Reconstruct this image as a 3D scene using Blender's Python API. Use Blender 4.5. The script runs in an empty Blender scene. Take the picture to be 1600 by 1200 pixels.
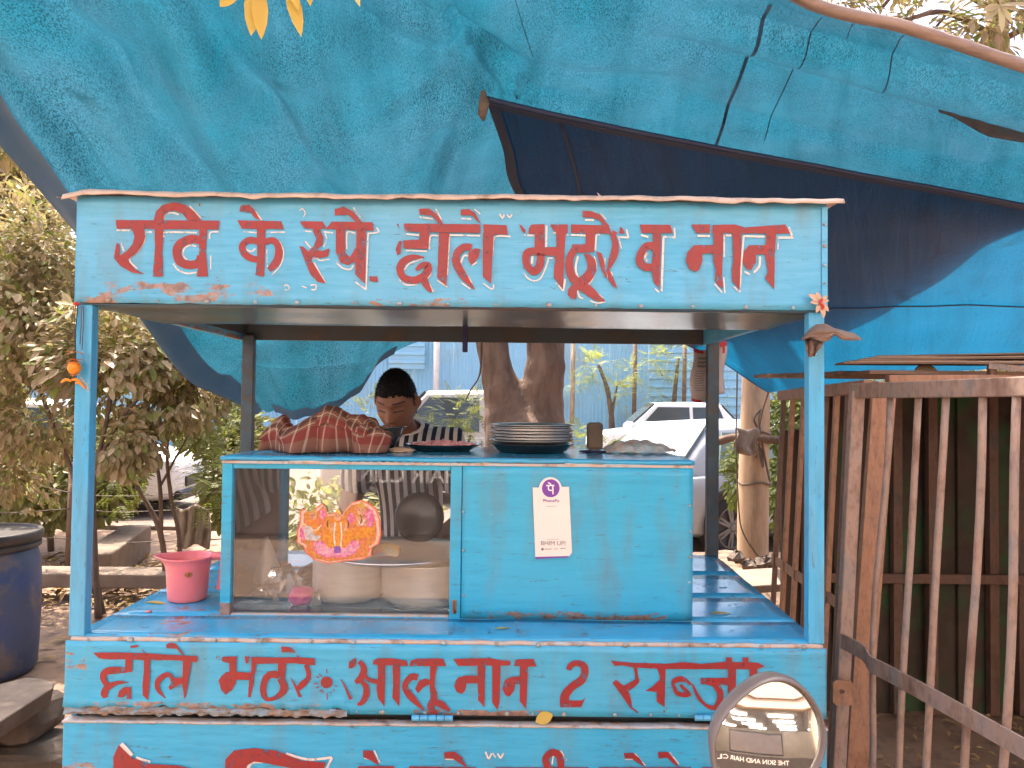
import bpy, bmesh, math, random
from mathutils import Vector, Matrix, noise
random.seed(7)
R = math.radians
scene = bpy.context.scene
COL = scene.collection

# ------------------------------------------------------------------ camera, sky, sun, exposure
EYE = 1.5
FPX = 1200.0                                   # focal length in pixels of a 1600 px wide picture
cam_d = bpy.data.cameras.new('camera'); cam = bpy.data.objects.new('camera', cam_d); COL.objects.link(cam)
cam_d.sensor_width = 36; cam_d.lens = FPX / 1600 * 36; cam_d.clip_start = 0.05; cam_d.clip_end = 2000
PITCH, ROLL = 1.5, 0.62
cam.matrix_world = Matrix.Translation((0, 0, EYE)) @ Matrix.Rotation(R(90 + PITCH), 4, 'X') @ Matrix.Rotation(R(ROLL), 4, 'Z')
scene.camera = cam
CM = cam.matrix_world.to_3x3()

SUN = Vector((-.25, .36, .90)).normalized()    # towards the sun
world = bpy.data.worlds.new('World'); scene.world = world; world.use_nodes = True
wn = world.node_tree.nodes; sky = wn.new('ShaderNodeTexSky'); sky.sky_type = 'NISHITA'; sky.sun_disc = False
sky.sun_elevation = math.asin(SUN.z); sky.sun_rotation = math.atan2(SUN.x, SUN.y)
sky.air_density = .75; sky.dust_density = 6.5; sky.ozone_density = .8
world.node_tree.links.new(sky.outputs[0], wn['Background'].inputs[0]); wn['Background'].inputs[1].default_value = 0.15
sl = bpy.data.lights.new('sun', 'SUN'); sl.energy = 3.1; sl.angle = R(0.6); sl.color = (1, .89, .76)
so = bpy.data.objects.new('sun', sl); COL.objects.link(so); so.rotation_euler = SUN.to_track_quat('Z', 'Y').to_euler(); so.location = (0, 0, 20)
vs = scene.view_settings; vs.view_transform = 'Standard'; vs.look = 'None'; vs.gamma = 1; vs.use_curve_mapping = False
vs.exposure = 2.12
scene.cycles.max_bounces = 8; scene.cycles.transparent_max_bounces = 16; scene.cycles.diffuse_bounces = 4

# ------------------------------------------------------------------ helpers
def ray(px, py):
    return CM @ Vector(((px - 800) / FPX, (600 - py) / FPX, -1))
def at(px, py, Y):
    d = ray(px, py); return Vector((0, 0, EYE)) + d * (Y / d.y)
def atz(px, py, Z):
    d = ray(px, py); return Vector((0, 0, EYE)) + d * ((Z - EYE) / d.z)

def wloc(o):
    v = Vector((0, 0, 0))
    while o: v = v + o.location; o = o.parent
    return v
def tag(o, label=None, cat=None, group=None, kind=None):
    if label: o['label'] = label
    if cat: o['category'] = cat
    if group: o['group'] = group
    if kind: o['kind'] = kind
    return o
def thing(name, loc, label, cat, group=None, rz=0):
    o = bpy.data.objects.new(name, None); o.empty_display_size = .1; COL.objects.link(o)
    o.location = loc; o.rotation_euler = (0, 0, rz); return tag(o, label, cat, group)

class MB:
    def __init__(s): s.v = []; s.f = []; s.uv = None
    def add(s, vs, fs):
        n = len(s.v); s.v += [Vector(p) for p in vs]; s.f += [tuple(i + n for i in f) for f in fs]; return s
    def box(s, x0, x1, y0, y1, z0, z1):
        return s.add([(x0,y0,z0),(x1,y0,z0),(x1,y1,z0),(x0,y1,z0),(x0,y0,z1),(x1,y0,z1),(x1,y1,z1),(x0,y1,z1)],
                     [(3,2,1,0),(4,5,6,7),(0,1,5,4),(1,2,6,5),(2,3,7,6),(3,0,4,7)])
    def bar(s, a, b, w, h, up=(0, 0, 1)):
        a = Vector(a); b = Vector(b); d = (b - a).normalized(); up = Vector(up)
        if abs(d.dot(up)) > .98: up = Vector((0, 1, 0))
        r = d.cross(up).normalized(); u = r.cross(d)
        P = [a + r*i*w/2 + u*j*h/2 for i, j in ((-1,-1),(1,-1),(1,1),(-1,1))] + [b + r*i*w/2 + u*j*h/2 for i, j in ((-1,-1),(1,-1),(1,1),(-1,1))]
        return s.add(P, [(3,2,1,0),(4,5,6,7),(0,1,5,4),(1,2,6,5),(2,3,7,6),(3,0,4,7)])
    def tube(s, pts, rad, n=8, cap=True, wob=0):
        pts = [Vector(p) for p in pts]; m = len(pts)
        if not hasattr(rad, '__len__'): rad = [rad] * m
        V = []; F = []; ref = None
        for i, p in enumerate(pts):
            d = (pts[min(i+1, m-1)] - pts[max(i-1, 0)]).normalized()
            if ref is None: ref = Vector((1, 0, 0)) if abs(d.x) < .9 else Vector((0, 1, 0))
            r = (ref - d * ref.dot(d)).normalized(); u = d.cross(r); ref = r
            for k in range(n):
                a = 2 * math.pi * k / n; rr = rad[i]
                if wob: rr *= 1 + wob * noise.noise(Vector((math.cos(a)*1.3, math.sin(a)*1.3, i*.6)) + p)
                V.append(p + r * math.cos(a) * rr + u * math.sin(a) * rr)
        for i in range(m - 1):
            for k in range(n):
                k2 = (k + 1) % n; F.append((i*n+k, i*n+k2, (i+1)*n+k2, (i+1)*n+k))
        if cap: F.append(tuple(range(n))[::-1]); F.append(tuple((m-1)*n + k for k in range(n)))
        return s.add(V, F)
    def lathe(s, prof, c=(0,0,0), n=24, M=None):
        V = []; F = []; c = Vector(c); m = len(prof)
        for r, z in prof:
            for k in range(n):
                a = 2*math.pi*k/n; p = Vector((r*math.cos(a), r*math.sin(a), z))
                V.append(c + (M @ p if M else p))
        for i in range(m-1):
            for k in range(n):
                k2 = (k+1) % n; F.append((i*n+k, i*n+k2, (i+1)*n+k2, (i+1)*n+k))
        if prof[0][0] > 1e-6: F.append(tuple(range(n))[::-1])
        if prof[-1][0] > 1e-6: F.append(tuple((m-1)*n+k for k in range(n)))
        return s.add(V, F)
    def grid(s, fn, nu, nv, uv=False, closeu=False):
        n = len(s.v); base = n
        V = [fn(i/nu, j/nv) for j in range(nv+1) for i in range(nu+1)]
        F = [(j*(nu+1)+i, j*(nu+1)+i+1, (j+1)*(nu+1)+i+1, (j+1)*(nu+1)+i) for j in range(nv) for i in range(nu)]
        s.add(V, F)
        if uv: s.uv = [(i/nu, j/nv) for j in range(nv+1) for i in range(nu+1)]
        return s
    def build(s, name, mat, parent=None, loc=None, local=False, smooth=False, bevel=0, weld=False, solid=0, sub=0):
        off = Vector((0, 0, 0))
        if not local:
            off = wloc(parent) if parent else (Vector(loc) if loc is not None else off)
        me = bpy.data.meshes.new(name)
        me.from_pydata([tuple(v - off) for v in s.v], [], s.f); me.validate()
        if s.uv:
            l = me.uv_layers.new(name='UVMap')
            for lp in me.loops: l.data[lp.index].uv = s.uv[lp.vertex_index]
        if smooth:
            for p in me.polygons: p.use_smooth = True
        bm = bmesh.new(); bm.from_mesh(me)
        if weld: bmesh.ops.remove_doubles(bm, verts=bm.verts, dist=1e-5)
        bmesh.ops.recalc_face_normals(bm, faces=bm.faces); bm.to_mesh(me); bm.free()
        if mat: me.materials.append(mat)
        o = bpy.data.objects.new(name, me); COL.objects.link(o)
        if parent: o.parent = parent
        elif loc is not None: o.location = loc
        if bevel:
            b = o.modifiers.new('bevel', 'BEVEL'); b.width = bevel; b.segments = 2; b.limit_method = 'ANGLE'; b.angle_limit = R(40)
        if solid:
            b = o.modifiers.new('solid', 'SOLIDIFY'); b.thickness = solid; b.offset = 0
        if sub:
            b = o.modifiers.new('sub', 'SUBSURF'); b.levels = sub; b.render_levels = sub
        return o

def cat_rom(P, k):
    """sample a list of Vectors (Catmull-Rom), k steps per span"""
    out = []; n = len(P)
    for i in range(n - 1):
        a, b, c, d = P[max(i-1,0)], P[i], P[i+1], P[min(i+2,n-1)]
        for j in range(k):
            t = j / k
            out.append(.5 * ((2*b) + (c-a)*t + (2*a-5*b+4*c-d)*t*t + (3*b-a-3*c+d)*t*t*t))
    out.append(P[-1]); return out
def cr_at(P, t):
    n = len(P) - 1; x = min(max(t, 0), 1) * n; i = min(int(x), n-1); t = x - i
    a, b, c, d = P[max(i-1,0)], P[i], P[i+1], P[min(i+2,n)]
    return .5 * ((2*b) + (c-a)*t + (2*a-5*b+4*c-d)*t*t + (3*b-a-3*c+d)*t*t*t)

# ------------------------------------------------------------------ materials
def nmat(name):
    m = bpy.data.materials.new(name); m.use_nodes = True; nt = m.node_tree
    return m, nt, nt.nodes['Principled BSDF']
def NN(nt, t, **kw):
    n = nt.nodes.new(t)
    for k, v in kw.items():
        if k.startswith('_'): setattr(n, k[1:], v)
        else:
            key = int(k[1:]) if k[0] == 'i' and k[1:].isdigit() else k
            n.inputs[key].default_value = v
    return n
def L(nt, a, b): nt.links.new(a, b)
def pos(nt, scale=(1,1,1), obj=False):
    mp = NN(nt, 'ShaderNodeMapping'); mp.inputs['Scale'].default_value = scale
    if obj: L(nt, NN(nt, 'ShaderNodeTexCoord').outputs['Object'], mp.inputs[0])
    else: L(nt, NN(nt, 'ShaderNodeNewGeometry').outputs['Position'], mp.inputs[0])
    return mp.outputs[0]
def noi(nt, vec, scale, detail=4, rough=.55, dist=0):
    n = NN(nt, 'ShaderNodeTexNoise', Scale=scale, Detail=detail, Roughness=rough, Distortion=dist); L(nt, vec, n.inputs['Vector']); return n.outputs['Fac']
def ramp(nt, fac, stops):
    r = NN(nt, 'ShaderNodeValToRGB'); e = r.color_ramp.elements
    while len(e) < len(stops): e.new(.5)
    for q, (p, c) in zip(e, stops): q.position = p; q.color = (c if hasattr(c, '__len__') else (c, c, c)) [:3] + (1,) if hasattr(c, '__len__') else (c, c, c, 1)
    L(nt, fac, r.inputs[0]); return r.outputs[0]
def mix(nt, fac, a, b, mode='MIX'):
    m = NN(nt, 'ShaderNodeMix', _data_type='RGBA', _blend_type=mode)
    for sock, v in ((m.inputs[0], fac), (m.inputs[6], a), (m.inputs[7], b)):
        if hasattr(v, 'is_output'): L(nt, v, sock)
        elif hasattr(v, '__len__'): sock.default_value = tuple(v)[:3] + (1,)
        else: sock.default_value = v
    return m.outputs[2]
def mth(nt, op, a, b=0.0):
    m = NN(nt, 'ShaderNodeMath', _operation=op)
    for i, v in enumerate((a, b)):
        if hasattr(v, 'is_output'): L(nt, v, m.inputs[i])
        else: m.inputs[i].default_value = v
    return m.outputs[0]
def bump(nt, bs, h, strength=.3, dist=.01):
    b = NN(nt, 'ShaderNodeBump', Strength=strength, Distance=dist); L(nt, h, b.inputs['Height']); L(nt, b.outputs[0], bs.inputs['Normal'])

def plain(name, c1, c2=None, scale=20, rough=.6, metal=0, stretch=(1,1,1), bs=.15, bd=.005, spec=.5, obj=False, dirt=None, dirtscale=6, lo=.35, hi=.65):
    m, nt, p = nmat(name); v = pos(nt, stretch, obj); n = noi(nt, v, scale, 6)
    col = ramp(nt, n, [(lo, c1), (hi, c2 or tuple(x*.8 for x in c1))])
    if dirt:
        d = ramp(nt, noi(nt, v, dirtscale, 8, .65), [(.5, 0.), (.68, 1.)]); col = mix(nt, d, col, dirt)
    L(nt, col, p.inputs['Base Color']); p.inputs['Roughness'].default_value = rough; p.inputs['Metallic'].default_value = metal
    p.inputs['Specular IOR Level'].default_value = spec
    if bs: bump(nt, p, n, bs, bd)
    return m

RUST = (.21, .085, .035)
def blue_paint(name, base=(.030, .285, .47), rough=.34, wear=.62, rustbox=None, grime=True, horiz=True, soil=0.):
    """hand-brushed enamel on tin: brush streaks, chips, scratches; rustbox = list of (x0,x1,z0,z1) stains"""
    m, nt, p = nmat(name)
    st = (1, 1, 9) if horiz else (9, 9, 1)
    v = pos(nt); vb = pos(nt, st)
    br = noi(nt, vb, 9, 6, .6)
    big = noi(nt, v, 2.2, 3)
    b = base
    col = ramp(nt, br, [(.3, (b[0]*.62, b[1]*.84, b[2]*.86)), (.52, b), (.75, (b[0]*1.9, b[1]*1.14, b[2]*1.07))])
    col = mix(nt, ramp(nt, big, [(.35, 0.), (.7, .55)]), col, (b[0]*2.1+.02, b[1]*1.05, b[2]*.92))
    # long scratches down to primer
    vs2 = pos(nt, (1, 1, 9) if horiz else (9, 9, 1))
    sc = noi(nt, vs2, 19, 9, .74, .5)
    scm = ramp(nt, sc, [(wear, 0.), (wear + .05, 1.)])
    col = mix(nt, mth(nt, 'MULTIPLY', scm, .8), col, (.075, .085, .10))
    ch = ramp(nt, noi(nt, v, 46, 6, .7), [(.69, 0.), (.71, 1.)])
    col = mix(nt, ch, col, (.12, .10, .09))
    ch2 = ramp(nt, noi(nt, pos(nt, (1,1,1.3)), 31, 7, .7), [(.715, 0.), (.73, 1.)])
    col = mix(nt, ch2, col, (.34, .50, .58))
    if grime:
        g = ramp(nt, noi(nt, pos(nt, (3, 3, .7)), 5, 6, .6), [(.48, 0.), (.8, .55 + soil)])
        col = mix(nt, g, col, (.15, .16, .145))
    rmask = None
    if rustbox:
        sep = NN(nt, 'ShaderNodeSeparateXYZ'); L(nt, NN(nt, 'ShaderNodeNewGeometry').outputs['Position'], sep.inputs[0])
        rn = noi(nt, pos(nt, (.8, 1, 2.2)), 16, 10, .72, .3)
        for (x0, x1, z0, z1, thr) in rustbox:
            def band(sock, a, c, soft):
                m1 = NN(nt, 'ShaderNodeMapRange', _interpolation_type='SMOOTHSTEP'); L(nt, sock, m1.inputs[0])
                m1.inputs[1].default_value = a - soft; m1.inputs[2].default_value = a + soft
                m2 = NN(nt, 'ShaderNodeMapRange', _interpolation_type='SMOOTHSTEP'); L(nt, sock, m2.inputs[0])
                m2.inputs[1].default_value = c - soft; m2.inputs[2].default_value = c + soft
                return mth(nt, 'SUBTRACT', m1.outputs[0], m2.outputs[0])
            k = mth(nt, 'MULTIPLY', band(sep.outputs[0], x0, x1, (x1-x0)*.18), band(sep.outputs[2], z0, z1, (z1-z0)*.3))
            k = mth(nt, 'MULTIPLY', k, rn)
            k = ramp(nt, k, [(thr, 0.), (thr + .05, 1.)])
            rmask = k if rmask is None else mth(nt, 'MAXIMUM', rmask, k)
        rc = ramp(nt, noi(nt, v, 60, 6), [(.35, (.20, .085, .04)), (.6, (.40, .20, .11))])
        col = mix(nt, mth(nt, 'MULTIPLY', rmask, .85), col, rc)
    L(nt, col, p.inputs['Base Color'])
    rr = mth(nt, 'ADD', rough, mth(nt, 'MULTIPLY', scm, .3)); L(nt, rr, p.inputs['Roughness'])
    h = mth(nt, 'SUBTRACT', mth(nt, 'MULTIPLY', br, .5), mth(nt, 'MULTIPLY', scm, .5))
    h = mth(nt, 'ADD', h, mth(nt, 'MULTIPLY', noi(nt, pos(nt), 5.5, 3, .5), 2.2))
    bump(nt, p, h, .22, .004)
    return m

def rust_mat(name, c1=(.125, .058, .034), c2=(.25, .125, .078), c3=(.115, .10, .10), rough=.62, scale=14):
    m, nt, p = nmat(name); v = pos(nt, (1, 1, .45))
    col = ramp(nt, noi(nt, v, scale, 8, .65), [(.32, c1), (.5, c2), (.66, c3)])
    col = mix(nt, ramp(nt, noi(nt, v, 70, 5), [(.5, 0.), (.75, .5)]), col, (.06, .035, .03))
    L(nt, col, p.inputs['Base Color']); p.inputs['Roughness'].default_value = rough; p.inputs['Specular IOR Level'].default_value = .5
    bump(nt, p, noi(nt, v, 90, 6), .35, .003); return m

def leaf_mat(name, cols, trans=.35, rough=.5):
    m, nt, p = nmat(name); g = NN(nt, 'ShaderNodeNewGeometry')
    n = len(cols); col = ramp(nt, g.outputs['Random Per Island'], [(i / max(1, n-1), c) for i, c in enumerate(cols)])
    L(nt, col, p.inputs['Base Color']); p.inputs['Roughness'].default_value = rough; p.inputs['Specular IOR Level'].default_value = .35
    tr = NN(nt, 'ShaderNodeBsdfTranslucent'); L(nt, mix(nt, .4, col, (.32, .34, .06), 'MIX'), tr.inputs[0])
    mx = NN(nt, 'ShaderNodeMixShader'); mx.inputs[0].default_value = trans
    L(nt, p.outputs[0], mx.inputs[1]); L(nt, tr.outputs[0], mx.inputs[2]); L(nt, mx.outputs[0], nt.nodes['Material Output'].inputs[0]); return m

def tarp_mat(name, refl, refl2, tr, tr2, speck=.55, seams=True):
    m, nt, p = nmat(name); v = pos(nt)
    dif = nt.nodes['Principled BSDF']; dif.inputs['Roughness'].default_value = .5; dif.inputs['Specular IOR Level'].default_value = .12
    uvn = NN(nt, 'ShaderNodeUVMap'); mpu = NN(nt, 'ShaderNodeMapping'); mpu.inputs['Scale'].default_value = (26, 2.2, 1); L(nt, uvn.outputs[0], mpu.inputs[0])
    streak = noi(nt, mpu.outputs[0], 1.0, 7, .6, .5)
    big = noi(nt, pos(nt, (1, .7, 1)), 1.7, 7, .62, .6)
    fine = noi(nt, pos(nt, (2.2, .8, 1)), 120, 4, .72)
    mid = noi(nt, v, 3.2, 8, .72)
    grit = mth(nt, 'MULTIPLY', ramp(nt, fine, [(.45, 0.), (.56, 1.)]), ramp(nt, mid, [(.36, .28), (.64, speck)]))
    dark = ramp(nt, mth(nt, 'ADD', mth(nt, 'MULTIPLY', streak, .8), mth(nt, 'MULTIPLY', big, .2)), [(.44, 0.), (.66, .50)])  # dark streaks along the sheet put fold shading into its colour
    c = mix(nt, big, refl, refl2); c = mix(nt, dark, c, tuple(x*.42 for x in refl)); c = mix(nt, grit, c, tuple(x*.12 + .004 for x in refl))
    t = mix(nt, ramp(nt, big, [(.3, 0.), (.7, 1.)]), tr, tr2); t = mix(nt, dark, t, tuple(x*.45 for x in tr)); t = mix(nt, grit, t, tuple(x*.22 for x in tr))
    stain = ramp(nt, noi(nt, v, 3.4, 4, .5, .8), [(.66, 0.), (.76, .75)])
    c = mix(nt, stain, c, tuple(x*.3 for x in refl)); t = mix(nt, stain, t, tuple(x*.3 for x in tr))
    L(nt, c, dif.inputs['Base Color'])
    b = NN(nt, 'ShaderNodeBump', Strength=.4, Distance=.03); L(nt, mth(nt, 'ADD', mth(nt, 'MULTIPLY', streak, .9), mth(nt, 'ADD', mth(nt, 'MULTIPLY', mid, .15), mth(nt, 'MULTIPLY', fine, .05))), b.inputs['Height']); L(nt, b.outputs[0], dif.inputs['Normal'])
    tn = NN(nt, 'ShaderNodeBsdfTranslucent'); L(nt, t, tn.inputs[0]); L(nt, b.outputs[0], tn.inputs['Normal'])
    ad = NN(nt, 'ShaderNodeAddShader'); L(nt, dif.outputs[0], ad.inputs[0]); L(nt, tn.outputs[0], ad.inputs[1])
    L(nt, ad.outputs[0], nt.nodes['Material Output'].inputs[0]); return m

def glass_mat(name, tint=(1,1,1), dust=.032, refl=.075):
    m, nt, p = nmat(name); nt.nodes.remove(p)
    t = NN(nt, 'ShaderNodeBsdfTransparent'); t.inputs[0].default_value = tint + (1,)
    g = NN(nt, 'ShaderNodeBsdfGlossy', Roughness=.02)
    d = NN(nt, 'ShaderNodeBsdfDiffuse'); d.inputs[0].default_value = (.42, .36, .31, 1)
    fr = NN(nt, 'ShaderNodeFresnel', IOR=1.45)
    m1 = NN(nt, 'ShaderNodeMixShader'); L(nt, mth(nt, 'ADD', fr.outputs[0], refl - .04), m1.inputs[0]); L(nt, t.outputs[0], m1.inputs[1]); L(nt, g.outputs[0], m1.inputs[2])
    n = ramp(nt, noi(nt, pos(nt, (1, 1, .5)), 7, 8, .65), [(.3, dust*.4), (.75, dust*1.9)])
    m2 = NN(nt, 'ShaderNodeMixShader'); L(nt, n, m2.inputs[0]); L(nt, m1.outputs[0], m2.inputs[1]); L(nt, d.outputs[0], m2.inputs[2])
    L(nt, m2.outputs[0], nt.nodes['Material Output'].inputs[0]); return m

def emis(name, c, s):
    m, nt, p = nmat(name); p.inputs['Base Color'].default_value = c + (1,); p.inputs['Emission Color'].default_value = c + (1,); p.inputs['Emission Strength'].default_value = s; return m

M = {}
M['ground'] = plain('ground_dirt', (.30, .195, .13), (.225, .145, .097), 3, .95, bs=.5, bd=.02, dirt=(.13, .09, .065), dirtscale=9)
M['road'] = plain('road_dust', (.165, .122, .098), (.14, .102, .082), 5, .9, bs=.2, bd=.01)
M['concrete'] = plain('concrete', (.22, .165, .128), (.165, .122, .094), 7, .9, bs=.4, bd=.01, dirt=(.19, .14, .10), dirtscale=5)
M['stone'] = plain('stone', (.15, .112, .086), (.095, .07, .054), 9, .9, bs=.6, bd=.01)
M['roof_tin'] = plain('roof_tin', (.62, .47, .38), (.50, .36, .28), 14, .55, bs=.2, dirt=(.28, .20, .15), dirtscale=12)
M['trim'] = plain('trim_worn', (.50, .35, .27), (.40, .46, .50), 30, .5, bs=.2, dirt=(.20, .12, .08), dirtscale=22)
M['rust'] = rust_mat('rusty_iron', (.20, .118, .085), (.33, .225, .175), (.235, .20, .185))
M['rust2'] = rust_mat('rusty_iron_orange', (.26, .12, .065), (.36, .19, .115), (.23, .135, .095))
M['rust_dark'] = rust_mat('rusty_iron_dark', (.10, .05, .034), (.16, .085, .058), (.09, .07, .062))
M['dark_board'] = plain('dark_board', (.085, .055, .040), (.050, .036, .028), 6, .85, bs=.4, bd=.015, dirt=(.030, .10, .035), dirtscale=3.2)
M['dark_board2'] = plain('dark_brown_board', (.10, .060, .045), (.055, .036, .028), 5, .8, stretch=(1,1,.2), bs=.3)
M['plank'] = plain('plank_wood', (.26, .155, .10), (.15, .085, .055), 10, .8, stretch=(.3,1,1), bs=.4)
M['cardboard'] = plain('cardboard', (.42, .29, .20), (.34, .22, .15), 10, .9, bs=.2)
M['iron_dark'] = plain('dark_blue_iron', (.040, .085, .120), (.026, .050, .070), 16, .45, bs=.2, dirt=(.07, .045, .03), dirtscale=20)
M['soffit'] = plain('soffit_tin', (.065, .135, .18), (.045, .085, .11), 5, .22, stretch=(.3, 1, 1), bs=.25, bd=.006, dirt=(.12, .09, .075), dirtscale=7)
M['inner_board'] = plain('inner_board', (.060, .078, .090), (.045, .055, .060), 6, .6, dirt=(.085, .065, .05))
M['steel'] = plain('steel', (.78, .75, .72), (.70, .67, .64), 8, .30, metal=.9, bs=0)
M['grey_steel'] = plain('grey_steel', (.20, .215, .225), (.15, .16, .17), 6, .25, metal=.7, bs=0)
M['alloy'] = plain('dusty_alloy', (.22, .205, .19), (.15, .14, .13), 9, .5, metal=.4, bs=0)
M['aluminium'] = plain('aluminium', (.74, .71, .68), (.66, .63, .60), 12, .38, metal=.35, bs=.05, stretch=(1,1,6))
M['dark_steel'] = plain('dark_steel', (.055, .058, .065), (.035, .037, .042), 6, .22, metal=.6, bs=0)
M['drum'] = plain('drum_plastic', (.024, .052, .15), (.045, .065, .12), 5, .45, bs=.15, dirt=(.13, .105, .09), dirtscale=7)
M['drum_rim'] = plain('drum_rim_black', (.020, .018, .018), (.05, .04, .035), 9, .5, bs=.1)
M['drum_lid'] = plain('drum_lid_dust', (.36, .27, .21), (.24, .18, .14), 6, .8, bs=.2)
M['pink'] = plain('pink_plastic', (.80, .20, .23), (.72, .17, .20), 9, .36, bs=.05, dirt=(.70, .24, .24), dirtscale=18)
M['pink_bag'] = plain('pink_bag', (.75, .10, .36), (.62, .07, .28), 8, .35, bs=.2)
M['bark'] = plain('bark', (.165, .100, .068), (.085, .052, .036), 11, .9, stretch=(1,1,.3), bs=1.0, bd=.04, dirt=(.21, .135, .09), dirtscale=5)
M['pale_bark'] = plain('pole_wood', (.50, .345, .215), (.36, .235, .14), 9, .85, stretch=(1,1,.2), bs=.4, bd=.01, dirt=(.22, .14, .09), dirtscale=7)
M['twig'] = plain('twig', (.15, .10, .07), (.09, .06, .042), 12, .9, bs=.3)
M['wire'] = plain('wire', (.11, .08, .065), (.07, .05, .04), 30, .7, bs=0)
M['rope'] = plain('rope', (.16, .115, .085), (.09, .065, .05), 30, .9, bs=.4)
M['leaf_dusty'] = leaf_mat('leaf_dusty', [(.21, .165, .075), (.43, .32, .20), (.27, .21, .105), (.48, .365, .24), (.33, .25, .14), (.19, .24, .05), (.38, .29, .19)], .30)
M['leaf_green'] = leaf_mat('leaf_green', [(.075, .115, .022), (.14, .185, .035), (.055, .085, .02), (.19, .20, .06)], .45)
M['leaf_thicket'] = leaf_mat('leaf_thicket', [(.11, .12, .03), (.27, .23, .10), (.15, .18, .03), (.33, .27, .15), (.19, .24, .04)], .45)
M['leaf_lime'] = leaf_mat('leaf_lime', [(.20, .26, .05), (.30, .31, .09), (.16, .20, .04), (.36, .33, .14)], .5)
M['leaf_yellow'] = leaf_mat('leaf_yellow', [(.58, .38, .06), (.66, .45, .10)], .3, .45)
M['leaf_dry'] = leaf_mat('leaf_dry', [(.44, .29, .12), (.30, .19, .10), (.50, .36, .14)], .12, .7)
M['tarpA'] = tarp_mat('tarp_cyan', (.008, .060, .085), (.034, .075, .100), (.002, .046, .071), (.014, .049, .077), .85)
M['tarpB'] = tarp_mat('tarp_navy', (.001, .032, .085), (.002, .042, .105), (.000, .050, .100), (.000, .042, .085), .5)
M['hem'] = plain('tarp_hem', (.36, .27, .225), (.22, .165, .145), 9, .65, stretch=(.5,1,3), bs=.6, bd=.02)
M['hem_navy'] = plain('tarp_hem_navy', (.010, .020, .062), (.018, .026, .058), 8, .6, bs=.3)
M['hem_blue'] = plain('tarp_hem_blue', (.020, .085, .19), (.035, .10, .19), 8, .5, bs=.3)
M['glass'] = glass_mat('dusty_glass')
M['shop_glass'] = glass_mat('shop_glass', dust=.02, refl=.05)
M['white_paint'] = plain('white_car_paint', (.80, .76, .71), (.78, .74, .69), 3, .25, bs=0)
M['silver_paint'] = plain('silver_car_paint', (.42, .44, .49), (.38, .40, .45), 3, .25, bs=0)
M['black_plastic'] = plain('black_plastic', (.018, .017, .017), (.026, .024, .023), 8, .5, bs=0)
M['tyre'] = plain('tyre', (.016, .015, .015), (.028, .025, .023), 12, .85, bs=.2)
M['car_glass'] = plain('car_glass', (.07, .085, .085), (.06, .072, .072), 3, .06, bs=0)
M['lamp_glass'] = plain('lamp_glass', (.7, .7, .68), None, 3, .08, bs=0)
M['pvc_white'] = plain('white_pipe', (.72, .66, .60), (.65, .58, .52), 8, .5, bs=0)
M['wall_blue'] = plain('wall_blue_tin', (.29, .56, .74), (.33, .60, .76), 2, .5, bs=.1, dirt=(.34, .50, .58), dirtscale=1.2)
M['facade'] = plain('facade_plaster', (.70, .585, .485), (.66, .55, .455), 2, .85, bs=.1)
M['shop_dark'] = plain('shop_interior', (.50, .43, .37), (.45, .385, .33), 2, .8, bs=0)
M['shop_sign'] = plain('shop_sign_band', (.055, .045, .042), (.045, .038, .035), 3, .5, bs=0)
M['tube'] = emis('tube_light', (1, .97, .90), 11.0)
M['white_print'] = plain('white_print', (.80, .76, .72), (.78, .74, .70), 5, .5, bs=0)
M['grey_print'] = plain('grey_print', (.22, .22, .24), None, 5, .6, bs=0)
M['purple'] = plain('purple_print', (.19, .045, .36), (.17, .04, .33), 5, .4, bs=0)
M['card'] = plain('card_white', (.78, .70, .65), (.74, .66, .61), 4, .45, bs=0)
M['skin'] = plain('skin', (.28, .118, .065), (.24, .098, .054), 22, .48, bs=.05, spec=.4, obj=True)
M['lips'] = plain('lips', (.23, .085, .06), None, 10, .45, bs=0)
M['hair'] = plain('hair', (.004, .0035, .004), (.008, .007, .007), 140, .62, spec=.2, bs=.9, bd=.004, stretch=(1,1,.3), obj=True)
M['trousers'] = plain('trousers', (.03, .035, .05), None, 9, .85, bs=.2)
M['marigold'] = plain('marigold', (.78, .27, .015), (.70, .20, .01), 30, .6, bs=.4)
M['petal'] = plain('petal', (.62, .33, .12), (.5, .25, .09), 20, .7, bs=.2)
M['dry_petal'] = plain('dry_petal', (.60, .42, .30), (.48, .32, .22), 20, .7, bs=.2)
M['dry_leaf_brown'] = plain('dry_leaf_brown', (.22, .145, .105), (.15, .095, .068), 12, .75, bs=.3, stretch=(1,1,.4))
M['red'] = plain('red_thread', (.55, .03, .03), None, 9, .6, bs=0)
M['strap'] = plain('strap', (.022, .018, .075), (.015, .012, .05), 50, .8, bs=.3)
M['plastic_clear'] = glass_mat('clear_bag', dust=.16, refl=.16)
M['paper'] = plain('newsprint', (.50, .47, .45), (.30, .42, .47), 22, .7, bs=.2, dirt=(.40, .18, .14), dirtscale=30)
M['packet'] = plain('packet', (.70, .50, .08), (.62, .14, .06), 18, .3, bs=.2, dirt=(.05, .32, .60), dirtscale=13)
M['onion'] = plain('onion', (.55, .20, .28), (.70, .45, .45), 60, .45, bs=0)
M['bagcloth'] = plain('sack_white', (.56, .46, .41), (.48, .39, .345), 9, .7, bs=.3)
M['burlap'] = plain('burlap', (.24, .185, .145), (.16, .12, .092), 30, .95, bs=.6, stretch=(1,1,.3))
M['mirror_shell'] = plain('mirror_shell', (.15, .115, .105), (.11, .085, .078), 6, .38, bs=0)
M['mirror_glass'] = plain('mirror_glass', (.80, .72, .65), None, 3, .025, metal=1, bs=0)
M['cream'] = plain('scooter_paint', (.35, .05, .05), None, 3, .3, bs=0)
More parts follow.
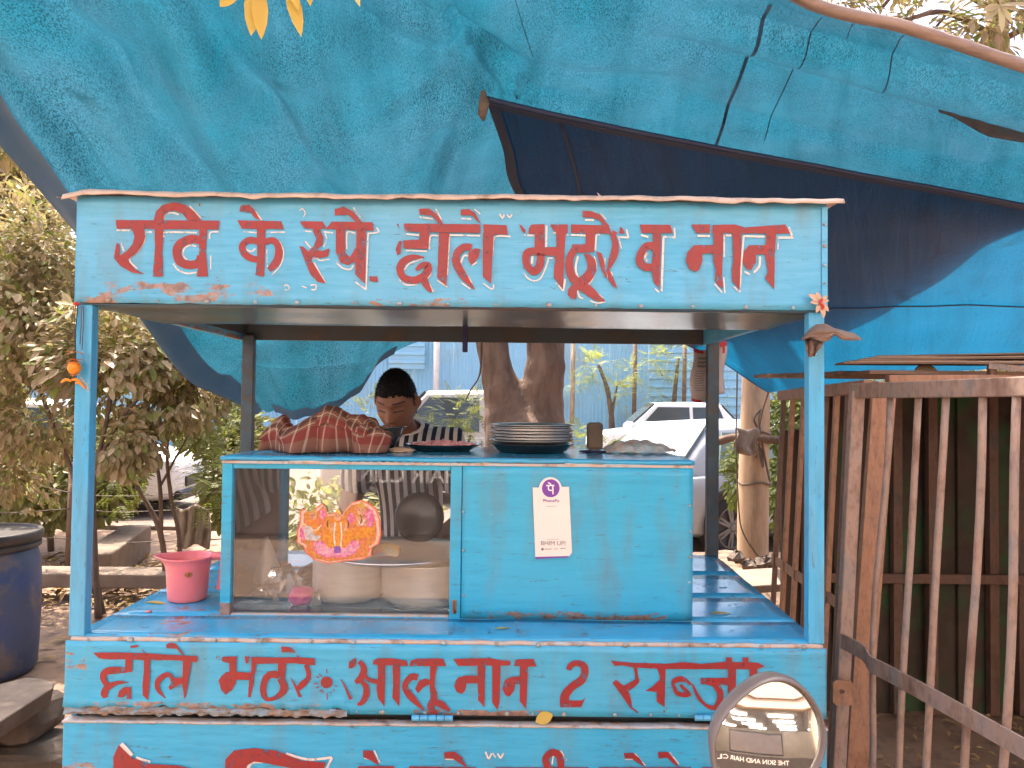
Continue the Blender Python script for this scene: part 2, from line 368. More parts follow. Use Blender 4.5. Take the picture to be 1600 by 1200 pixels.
M['seat_vinyl'] = plain('seat_vinyl', (.02, .02, .02), None, 20, .6, bs=.2)
M['nail'] = plain('nail_head', (.33, .47, .55), (.30, .22, .17), 60, .4, bs=0)

def paint_mat(name, c, c2, wear=.545, thin=.35):
    """brushed letter paint; where it has worn through the board below shows"""
    m, nt, p = nmat(name); v = pos(nt)
    n = noi(nt, pos(nt, (6, 1, 1.5)), 11, 8, .7)
    col = ramp(nt, n, [(.30, c), (.48, tuple((x+y)/2 for x, y in zip(c, c2))), (.72, c2)]); L(nt, col, p.inputs['Base Color']); p.inputs['Roughness'].default_value = .4
    w = ramp(nt, noi(nt, pos(nt, (1.3, 1, 1)), 42, 9, .75), [(wear, 1.), (wear + .09, thin)])
    L(nt, w, p.inputs['Alpha']); return m
M['letter_red'] = paint_mat('letter_red', (.325, .013, .016), (.205, .028, .032))
M['letter_white'] = paint_mat('letter_white', (.74, .66, .60), (.58, .56, .55), .53, .25)
M['letter_navy'] = paint_mat('letter_navy', (.02, .02, .12), (.03, .03, .10))

# ================================================================== THE SETTING
def gz(x, y): return .02 * noise.noise(Vector((x*.5, y*.5, 0))) if 2.5 < y < 9 else 0
g = MB()
xs = [-400, -100, -30, -12] + [-8 + .4*i for i in range(41)] + [12, 30, 100, 400]
ys = [-400, -100, -30, -10, -4, 0, 1.5] + [2.4 + .3*i for i in range(24)] + [12, 20, 40, 100, 400]
g.v = [Vector((x, y, gz(x, y) - .015)) for y in ys for x in xs]
nx = len(xs); g.f = [(j*nx+i, j*nx+i+1, (j+1)*nx+i+1, (j+1)*nx+i) for j in range(len(ys)-1) for i in range(nx-1)]
tag(g.build('ground', M['ground'], smooth=True), kind='structure')
tag(MB().box(-120, 120, 9.2, 21.4, -.1, .012).build('road', M['road']), kind='structure')
# kerb of the road, stone by stone
kr = MB().box(-60, 60, 9.0, 9.2, -.1, .03).build('kerb', M['concrete']); tag(kr, kind='structure')

# ---------------------------------------------------------------- the blue tin hoarding across the road
HY = 22.0
hoard = thing('tin_hoarding', (4, HY, 0), 'sky blue corrugated tin hoarding across the road behind the white car', 'fence')
def sheet(x0, x1, z0, z1, vertical=True, y=HY, step=.105, amp=.028):
    b = MB()
    if vertical:
        n = max(2, int((x1-x0)/step)); prof = []
        for i in range(n):
            a = x0 + (x1-x0)*i/n; w = (x1-x0)/n
            prof += [(a, 0), (a+w*.62, 0), (a+w*.70, -amp), (a+w*.92, -amp)]
        prof.append((x1, 0)); V = []
        for (x, d) in prof: V += [(x, y+d, z0), (x, y+d, z1)]
        b.add(V, [(2*i, 2*i+2, 2*i+3, 2*i+1) for i in range(len(prof)-1)])
    else:
        n = max(2, int((z1-z0)/.24)); prof = []
        for i in range(n):
            a = z0 + (z1-z0)*i/n; w = (z1-z0)/n
            prof += [(a, 0), (a+w*.55, 0), (a+w*.68, -.06), (a+w*.9, -.06)]
        prof.append((z1, 0)); V = []
        for (z, d) in prof: V += [(x0, y+d, z), (x1, y+d, z)]
        b.add(V, [(2*i, 2*i+1, 2*i+3, 2*i+2) for i in range(len(prof)-1)])
    return b
x = -14.0; k = 0
while x < 22:
    w = 1.12
    px = 800 + x / HY * FPX
    if 958 < px < 1160: sheet(x, x+w-.004, .1, 4.6, False, HY + .01*(k % 2)).build('sheet', M['wall_blue'], hoard)
    else: sheet(x, x+w-.004, .1, 4.6, True, HY + .01*(k % 2)).build('sheet', M['wall_blue'], hoard)
    x += w; k += 1
for zz in (.6, 2.3, 4.2): MB().box(-14, 22, HY+.06, HY+.12, zz, zz+.08).build('rail', M['rust'], hoard)
for i in range(-13, 22, 3): MB().box(i, i+.08, HY+.12, HY+.2, 0, 4.6).build('post', M['rust'], hoard)
b = sheet(at(640,540,21.6).x-.6, at(663,540,21.6).x, at(640,576,21.6).z, at(640,576,21.6).z+1.2, False, 21.75)
tag(b.build('loose_sheet', M['wall_blue'], loc=(at(650,576,21.6).x, 21.7, at(640,576,21.6).z)), 'loose ribbed blue sheet fixed on the hoarding left of the white pipe', 'metal sheet')
p0 = at(681, 632, 21.4)
tag(MB().tube([(p0.x, 21.45, 0), (p0.x, 21.45, 4.2)], .085, 10).build('drain_pipe', M['pvc_white'], loc=(p0.x, 21.45, 0), smooth=True), 'white upright pipe in front of the blue tin hoarding', 'pipe')
for px, nm in ((990, 'thin brown bamboo pole left of the yellow tree before the hoarding'), (1068, 'brown bamboo pole right of the yellow tree before the hoarding'), (893, 'pale bamboo pole just right of the forked trunk')):
    q = at(px, 632, 21.2)
    tag(MB().tube([(q.x, 21.25, 0), (q.x+.03, 21.25, 2), (q.x+.06, 21.3, 4)], [.07, .06, .05], 8).build('bamboo_pole', M['pale_bark'] if px == 893 else M['plank'], loc=(q.x, 21.25, 0), smooth=True), nm, 'pole', 'poles before the hoarding')

# ---------------------------------------------------------------- foliage builders
def rnd_dir():
    while True:
        v = Vector((random.uniform(-1,1), random.uniform(-1,1), random.uniform(-1,1)))
        if .05 < v.length < 1: return v.normalized()
def leaf_into(b, base, d, up, ln, wd, fold=.25, simple=True):
    d = d.normalized(); r = d.cross(up)
    if r.length < .05: r = d.cross(Vector((1, .2, 0)))
    r.normalize(); n = r.cross(d)
    if simple:
        b.add([base, base + d*ln*.45 + r*wd/2 + n*wd*fold, base + d*ln - n*ln*.06, base + d*ln*.45 - r*wd/2 + n*wd*fold], [(0,1,2), (0,2,3)])
    else:
        sh = ((.10, .20), (.28, .42), (.52, .50), (.76, .38), (.92, .17)); rib = [base + d*ln*t - n*ln*.13*t*t for t, w in sh]
        tip = base + d*ln - n*ln*.14; m = len(sh)
        Rr = [rib[i] + r*wd*w + n*wd*fold*w*1.4 for i, (t, w) in enumerate(sh)]; Lr = [rib[i] - r*wd*w + n*wd*fold*w*1.4 for i, (t, w) in enumerate(sh)]
        pts = [base] + rib + [tip] + Rr + Lr; F = [(0, 7, 1), (0, 1, 12)]
        for i in range(m-1): F += [(1+i, 7+i, 8+i, 2+i), (1+i, 2+i, 13+i, 12+i)]
        F += [(5, 11, 6), (5, 6, 16)]; b.add(pts, F)
def frond_into(b, base, d, ln, npair=9, lw=.10):
    d = d.normalized(); side = d.cross(Vector((0,0,1)))
    if side.length < .1: side = Vector((1,0,0))
    side.normalize(); up = side.cross(d)
    for i in range(npair):
        t = (i + .7) / npair; p = base + d*ln*t - Vector((0,0,1))*ln*.22*t*t
        l = ln*lw*2.2*(1 - .55*t)
        for s in (-1, 1):
            dd = (side*s + d*.55 + up*.1)
            leaf_into(b, p, dd, up, l, l*.36, .05)
def limb_tree(trunk_pts, trunk_r, n_limb, limb_len, start=.4):
    """returns MB of trunk + limbs and the limb tips"""
    b = MB(); pts = cat_rom([Vector(p) for p in trunk_pts], 4); m = len(pts)
    rad = [trunk_r[0] + (trunk_r[1]-trunk_r[0])*i/(m-1) for i in range(m)]
    b.tube(pts, rad, 9, wob=.25); tips = [pts[-1]]
    for i in range(n_limb):
        t = start + (1-start)*random.random(); p = pts[min(int(t*(m-1)), m-1)]
        d = rnd_dir(); d.z = abs(d.z)*.8 + .25; d.normalize(); ln = limb_len*random.uniform(.5, 1)
        q1 = p + d*ln*.5 + rnd_dir()*ln*.1; q2 = p + d*ln + rnd_dir()*ln*.15
        b.tube([p, q1, q2], [trunk_r[1]*.8, trunk_r[1]*.5, trunk_r[1]*.2], 5); tips += [q1, q2]
    return b, tips
def blob_points(cs, n):
    """random points in a union of ellipsoids cs = [(centre, radii, weight)], thicker towards their shells"""
    out = []; W = sum(c[2] for c in cs)
    for i in range(n):
        r = random.random()*W
        for c in cs:
            r -= c[2]
            if r <= 0: break
        d = rnd_dir(); q = random.random() ** .5
        p = Vector(c[0]) + Vector((d.x*c[1][0], d.y*c[1][1], d.z*c[1][2]))*q
        out.append((p, d))
    return out

def px_ell(px, py, Y, rx, ry, rd, w=1):
    s = Y / FPX; return (at(px, py, Y), (rx*s, rd, ry*s), w)

# ---------------------------------------------------------------- left thicket: broad-leaved shrub, each near leaf its own part
def shrub(name, loc, label, stems, cs, n, leafm, ln, group=None, mode='broad', parts=0, cat='shrub', droop=.5, stemm=None):
    t = thing(name, loc, label, cat, group)
    for st in stems:
        b = MB(); pts = cat_rom([Vector(p) for p in st[0]], 5)
        b.tube(pts, [st[1] + (st[2]-st[1])*i/(len(pts)-1) for i in range(len(pts))], 7, wob=.3)
        b.build('stem', stemm or M['twig'], t, smooth=True)
    pts = blob_points(cs, n)
    b = MB(); near = []
    if mode == 'broad':
        for i, (p, d) in enumerate(pts):
            if noise.noise(p*2.4) < -.22: continue
            dd = (d + rnd_dir()*.8 + Vector((0, -.2, -droop))).normalized(); l = ln*random.uniform(.65, 1.2)
            up = (Vector((0, -.5, 1)) + rnd_dir()*.5)
            near.append((p.y, p, dd, up, l))
        near.sort(key=lambda a: a[0])
        for i, (yy, p, dd, up, l) in enumerate(near):
            if i < parts:
                q = MB(); leaf_into(q, p, dd, up, l, l*.5, .2, False); q.build('leaf', leafm, t, smooth=True)
            else: leaf_into(b, p, dd, up, l, l*.48, .22, i > 3500)
    else:
        for (p, d) in pts:
            if noise.noise(p*2.2) < -.2: continue
            dd = d + rnd_dir()*.6 + Vector((0, 0, .1)); dd.z *= .6
            frond_into(b, p, dd, ln*random.uniform(.6, 1.2))
    c = b.build('crown', leafm, t); tag(c, kind='stuff'); return t

GY = 5.3
shrub('broad_leaved_shrub', (at(160, 830, GY).x, GY, 0), 'dusty broad-leaved shrub behind the left front post of the cart', 
      [([ (at(155,930,GY).x, GY, 0), at(146,800,GY), at(150,730,GY), at(170,640,GY), at(190,480,GY+.3)], .022, .010),
       ([ (at(150,900,GY).x, GY+.1, 0), at(120,760,GY+.2), at(60,600,GY+.3), at(20,420,GY+.4)], .022, .010),
       ([at(150,730,GY), at(200,640,GY), at(290,560,GY+.1)], .02, .008)],
      [px_ell(40,500,GY+.3,130,130,.7,1.1), px_ell(190,560,GY,110,105,.6,1.5), px_ell(270,600,GY+.2,90,80,.5,1), px_ell(60,400,GY+.4,80,110,.6,.8), px_ell(-60,560,GY+.2,100,150,.6,.6), px_ell(60,650,GY+.3,80,70,.4,.5), px_ell(200,690,GY-.1,50,60,.3,.3), px_ell(340,560,GY+.3,60,60,.4,.6), px_ell(10,740,GY+.5,90,70,.4,.4), ((-2.85, 4.3, 3.25), (.8, .7, .4), 1.1)],  # last leaf mass is unseen, added to shade the stone slab
      20500, M['leaf_dusty'], .086, None, 'broad', 280)
shrub('feathery_shrub', (at(260, 850, 5.9).x, 5.9, 0), 'feathery shrub with several bare stems behind the pink mug',
      [([ (at(262,905,5.9).x, 5.9, 0), at(250,830,5.9), at(215,760,5.9), at(195,700,5.9)], .026, .010),
       ([ at(252,842,5.9), at(250,760,5.9), at(240,700,5.9), at(225,640,5.9)], .018, .008),
       ([ (at(284,900,5.9).x, 5.85, 0), at(280,840,5.9), at(268,780,5.9), at(262,690,5.9), at(285,600,5.9)], .02, .009),
       ([ at(250,760,5.9), at(272,720,5.9), at(300,670,5.9)], .012, .006)],
      [px_ell(330,650,6.0,70,60,.5,1.3), px_ell(360,720,6.0,50,70,.5,1), px_ell(250,640,6.1,70,50,.5,.8), px_ell(180,740,6.2,40,60,.4,.5), px_ell(330,590,6.1,70,50,.4,.8), px_ell(330,760,6.1,25,40,.3,.3)],
      900, M['leaf_green'], .20, None, 'frond')
shrub('hedge_shrub', (at(60, 820, 7.6).x, 7.6, 0), 'dark green hedge shrub in the far left behind the blue drum',
      [([(at(40,860,7.6).x, 7.6, 0), at(60,760,7.6), at(95,690,7.6)], .03, .012), ([(at(80,860,7.6).x, 7.6, 0), at(70,740,7.6), at(30,640,7.6)], .03, .012)],
      [px_ell(30,690,7.6,130,110,.7,1.4), px_ell(160,690,7.7,60,90,.6,.7), px_ell(380,690,7.6,50,120,.5,.7), px_ell(-120,560,7.6,130,190,.7,1), px_ell(120,520,8,160,130,.6,1), px_ell(330,520,8.2,110,120,.5,.8), px_ell(60,770,7.2,150,60,.5,1.0), px_ell(370,740,7.2,55,100,.4,1.1), px_ell(160,740,7.2,60,80,.4,.9), px_ell(330,660,7.2,60,50,.4,.6)],
      17000, M['leaf_thicket'], .10, None, 'broad')
shrub('tall_tree_crown', (at(20, 800, 9).x, 9, 0), 'tall dusty tree at the left edge, its crown against the white sky',
      [([(at(20,860,9).x, 9, 0), at(30,600,9), at(10,300,9)], .10, .05)],
      [px_ell(20,420,9,130,90,1,1), px_ell(-150,300,9,120,200,1,1), px_ell(160,520,9,120,90,.9,1), px_ell(20,330,9,60,60,.5,.5), px_ell(70,300,9,50,60,.5,.35), px_ell(-40,250,9,70,60,.5,.4)],
      6200, M['leaf_dusty'], .20, None, 'broad', 0, 'tree')
shrub('low_hedge', (at(560, 860, 5.0).x, 5.0, 0), 'low dusty hedge seen through the glass cabinet beside the cook',
      [([(at(560,980,5.0).x, 5.0, 0), at(555,850,5.0), at(540,760,5.0)], .02, .008)], [px_ell(500,820,5.0,70,100,.3,1), px_ell(620,850,5.0,80,90,.3,1), px_ell(420,880,5.2,60,70,.3,.7)], 2600, M['leaf_thicket'], .075, None, 'broad')
# shrubs behind the cook, between the posts
shrub('feathery_bush', (at(715, 800, 6.3).x, 6.3, 0), 'green feathery bush between the cook and the forked trunk',
      [([(at(715,930,6.3).x, 6.3, 0), at(712,780,6.3), at(735,680,6.3)], .03, .01)],
      [px_ell(715,650,6.3,48,44,.4,1.3), px_ell(680,700,6.3,60,40,.4,.6), px_ell(575,650,6.2,36,45,.4,.6), px_ell(735,690,6.2,30,30,.3,.5), px_ell(745,630,6.3,25,30,.3,.5)],
      620, M['leaf_green'], .17, None, 'frond')
shrub('low_bush', (at(905, 760, 6.5).x, 6.5, 0), 'low green bush beside the forked trunk behind the plates',
      [([(at(905,930,6.5).x, 6.5, 0), at(905,740,6.5)], .02, .008)], [px_ell(905,690,6.5,26,34,.3,1), px_ell(945,700,6.5,26,20,.3,.6)], 170, M['leaf_green'], .15, None, 'frond')
shrub('young_tree', (at(950, 720, 20.4).x, 20.4, 0), 'young lime green feathery tree left of the white hatchback',
      [([(at(958,730,20.4).x, 20.4, 0), at(955,650,20.4), at(948,605,20.4), at(935,570,20.4)], .10, .04), ([at(955,650,20.4), at(965,600,20.4)], .05, .02)],
      [px_ell(930,572,20.4,32,26,.6,1.2), px_ell(965,612,20.4,26,26,.6,.8), px_ell(900,600,20.4,14,14,.4,.3), px_ell(985,580,20.4,20,18,.4,.4)], 330, M['leaf_lime'], .42, None, 'frond', 0, 'tree')
shrub('yellow_tree', (at(1050, 720, 20.8).x, 20.8, 0), 'yellowish loose tree against the hoarding above the white hatchback',
      [([(at(1050,730,20.8).x, 20.8, 0), at(1052,640,20.8), at(1060,560,20.8)], .10, .04)],
      [px_ell(1050,560,20.8,42,36,.6,1.4), px_ell(1030,610,20.8,30,28,.5,1), px_ell(1095,560,20.8,26,50,.5,.8), px_ell(1020,560,20.8,20,16,.4,.4), px_ell(1130,630,20.8,20,40,.5,.6)], 420, M['leaf_lime'], .40, None, 'frond', 0, 'tree')
shrub('roadside_bush', (at(1240, 860, 6.9).x, 6.9, 0), 'sunlit green bush behind the wooden pole and the dark boards',
      [([(at(1238,900,6.9).x, 6.9, 0), at(1242,780,6.9), at(1230,690,6.9)], .035, .012), ([(at(1225,900,6.9).x, 6.9, 0), at(1215,760,6.9), at(1250,660,6.9)], .025, .010)],
      [px_ell(1245,660,6.9,44,60,.4,1.4), px_ell(1235,770,6.9,36,80,.4,1.3), px_ell(1310,620,7.2,80,60,.5,1), px_ell(1150,740,7.0,16,50,.3,.35), px_ell(1450,590,7.4,90,40,.5,.8), px_ell(1580,600,7.4,60,50,.5,.6)], 7500, M['leaf_green'], .075, None, 'broad')
# the tree in the upper right corner, over the tarp edge
ty = 9.5
tr = thing('roadside_tree', (at(1550, 800, ty).x, ty, 0), 'pale-trunked leafy tree in the top right corner above the tarp', 'tree')
b = MB(); tp = cat_rom([Vector((at(1550,800,ty).x, ty, 0)), at(1560,400,ty), at(1557,100,ty), at(1560,0,ty), at(1575,-250,ty)], 5)
b.tube(tp, [.17 - .003*i for i in range(len(tp))], 12, wob=.15); b.build('trunk', M['pale_bark'], tr, smooth=True)
for pts, r in (([at(1560,60,ty), at(1480,20,ty-.4), at(1420,30,ty-.6), at(1330,60,ty-.6)], .045), ([at(1560,20,ty), at(1440,-40,ty-.3), at(1380,10,ty-.5)], .04), ([at(1570,60,ty), at(1660,20,ty-.5), at(1720,30,ty)], .04), ([at(1480,20,ty-.4), at(1450,60,ty-.6), at(1420,110,ty-.7)], .02), ([at(1570,-100,ty), at(1400,-200,ty), at(1250,-150,ty)], .05)):
    MB().tube(cat_rom(pts, 4), [r*(1-.06*i) if r*(1-.06*i) > .006 else .006 for i in range(len(pts)*4-3)], 6).build('limb', M['bark'], tr, smooth=True)
b = MB()
for (p, d) in blob_points([px_ell(1440,50,ty-.3,190,75,.8,1.3), px_ell(1560,30,ty-.6,80,60,.5,.5), px_ell(1360,-130,ty,240,110,1,1), px_ell(1650,-80,ty,170,130,1,1), px_ell(1300,10,ty,80,40,.6,.5)], 2700):
    if noise.noise(p*1.9) < -.12: continue
    leaf_into(b, p, d + rnd_dir()*.6 + Vector((0,0,-.5)), Vector((0,-.3,1)), random.uniform(.14, .26), random.uniform(.05, .085), .2)
tag(b.build('crown', M['leaf_dusty'], tr), kind='stuff')
# big drooping leaves on the nearest branch of that tree
for i in range(7):
    a = i/7*6.28 + random.uniform(-.4, .4); q = MB(); c = at(1562, 8, ty-1.6)
    leaf_into(q, c, Vector((math.cos(a), -.3, math.sin(a)*.7 - .6)), Vector((.2*math.sin(i*3),-1,.4)), random.uniform(.2, .34), random.uniform(.06, .10), .15, False); q.build('leaf', M['leaf_dusty'], tr, smooth=True)

# ---------------------------------------------------------------- forked trunk behind the cart
TY = 5.35
ft = thing('forked_tree', (at(815, 960, TY).x, TY, 0), 'thick brown forked tree trunk behind the stack of plates', 'tree')
def trunk_surface():
    b = MB(); n = 22
    C = lambda px, py: at(px, py, TY)
    rows = [(1000, 815, 78), (900, 815, 70), (760, 817, 66), (720, 819, 61), (680, 821, 61), (650, 821, 40)]
    V = []
    b.tube(cat_rom([C(px, py) for py, px, w in rows], 4), [(78 - 16*min(1, i/12) - (0, 3, 8, 14, 22)[max(0, i-16)])/FPX*TY for i in range(21)], n, wob=.10)
    b.tube(cat_rom([C(800,665), C(792,635), C(782,600), C(772,560), C(765,500), C(762,420), C(740,250), C(700,0)], 4), [x/FPX*TY for x in ([48, 45, 42, 40, 37, 35, 33, 31, 29, 27, 26, 25] + [25]*20)[:29]], n, wob=.10)
    b.tube(cat_rom([C(842,665), C(846,635), C(849,600), C(852,560), C(853,500), C(858,420), C(890,250), C(960,0)], 4), [x/FPX*TY for x in ([44, 42, 40, 38, 36, 35, 34, 33, 33, 32, 32, 32] + [30]*20)[:29]], n, wob=.10)
    return b
tb = trunk_surface().build('trunk', M['bark'], ft, smooth=True)
rm = tb.modifiers.new('remesh', 'REMESH'); rm.mode = 'VOXEL'; rm.voxel_size = .022; rm.use_smooth_shade = True
sm = tb.modifiers.new('smooth', 'SMOOTH'); sm.factor = .6; sm.iterations = 4
b = MB()
for (s0, e0) in ((at(700,0,TY), (-1.8, 8.4, 5.6)), (at(700,0,TY), (-.3, 9.2, 6.2)), (at(960,0,TY), (1.6, 8.8, 6.0)), (at(960,0,TY), (.6, 8.6, 6.4))):
    e0 = Vector(e0); b.tube([s0, s0.lerp(e0, .5) + Vector((0,0,.2)), e0], [.12, .08, .03], 7)
b.build('limb', M['bark'], ft, smooth=True)
b = MB()
for (p, d) in blob_points([((-1.8,8.6,5.9),(1,1,.6),1), ((-.2,9.4,6.4),(1.1,1,.6),1), ((1.6,9,6.2),(1,1,.6),1)], 1500):
    leaf_into(b, p, d + rnd_dir(), Vector((0,0,1)), .16, .06, .2)
tag(b.build('crown', M['leaf_dusty'], ft), kind='stuff')

# ---------------------------------------------------------------- wooden pole with wires and the tied branch
PY = 6.1
pb = at(1176, 882, PY)
pole = thing('wooden_pole', pb, 'pale round wooden pole with ropes tied on, right of the cart', 'pole')
pts = [pb + Vector((0,0,-.4)), at(1177,780,PY), at(1179,680,PY), at(1181,590,PY), at(1184,450,PY+.1), at(1190,200,PY+.2)]
b = MB().tube(cat_rom(pts, 4), [.122 - .0011*i for i in range(21)], 20, wob=.04); b.build('shaft', M['pale_bark'], pole, smooth=True)
for yy in (676, 684, 690, 754): MB().tube([at(1179,yy,PY) + Vector((.123*math.cos(a), .123*math.sin(a), .012*math.sin(3*a))) for a in [i*.449 for i in range(15)]], .009, 6).build('rope_turn', M['rope'], pole, smooth=True)
MB().tube(cat_rom([at(1188,676,PY-.14), at(1178,655,PY-.16), at(1190,640,PY-.15), at(1186,660,PY-.17), at(1196,720,PY-.15), at(1203,752,PY-.13)], 5), .009, 5).build('rope_tail', M['rope'], pole, smooth=True)
MB().tube(cat_rom([at(1184,690,PY-.15), at(1192,730,PY-.16), at(1188,700,PY-.14), at(1180,715,PY-.15)], 5), .010, 5).build('rope_tail', M['twig'], pole, smooth=True)
tag(MB().tube(cat_rom([at(1120,690,5.9), at(1150,683,5.93), at(1180,684,5.9), at(1225,688,5.9)], 5), [.026, .03, .034, .03, .03, .028, .03, .033, .03, .034, .03, .026, .028, .03, .028, .026], 7, wob=.3).build('tied_branch', M['bark'], loc=at(1150,683,5.93), smooth=True), 'knobbly grey branch tied level across the wooden pole', 'branch')
def bagfn(u, v):
    p = at(1150 + u*34, 672 + v*40 - 8*abs(u-.5), 5.86); p.y += .04*math.sin(u*9) * v; p.x += .02*math.sin(v*7); return p
tag(MB().grid(bagfn, 8, 8).build('grey_rag', M['burlap'], loc=at(1160,690,5.86), smooth=True, solid=.006), 'grey rag knotted over the branch beside the wooden pole', 'rag')
MB().tube(cat_rom([at(1152,560,5.6), at(1151,640,5.7), at(1150,700,5.8), at(1154,790,5.9), at(1160,830,5.98), at(1182,866,5.98), at(1194,870,6.0)], 5), .006, 5).build('hanging_cord', M['rope'], pole, smooth=True)
tag(MB().tube([at(1201,612,5.2), at(1192,640,5.6), at(1186,668,6.0)], .006, 5).build('tie_rope', M['rope'], loc=at(1201,612,5.2), smooth=True), 'brown rope tying the navy tarp corner to the wooden pole', 'rope')
# raised earth round the pole, flat stone slab and clods
b = MB()
def mound(u, v):
    x = pb.x - .9 + 1.9*u; y = 5.5 + 1.7*v; e = min(u, 1-u, v, 1-v); h = (pb.z - .0) * min(1, e*4)
    return Vector((x, y, h + .03*noise.noise(Vector((x*4, y*4, 1))) - .02))
tag(b.grid(mound, 20, 18).build('earth_mound', M['ground'], smooth=True), kind='structure')
sb = at(1165, 905, 5.2)
tag(MB().bar(at(1100,912,5.2), at(1215,905,5.1), .5, .05).build('flat_slab', M['concrete'], loc=at(1160,915,5.2), bevel=.008), 'grey flat slab on the ground left of the dark boards', 'slab')
for px, py in ((1170, 885), (1188, 882), (1200, 879), (1150, 872)):
    c = at(px, py, 5.7); q = MB().lathe([(0,-.03),(.05,-.02),(.06,.01),(.035,.04),(0,.05)], c, 8)
    for v in q.v: v += rnd_dir()*.014
    tag(q.build('earth_clod', M['stone'], loc=c), 'small brown clod of earth at the foot of the wooden pole', 'clod', 'clods at the pole foot')

# ---------------------------------------------------------------- left ground: kerb beam, slanted block, barbed wire, sacking
ky = 5.75
ka = at(20, 938, ky); kb = at(350, 943, ky)
tag(MB().box(at(-60,930,ky).x, at(350,930,ky).x, ky-.02, ky+.26, .10, .205).build('kerb_beam', M['concrete'], loc=(ka.x, ky, .1), bevel=.012), 'long concrete kerb beam lying level behind the left post', 'beam')
for px in (-40, 330): tag(MB().box(at(px,930,ky).x, at(px,930,ky).x+.25, ky+.02, ky+.22, -.02, .097).build('support_brick', M['stone'], loc=(at(px,930,ky).x, ky+.1, 0), bevel=.01), 'brown brick propping the %s end of the concrete kerb beam' % ('left' if px < 0 else 'right'), 'brick')
MBs = MB().bar((at(150,905,6.2).x, 6.15, .13), (at(205,870,7.4).x, 7.5, .15), .26, .28)
tag(MBs.build('slanted_block', M['concrete'], loc=(at(180,900,6.6).x, 6.7, 0), bevel=.015), 'weathered concrete block lying slantwise behind the kerb beam', 'block')
for px, Y in ((112, 6.7), (430, 6.7), (-120, 6.7)):
    q = at(px, 800, Y); tag(MB().tube([(q.x, Y, 0), (q.x+.01, Y, .95)], [.045, .035], 7, wob=.2).build('fence_post', M['bark'], loc=(q.x, Y, 0), smooth=True), {112: 'dark wooden stake seen just left of the front post', 430: 'wooden stake hidden behind the glass cabinet', -120: 'wooden stake beyond the left picture edge'}[px], 'stake')
for k, yy in enumerate((795, 843, 770)):
    pts = [at(-120, yy-8, 6.65), at(0, yy+6-14*k, 6.65), at(112, yy, 6.65), at(180, yy+5, 6.65), at(270, yy+2, 6.65), at(430, yy-4, 6.65)]
    b = MB().tube(cat_rom(pts, 6), .0045, 4)
    for p in cat_rom(pts, 6)[::2]:
        d = rnd_dir()*.03; b.tube([p-d, p+d], .003, 3)
    tag(b.build('barbed_wire', M['wire'], loc=pts[2]), ('middle', 'lowest', 'topmost')[k] + ' strand of rusty barbed wire along the left shrubs', 'wire')
def sack(u, v):
    px = 276 + 50*u + 3*math.sin(v*3); py = 792 + 62*v + 4*math.sin(u*8)
    p = at(px, py, 6.5 - .10*math.sin(u*math.pi) - .05*v + .024*math.sin(u*23 + v*3) + .02*noise.noise(Vector((u*6, v*4, 0)))); return p
tag(MB().grid(sack, 22, 12).build('burlap_sack', M['burlap'], loc=at(300,850,6.45), smooth=True, solid=.012), 'brown burlap sacking hung over the wire left of the cabinet', 'sack')
# dry leaf litter: countable ones single
def fallen(px, py, Z, ln, ang, mat, label, group, name='fallen_leaf', wd=.42):
    c = atz(px, py, Z + .006); q = MB(); d = Vector((math.cos(ang), math.sin(ang), .10))
    leaf_into(q, c - d*ln/2, d, Vector((0,0,1)), ln, ln*wd, .22, False)
    for v in q.v: v.z = max(v.z, Z + .004)
    tag(q.build(name, mat, loc=c, smooth=True), label, 'leaf', group)
for (px, py, a) in ((70,1008,.2),(88,1000,1),(95,996,.4),(60,1028,.5),(80,1026,2.6),(60,962,.2),(75,970,.1),(50,960,3),(70,1120,.3),(95,1118,.2),(100,1172,.8),(60,975,1.2),(150,945,.4),(160,950,2),(210,880,.5),(240,884,.3)):
    fallen(px, py, .01, random.uniform(.07,.12), a, M['leaf_dry'], 'dry fallen leaf on the dirt near the blue drum', 'dry leaves on the dirt')
b = MB()
for i in range(700):
    px = random.uniform(40, 330); Y = random.uniform(5.5, 7.4); x = (px-800)/FPX*Y
    c = Vector((x, Y, .012 + random.random()*.05)); leaf_into(b, c, rnd_dir()*Vector((1,1,.25)), Vector((0,0,1)), random.uniform(.05,.12), .04, .2)
for i in range(260):
    x = random.uniform(1.1, 2.9); Y = random.uniform(2.6, 3.8); c = Vector((x, Y, .012)); leaf_into(b, c, rnd_dir()*Vector((1,1,.2)), Vector((0,0,1)), random.uniform(.02,.06), .02, .2)
tag(b.build('leaf_litter', M['leaf_dry']), 'brown dry leaf litter strewn on the dirt', 'leaf litter', kind='stuff')
for i in range(14):
    x = (random.uniform(40,330)-800)/FPX*6.6; Y = random.uniform(6.2,7.2); d = rnd_dir()*.3; d.z = 0; c = Vector((x, Y, .04))
    tag(MB().tube([c-d, c+Vector((0,0,.04)), c+d], .008, 5).build('fallen_twig', M['twig'], loc=c), 'brown fallen twig among the litter under the left shrubs', 'twig', 'twigs under the shrubs')

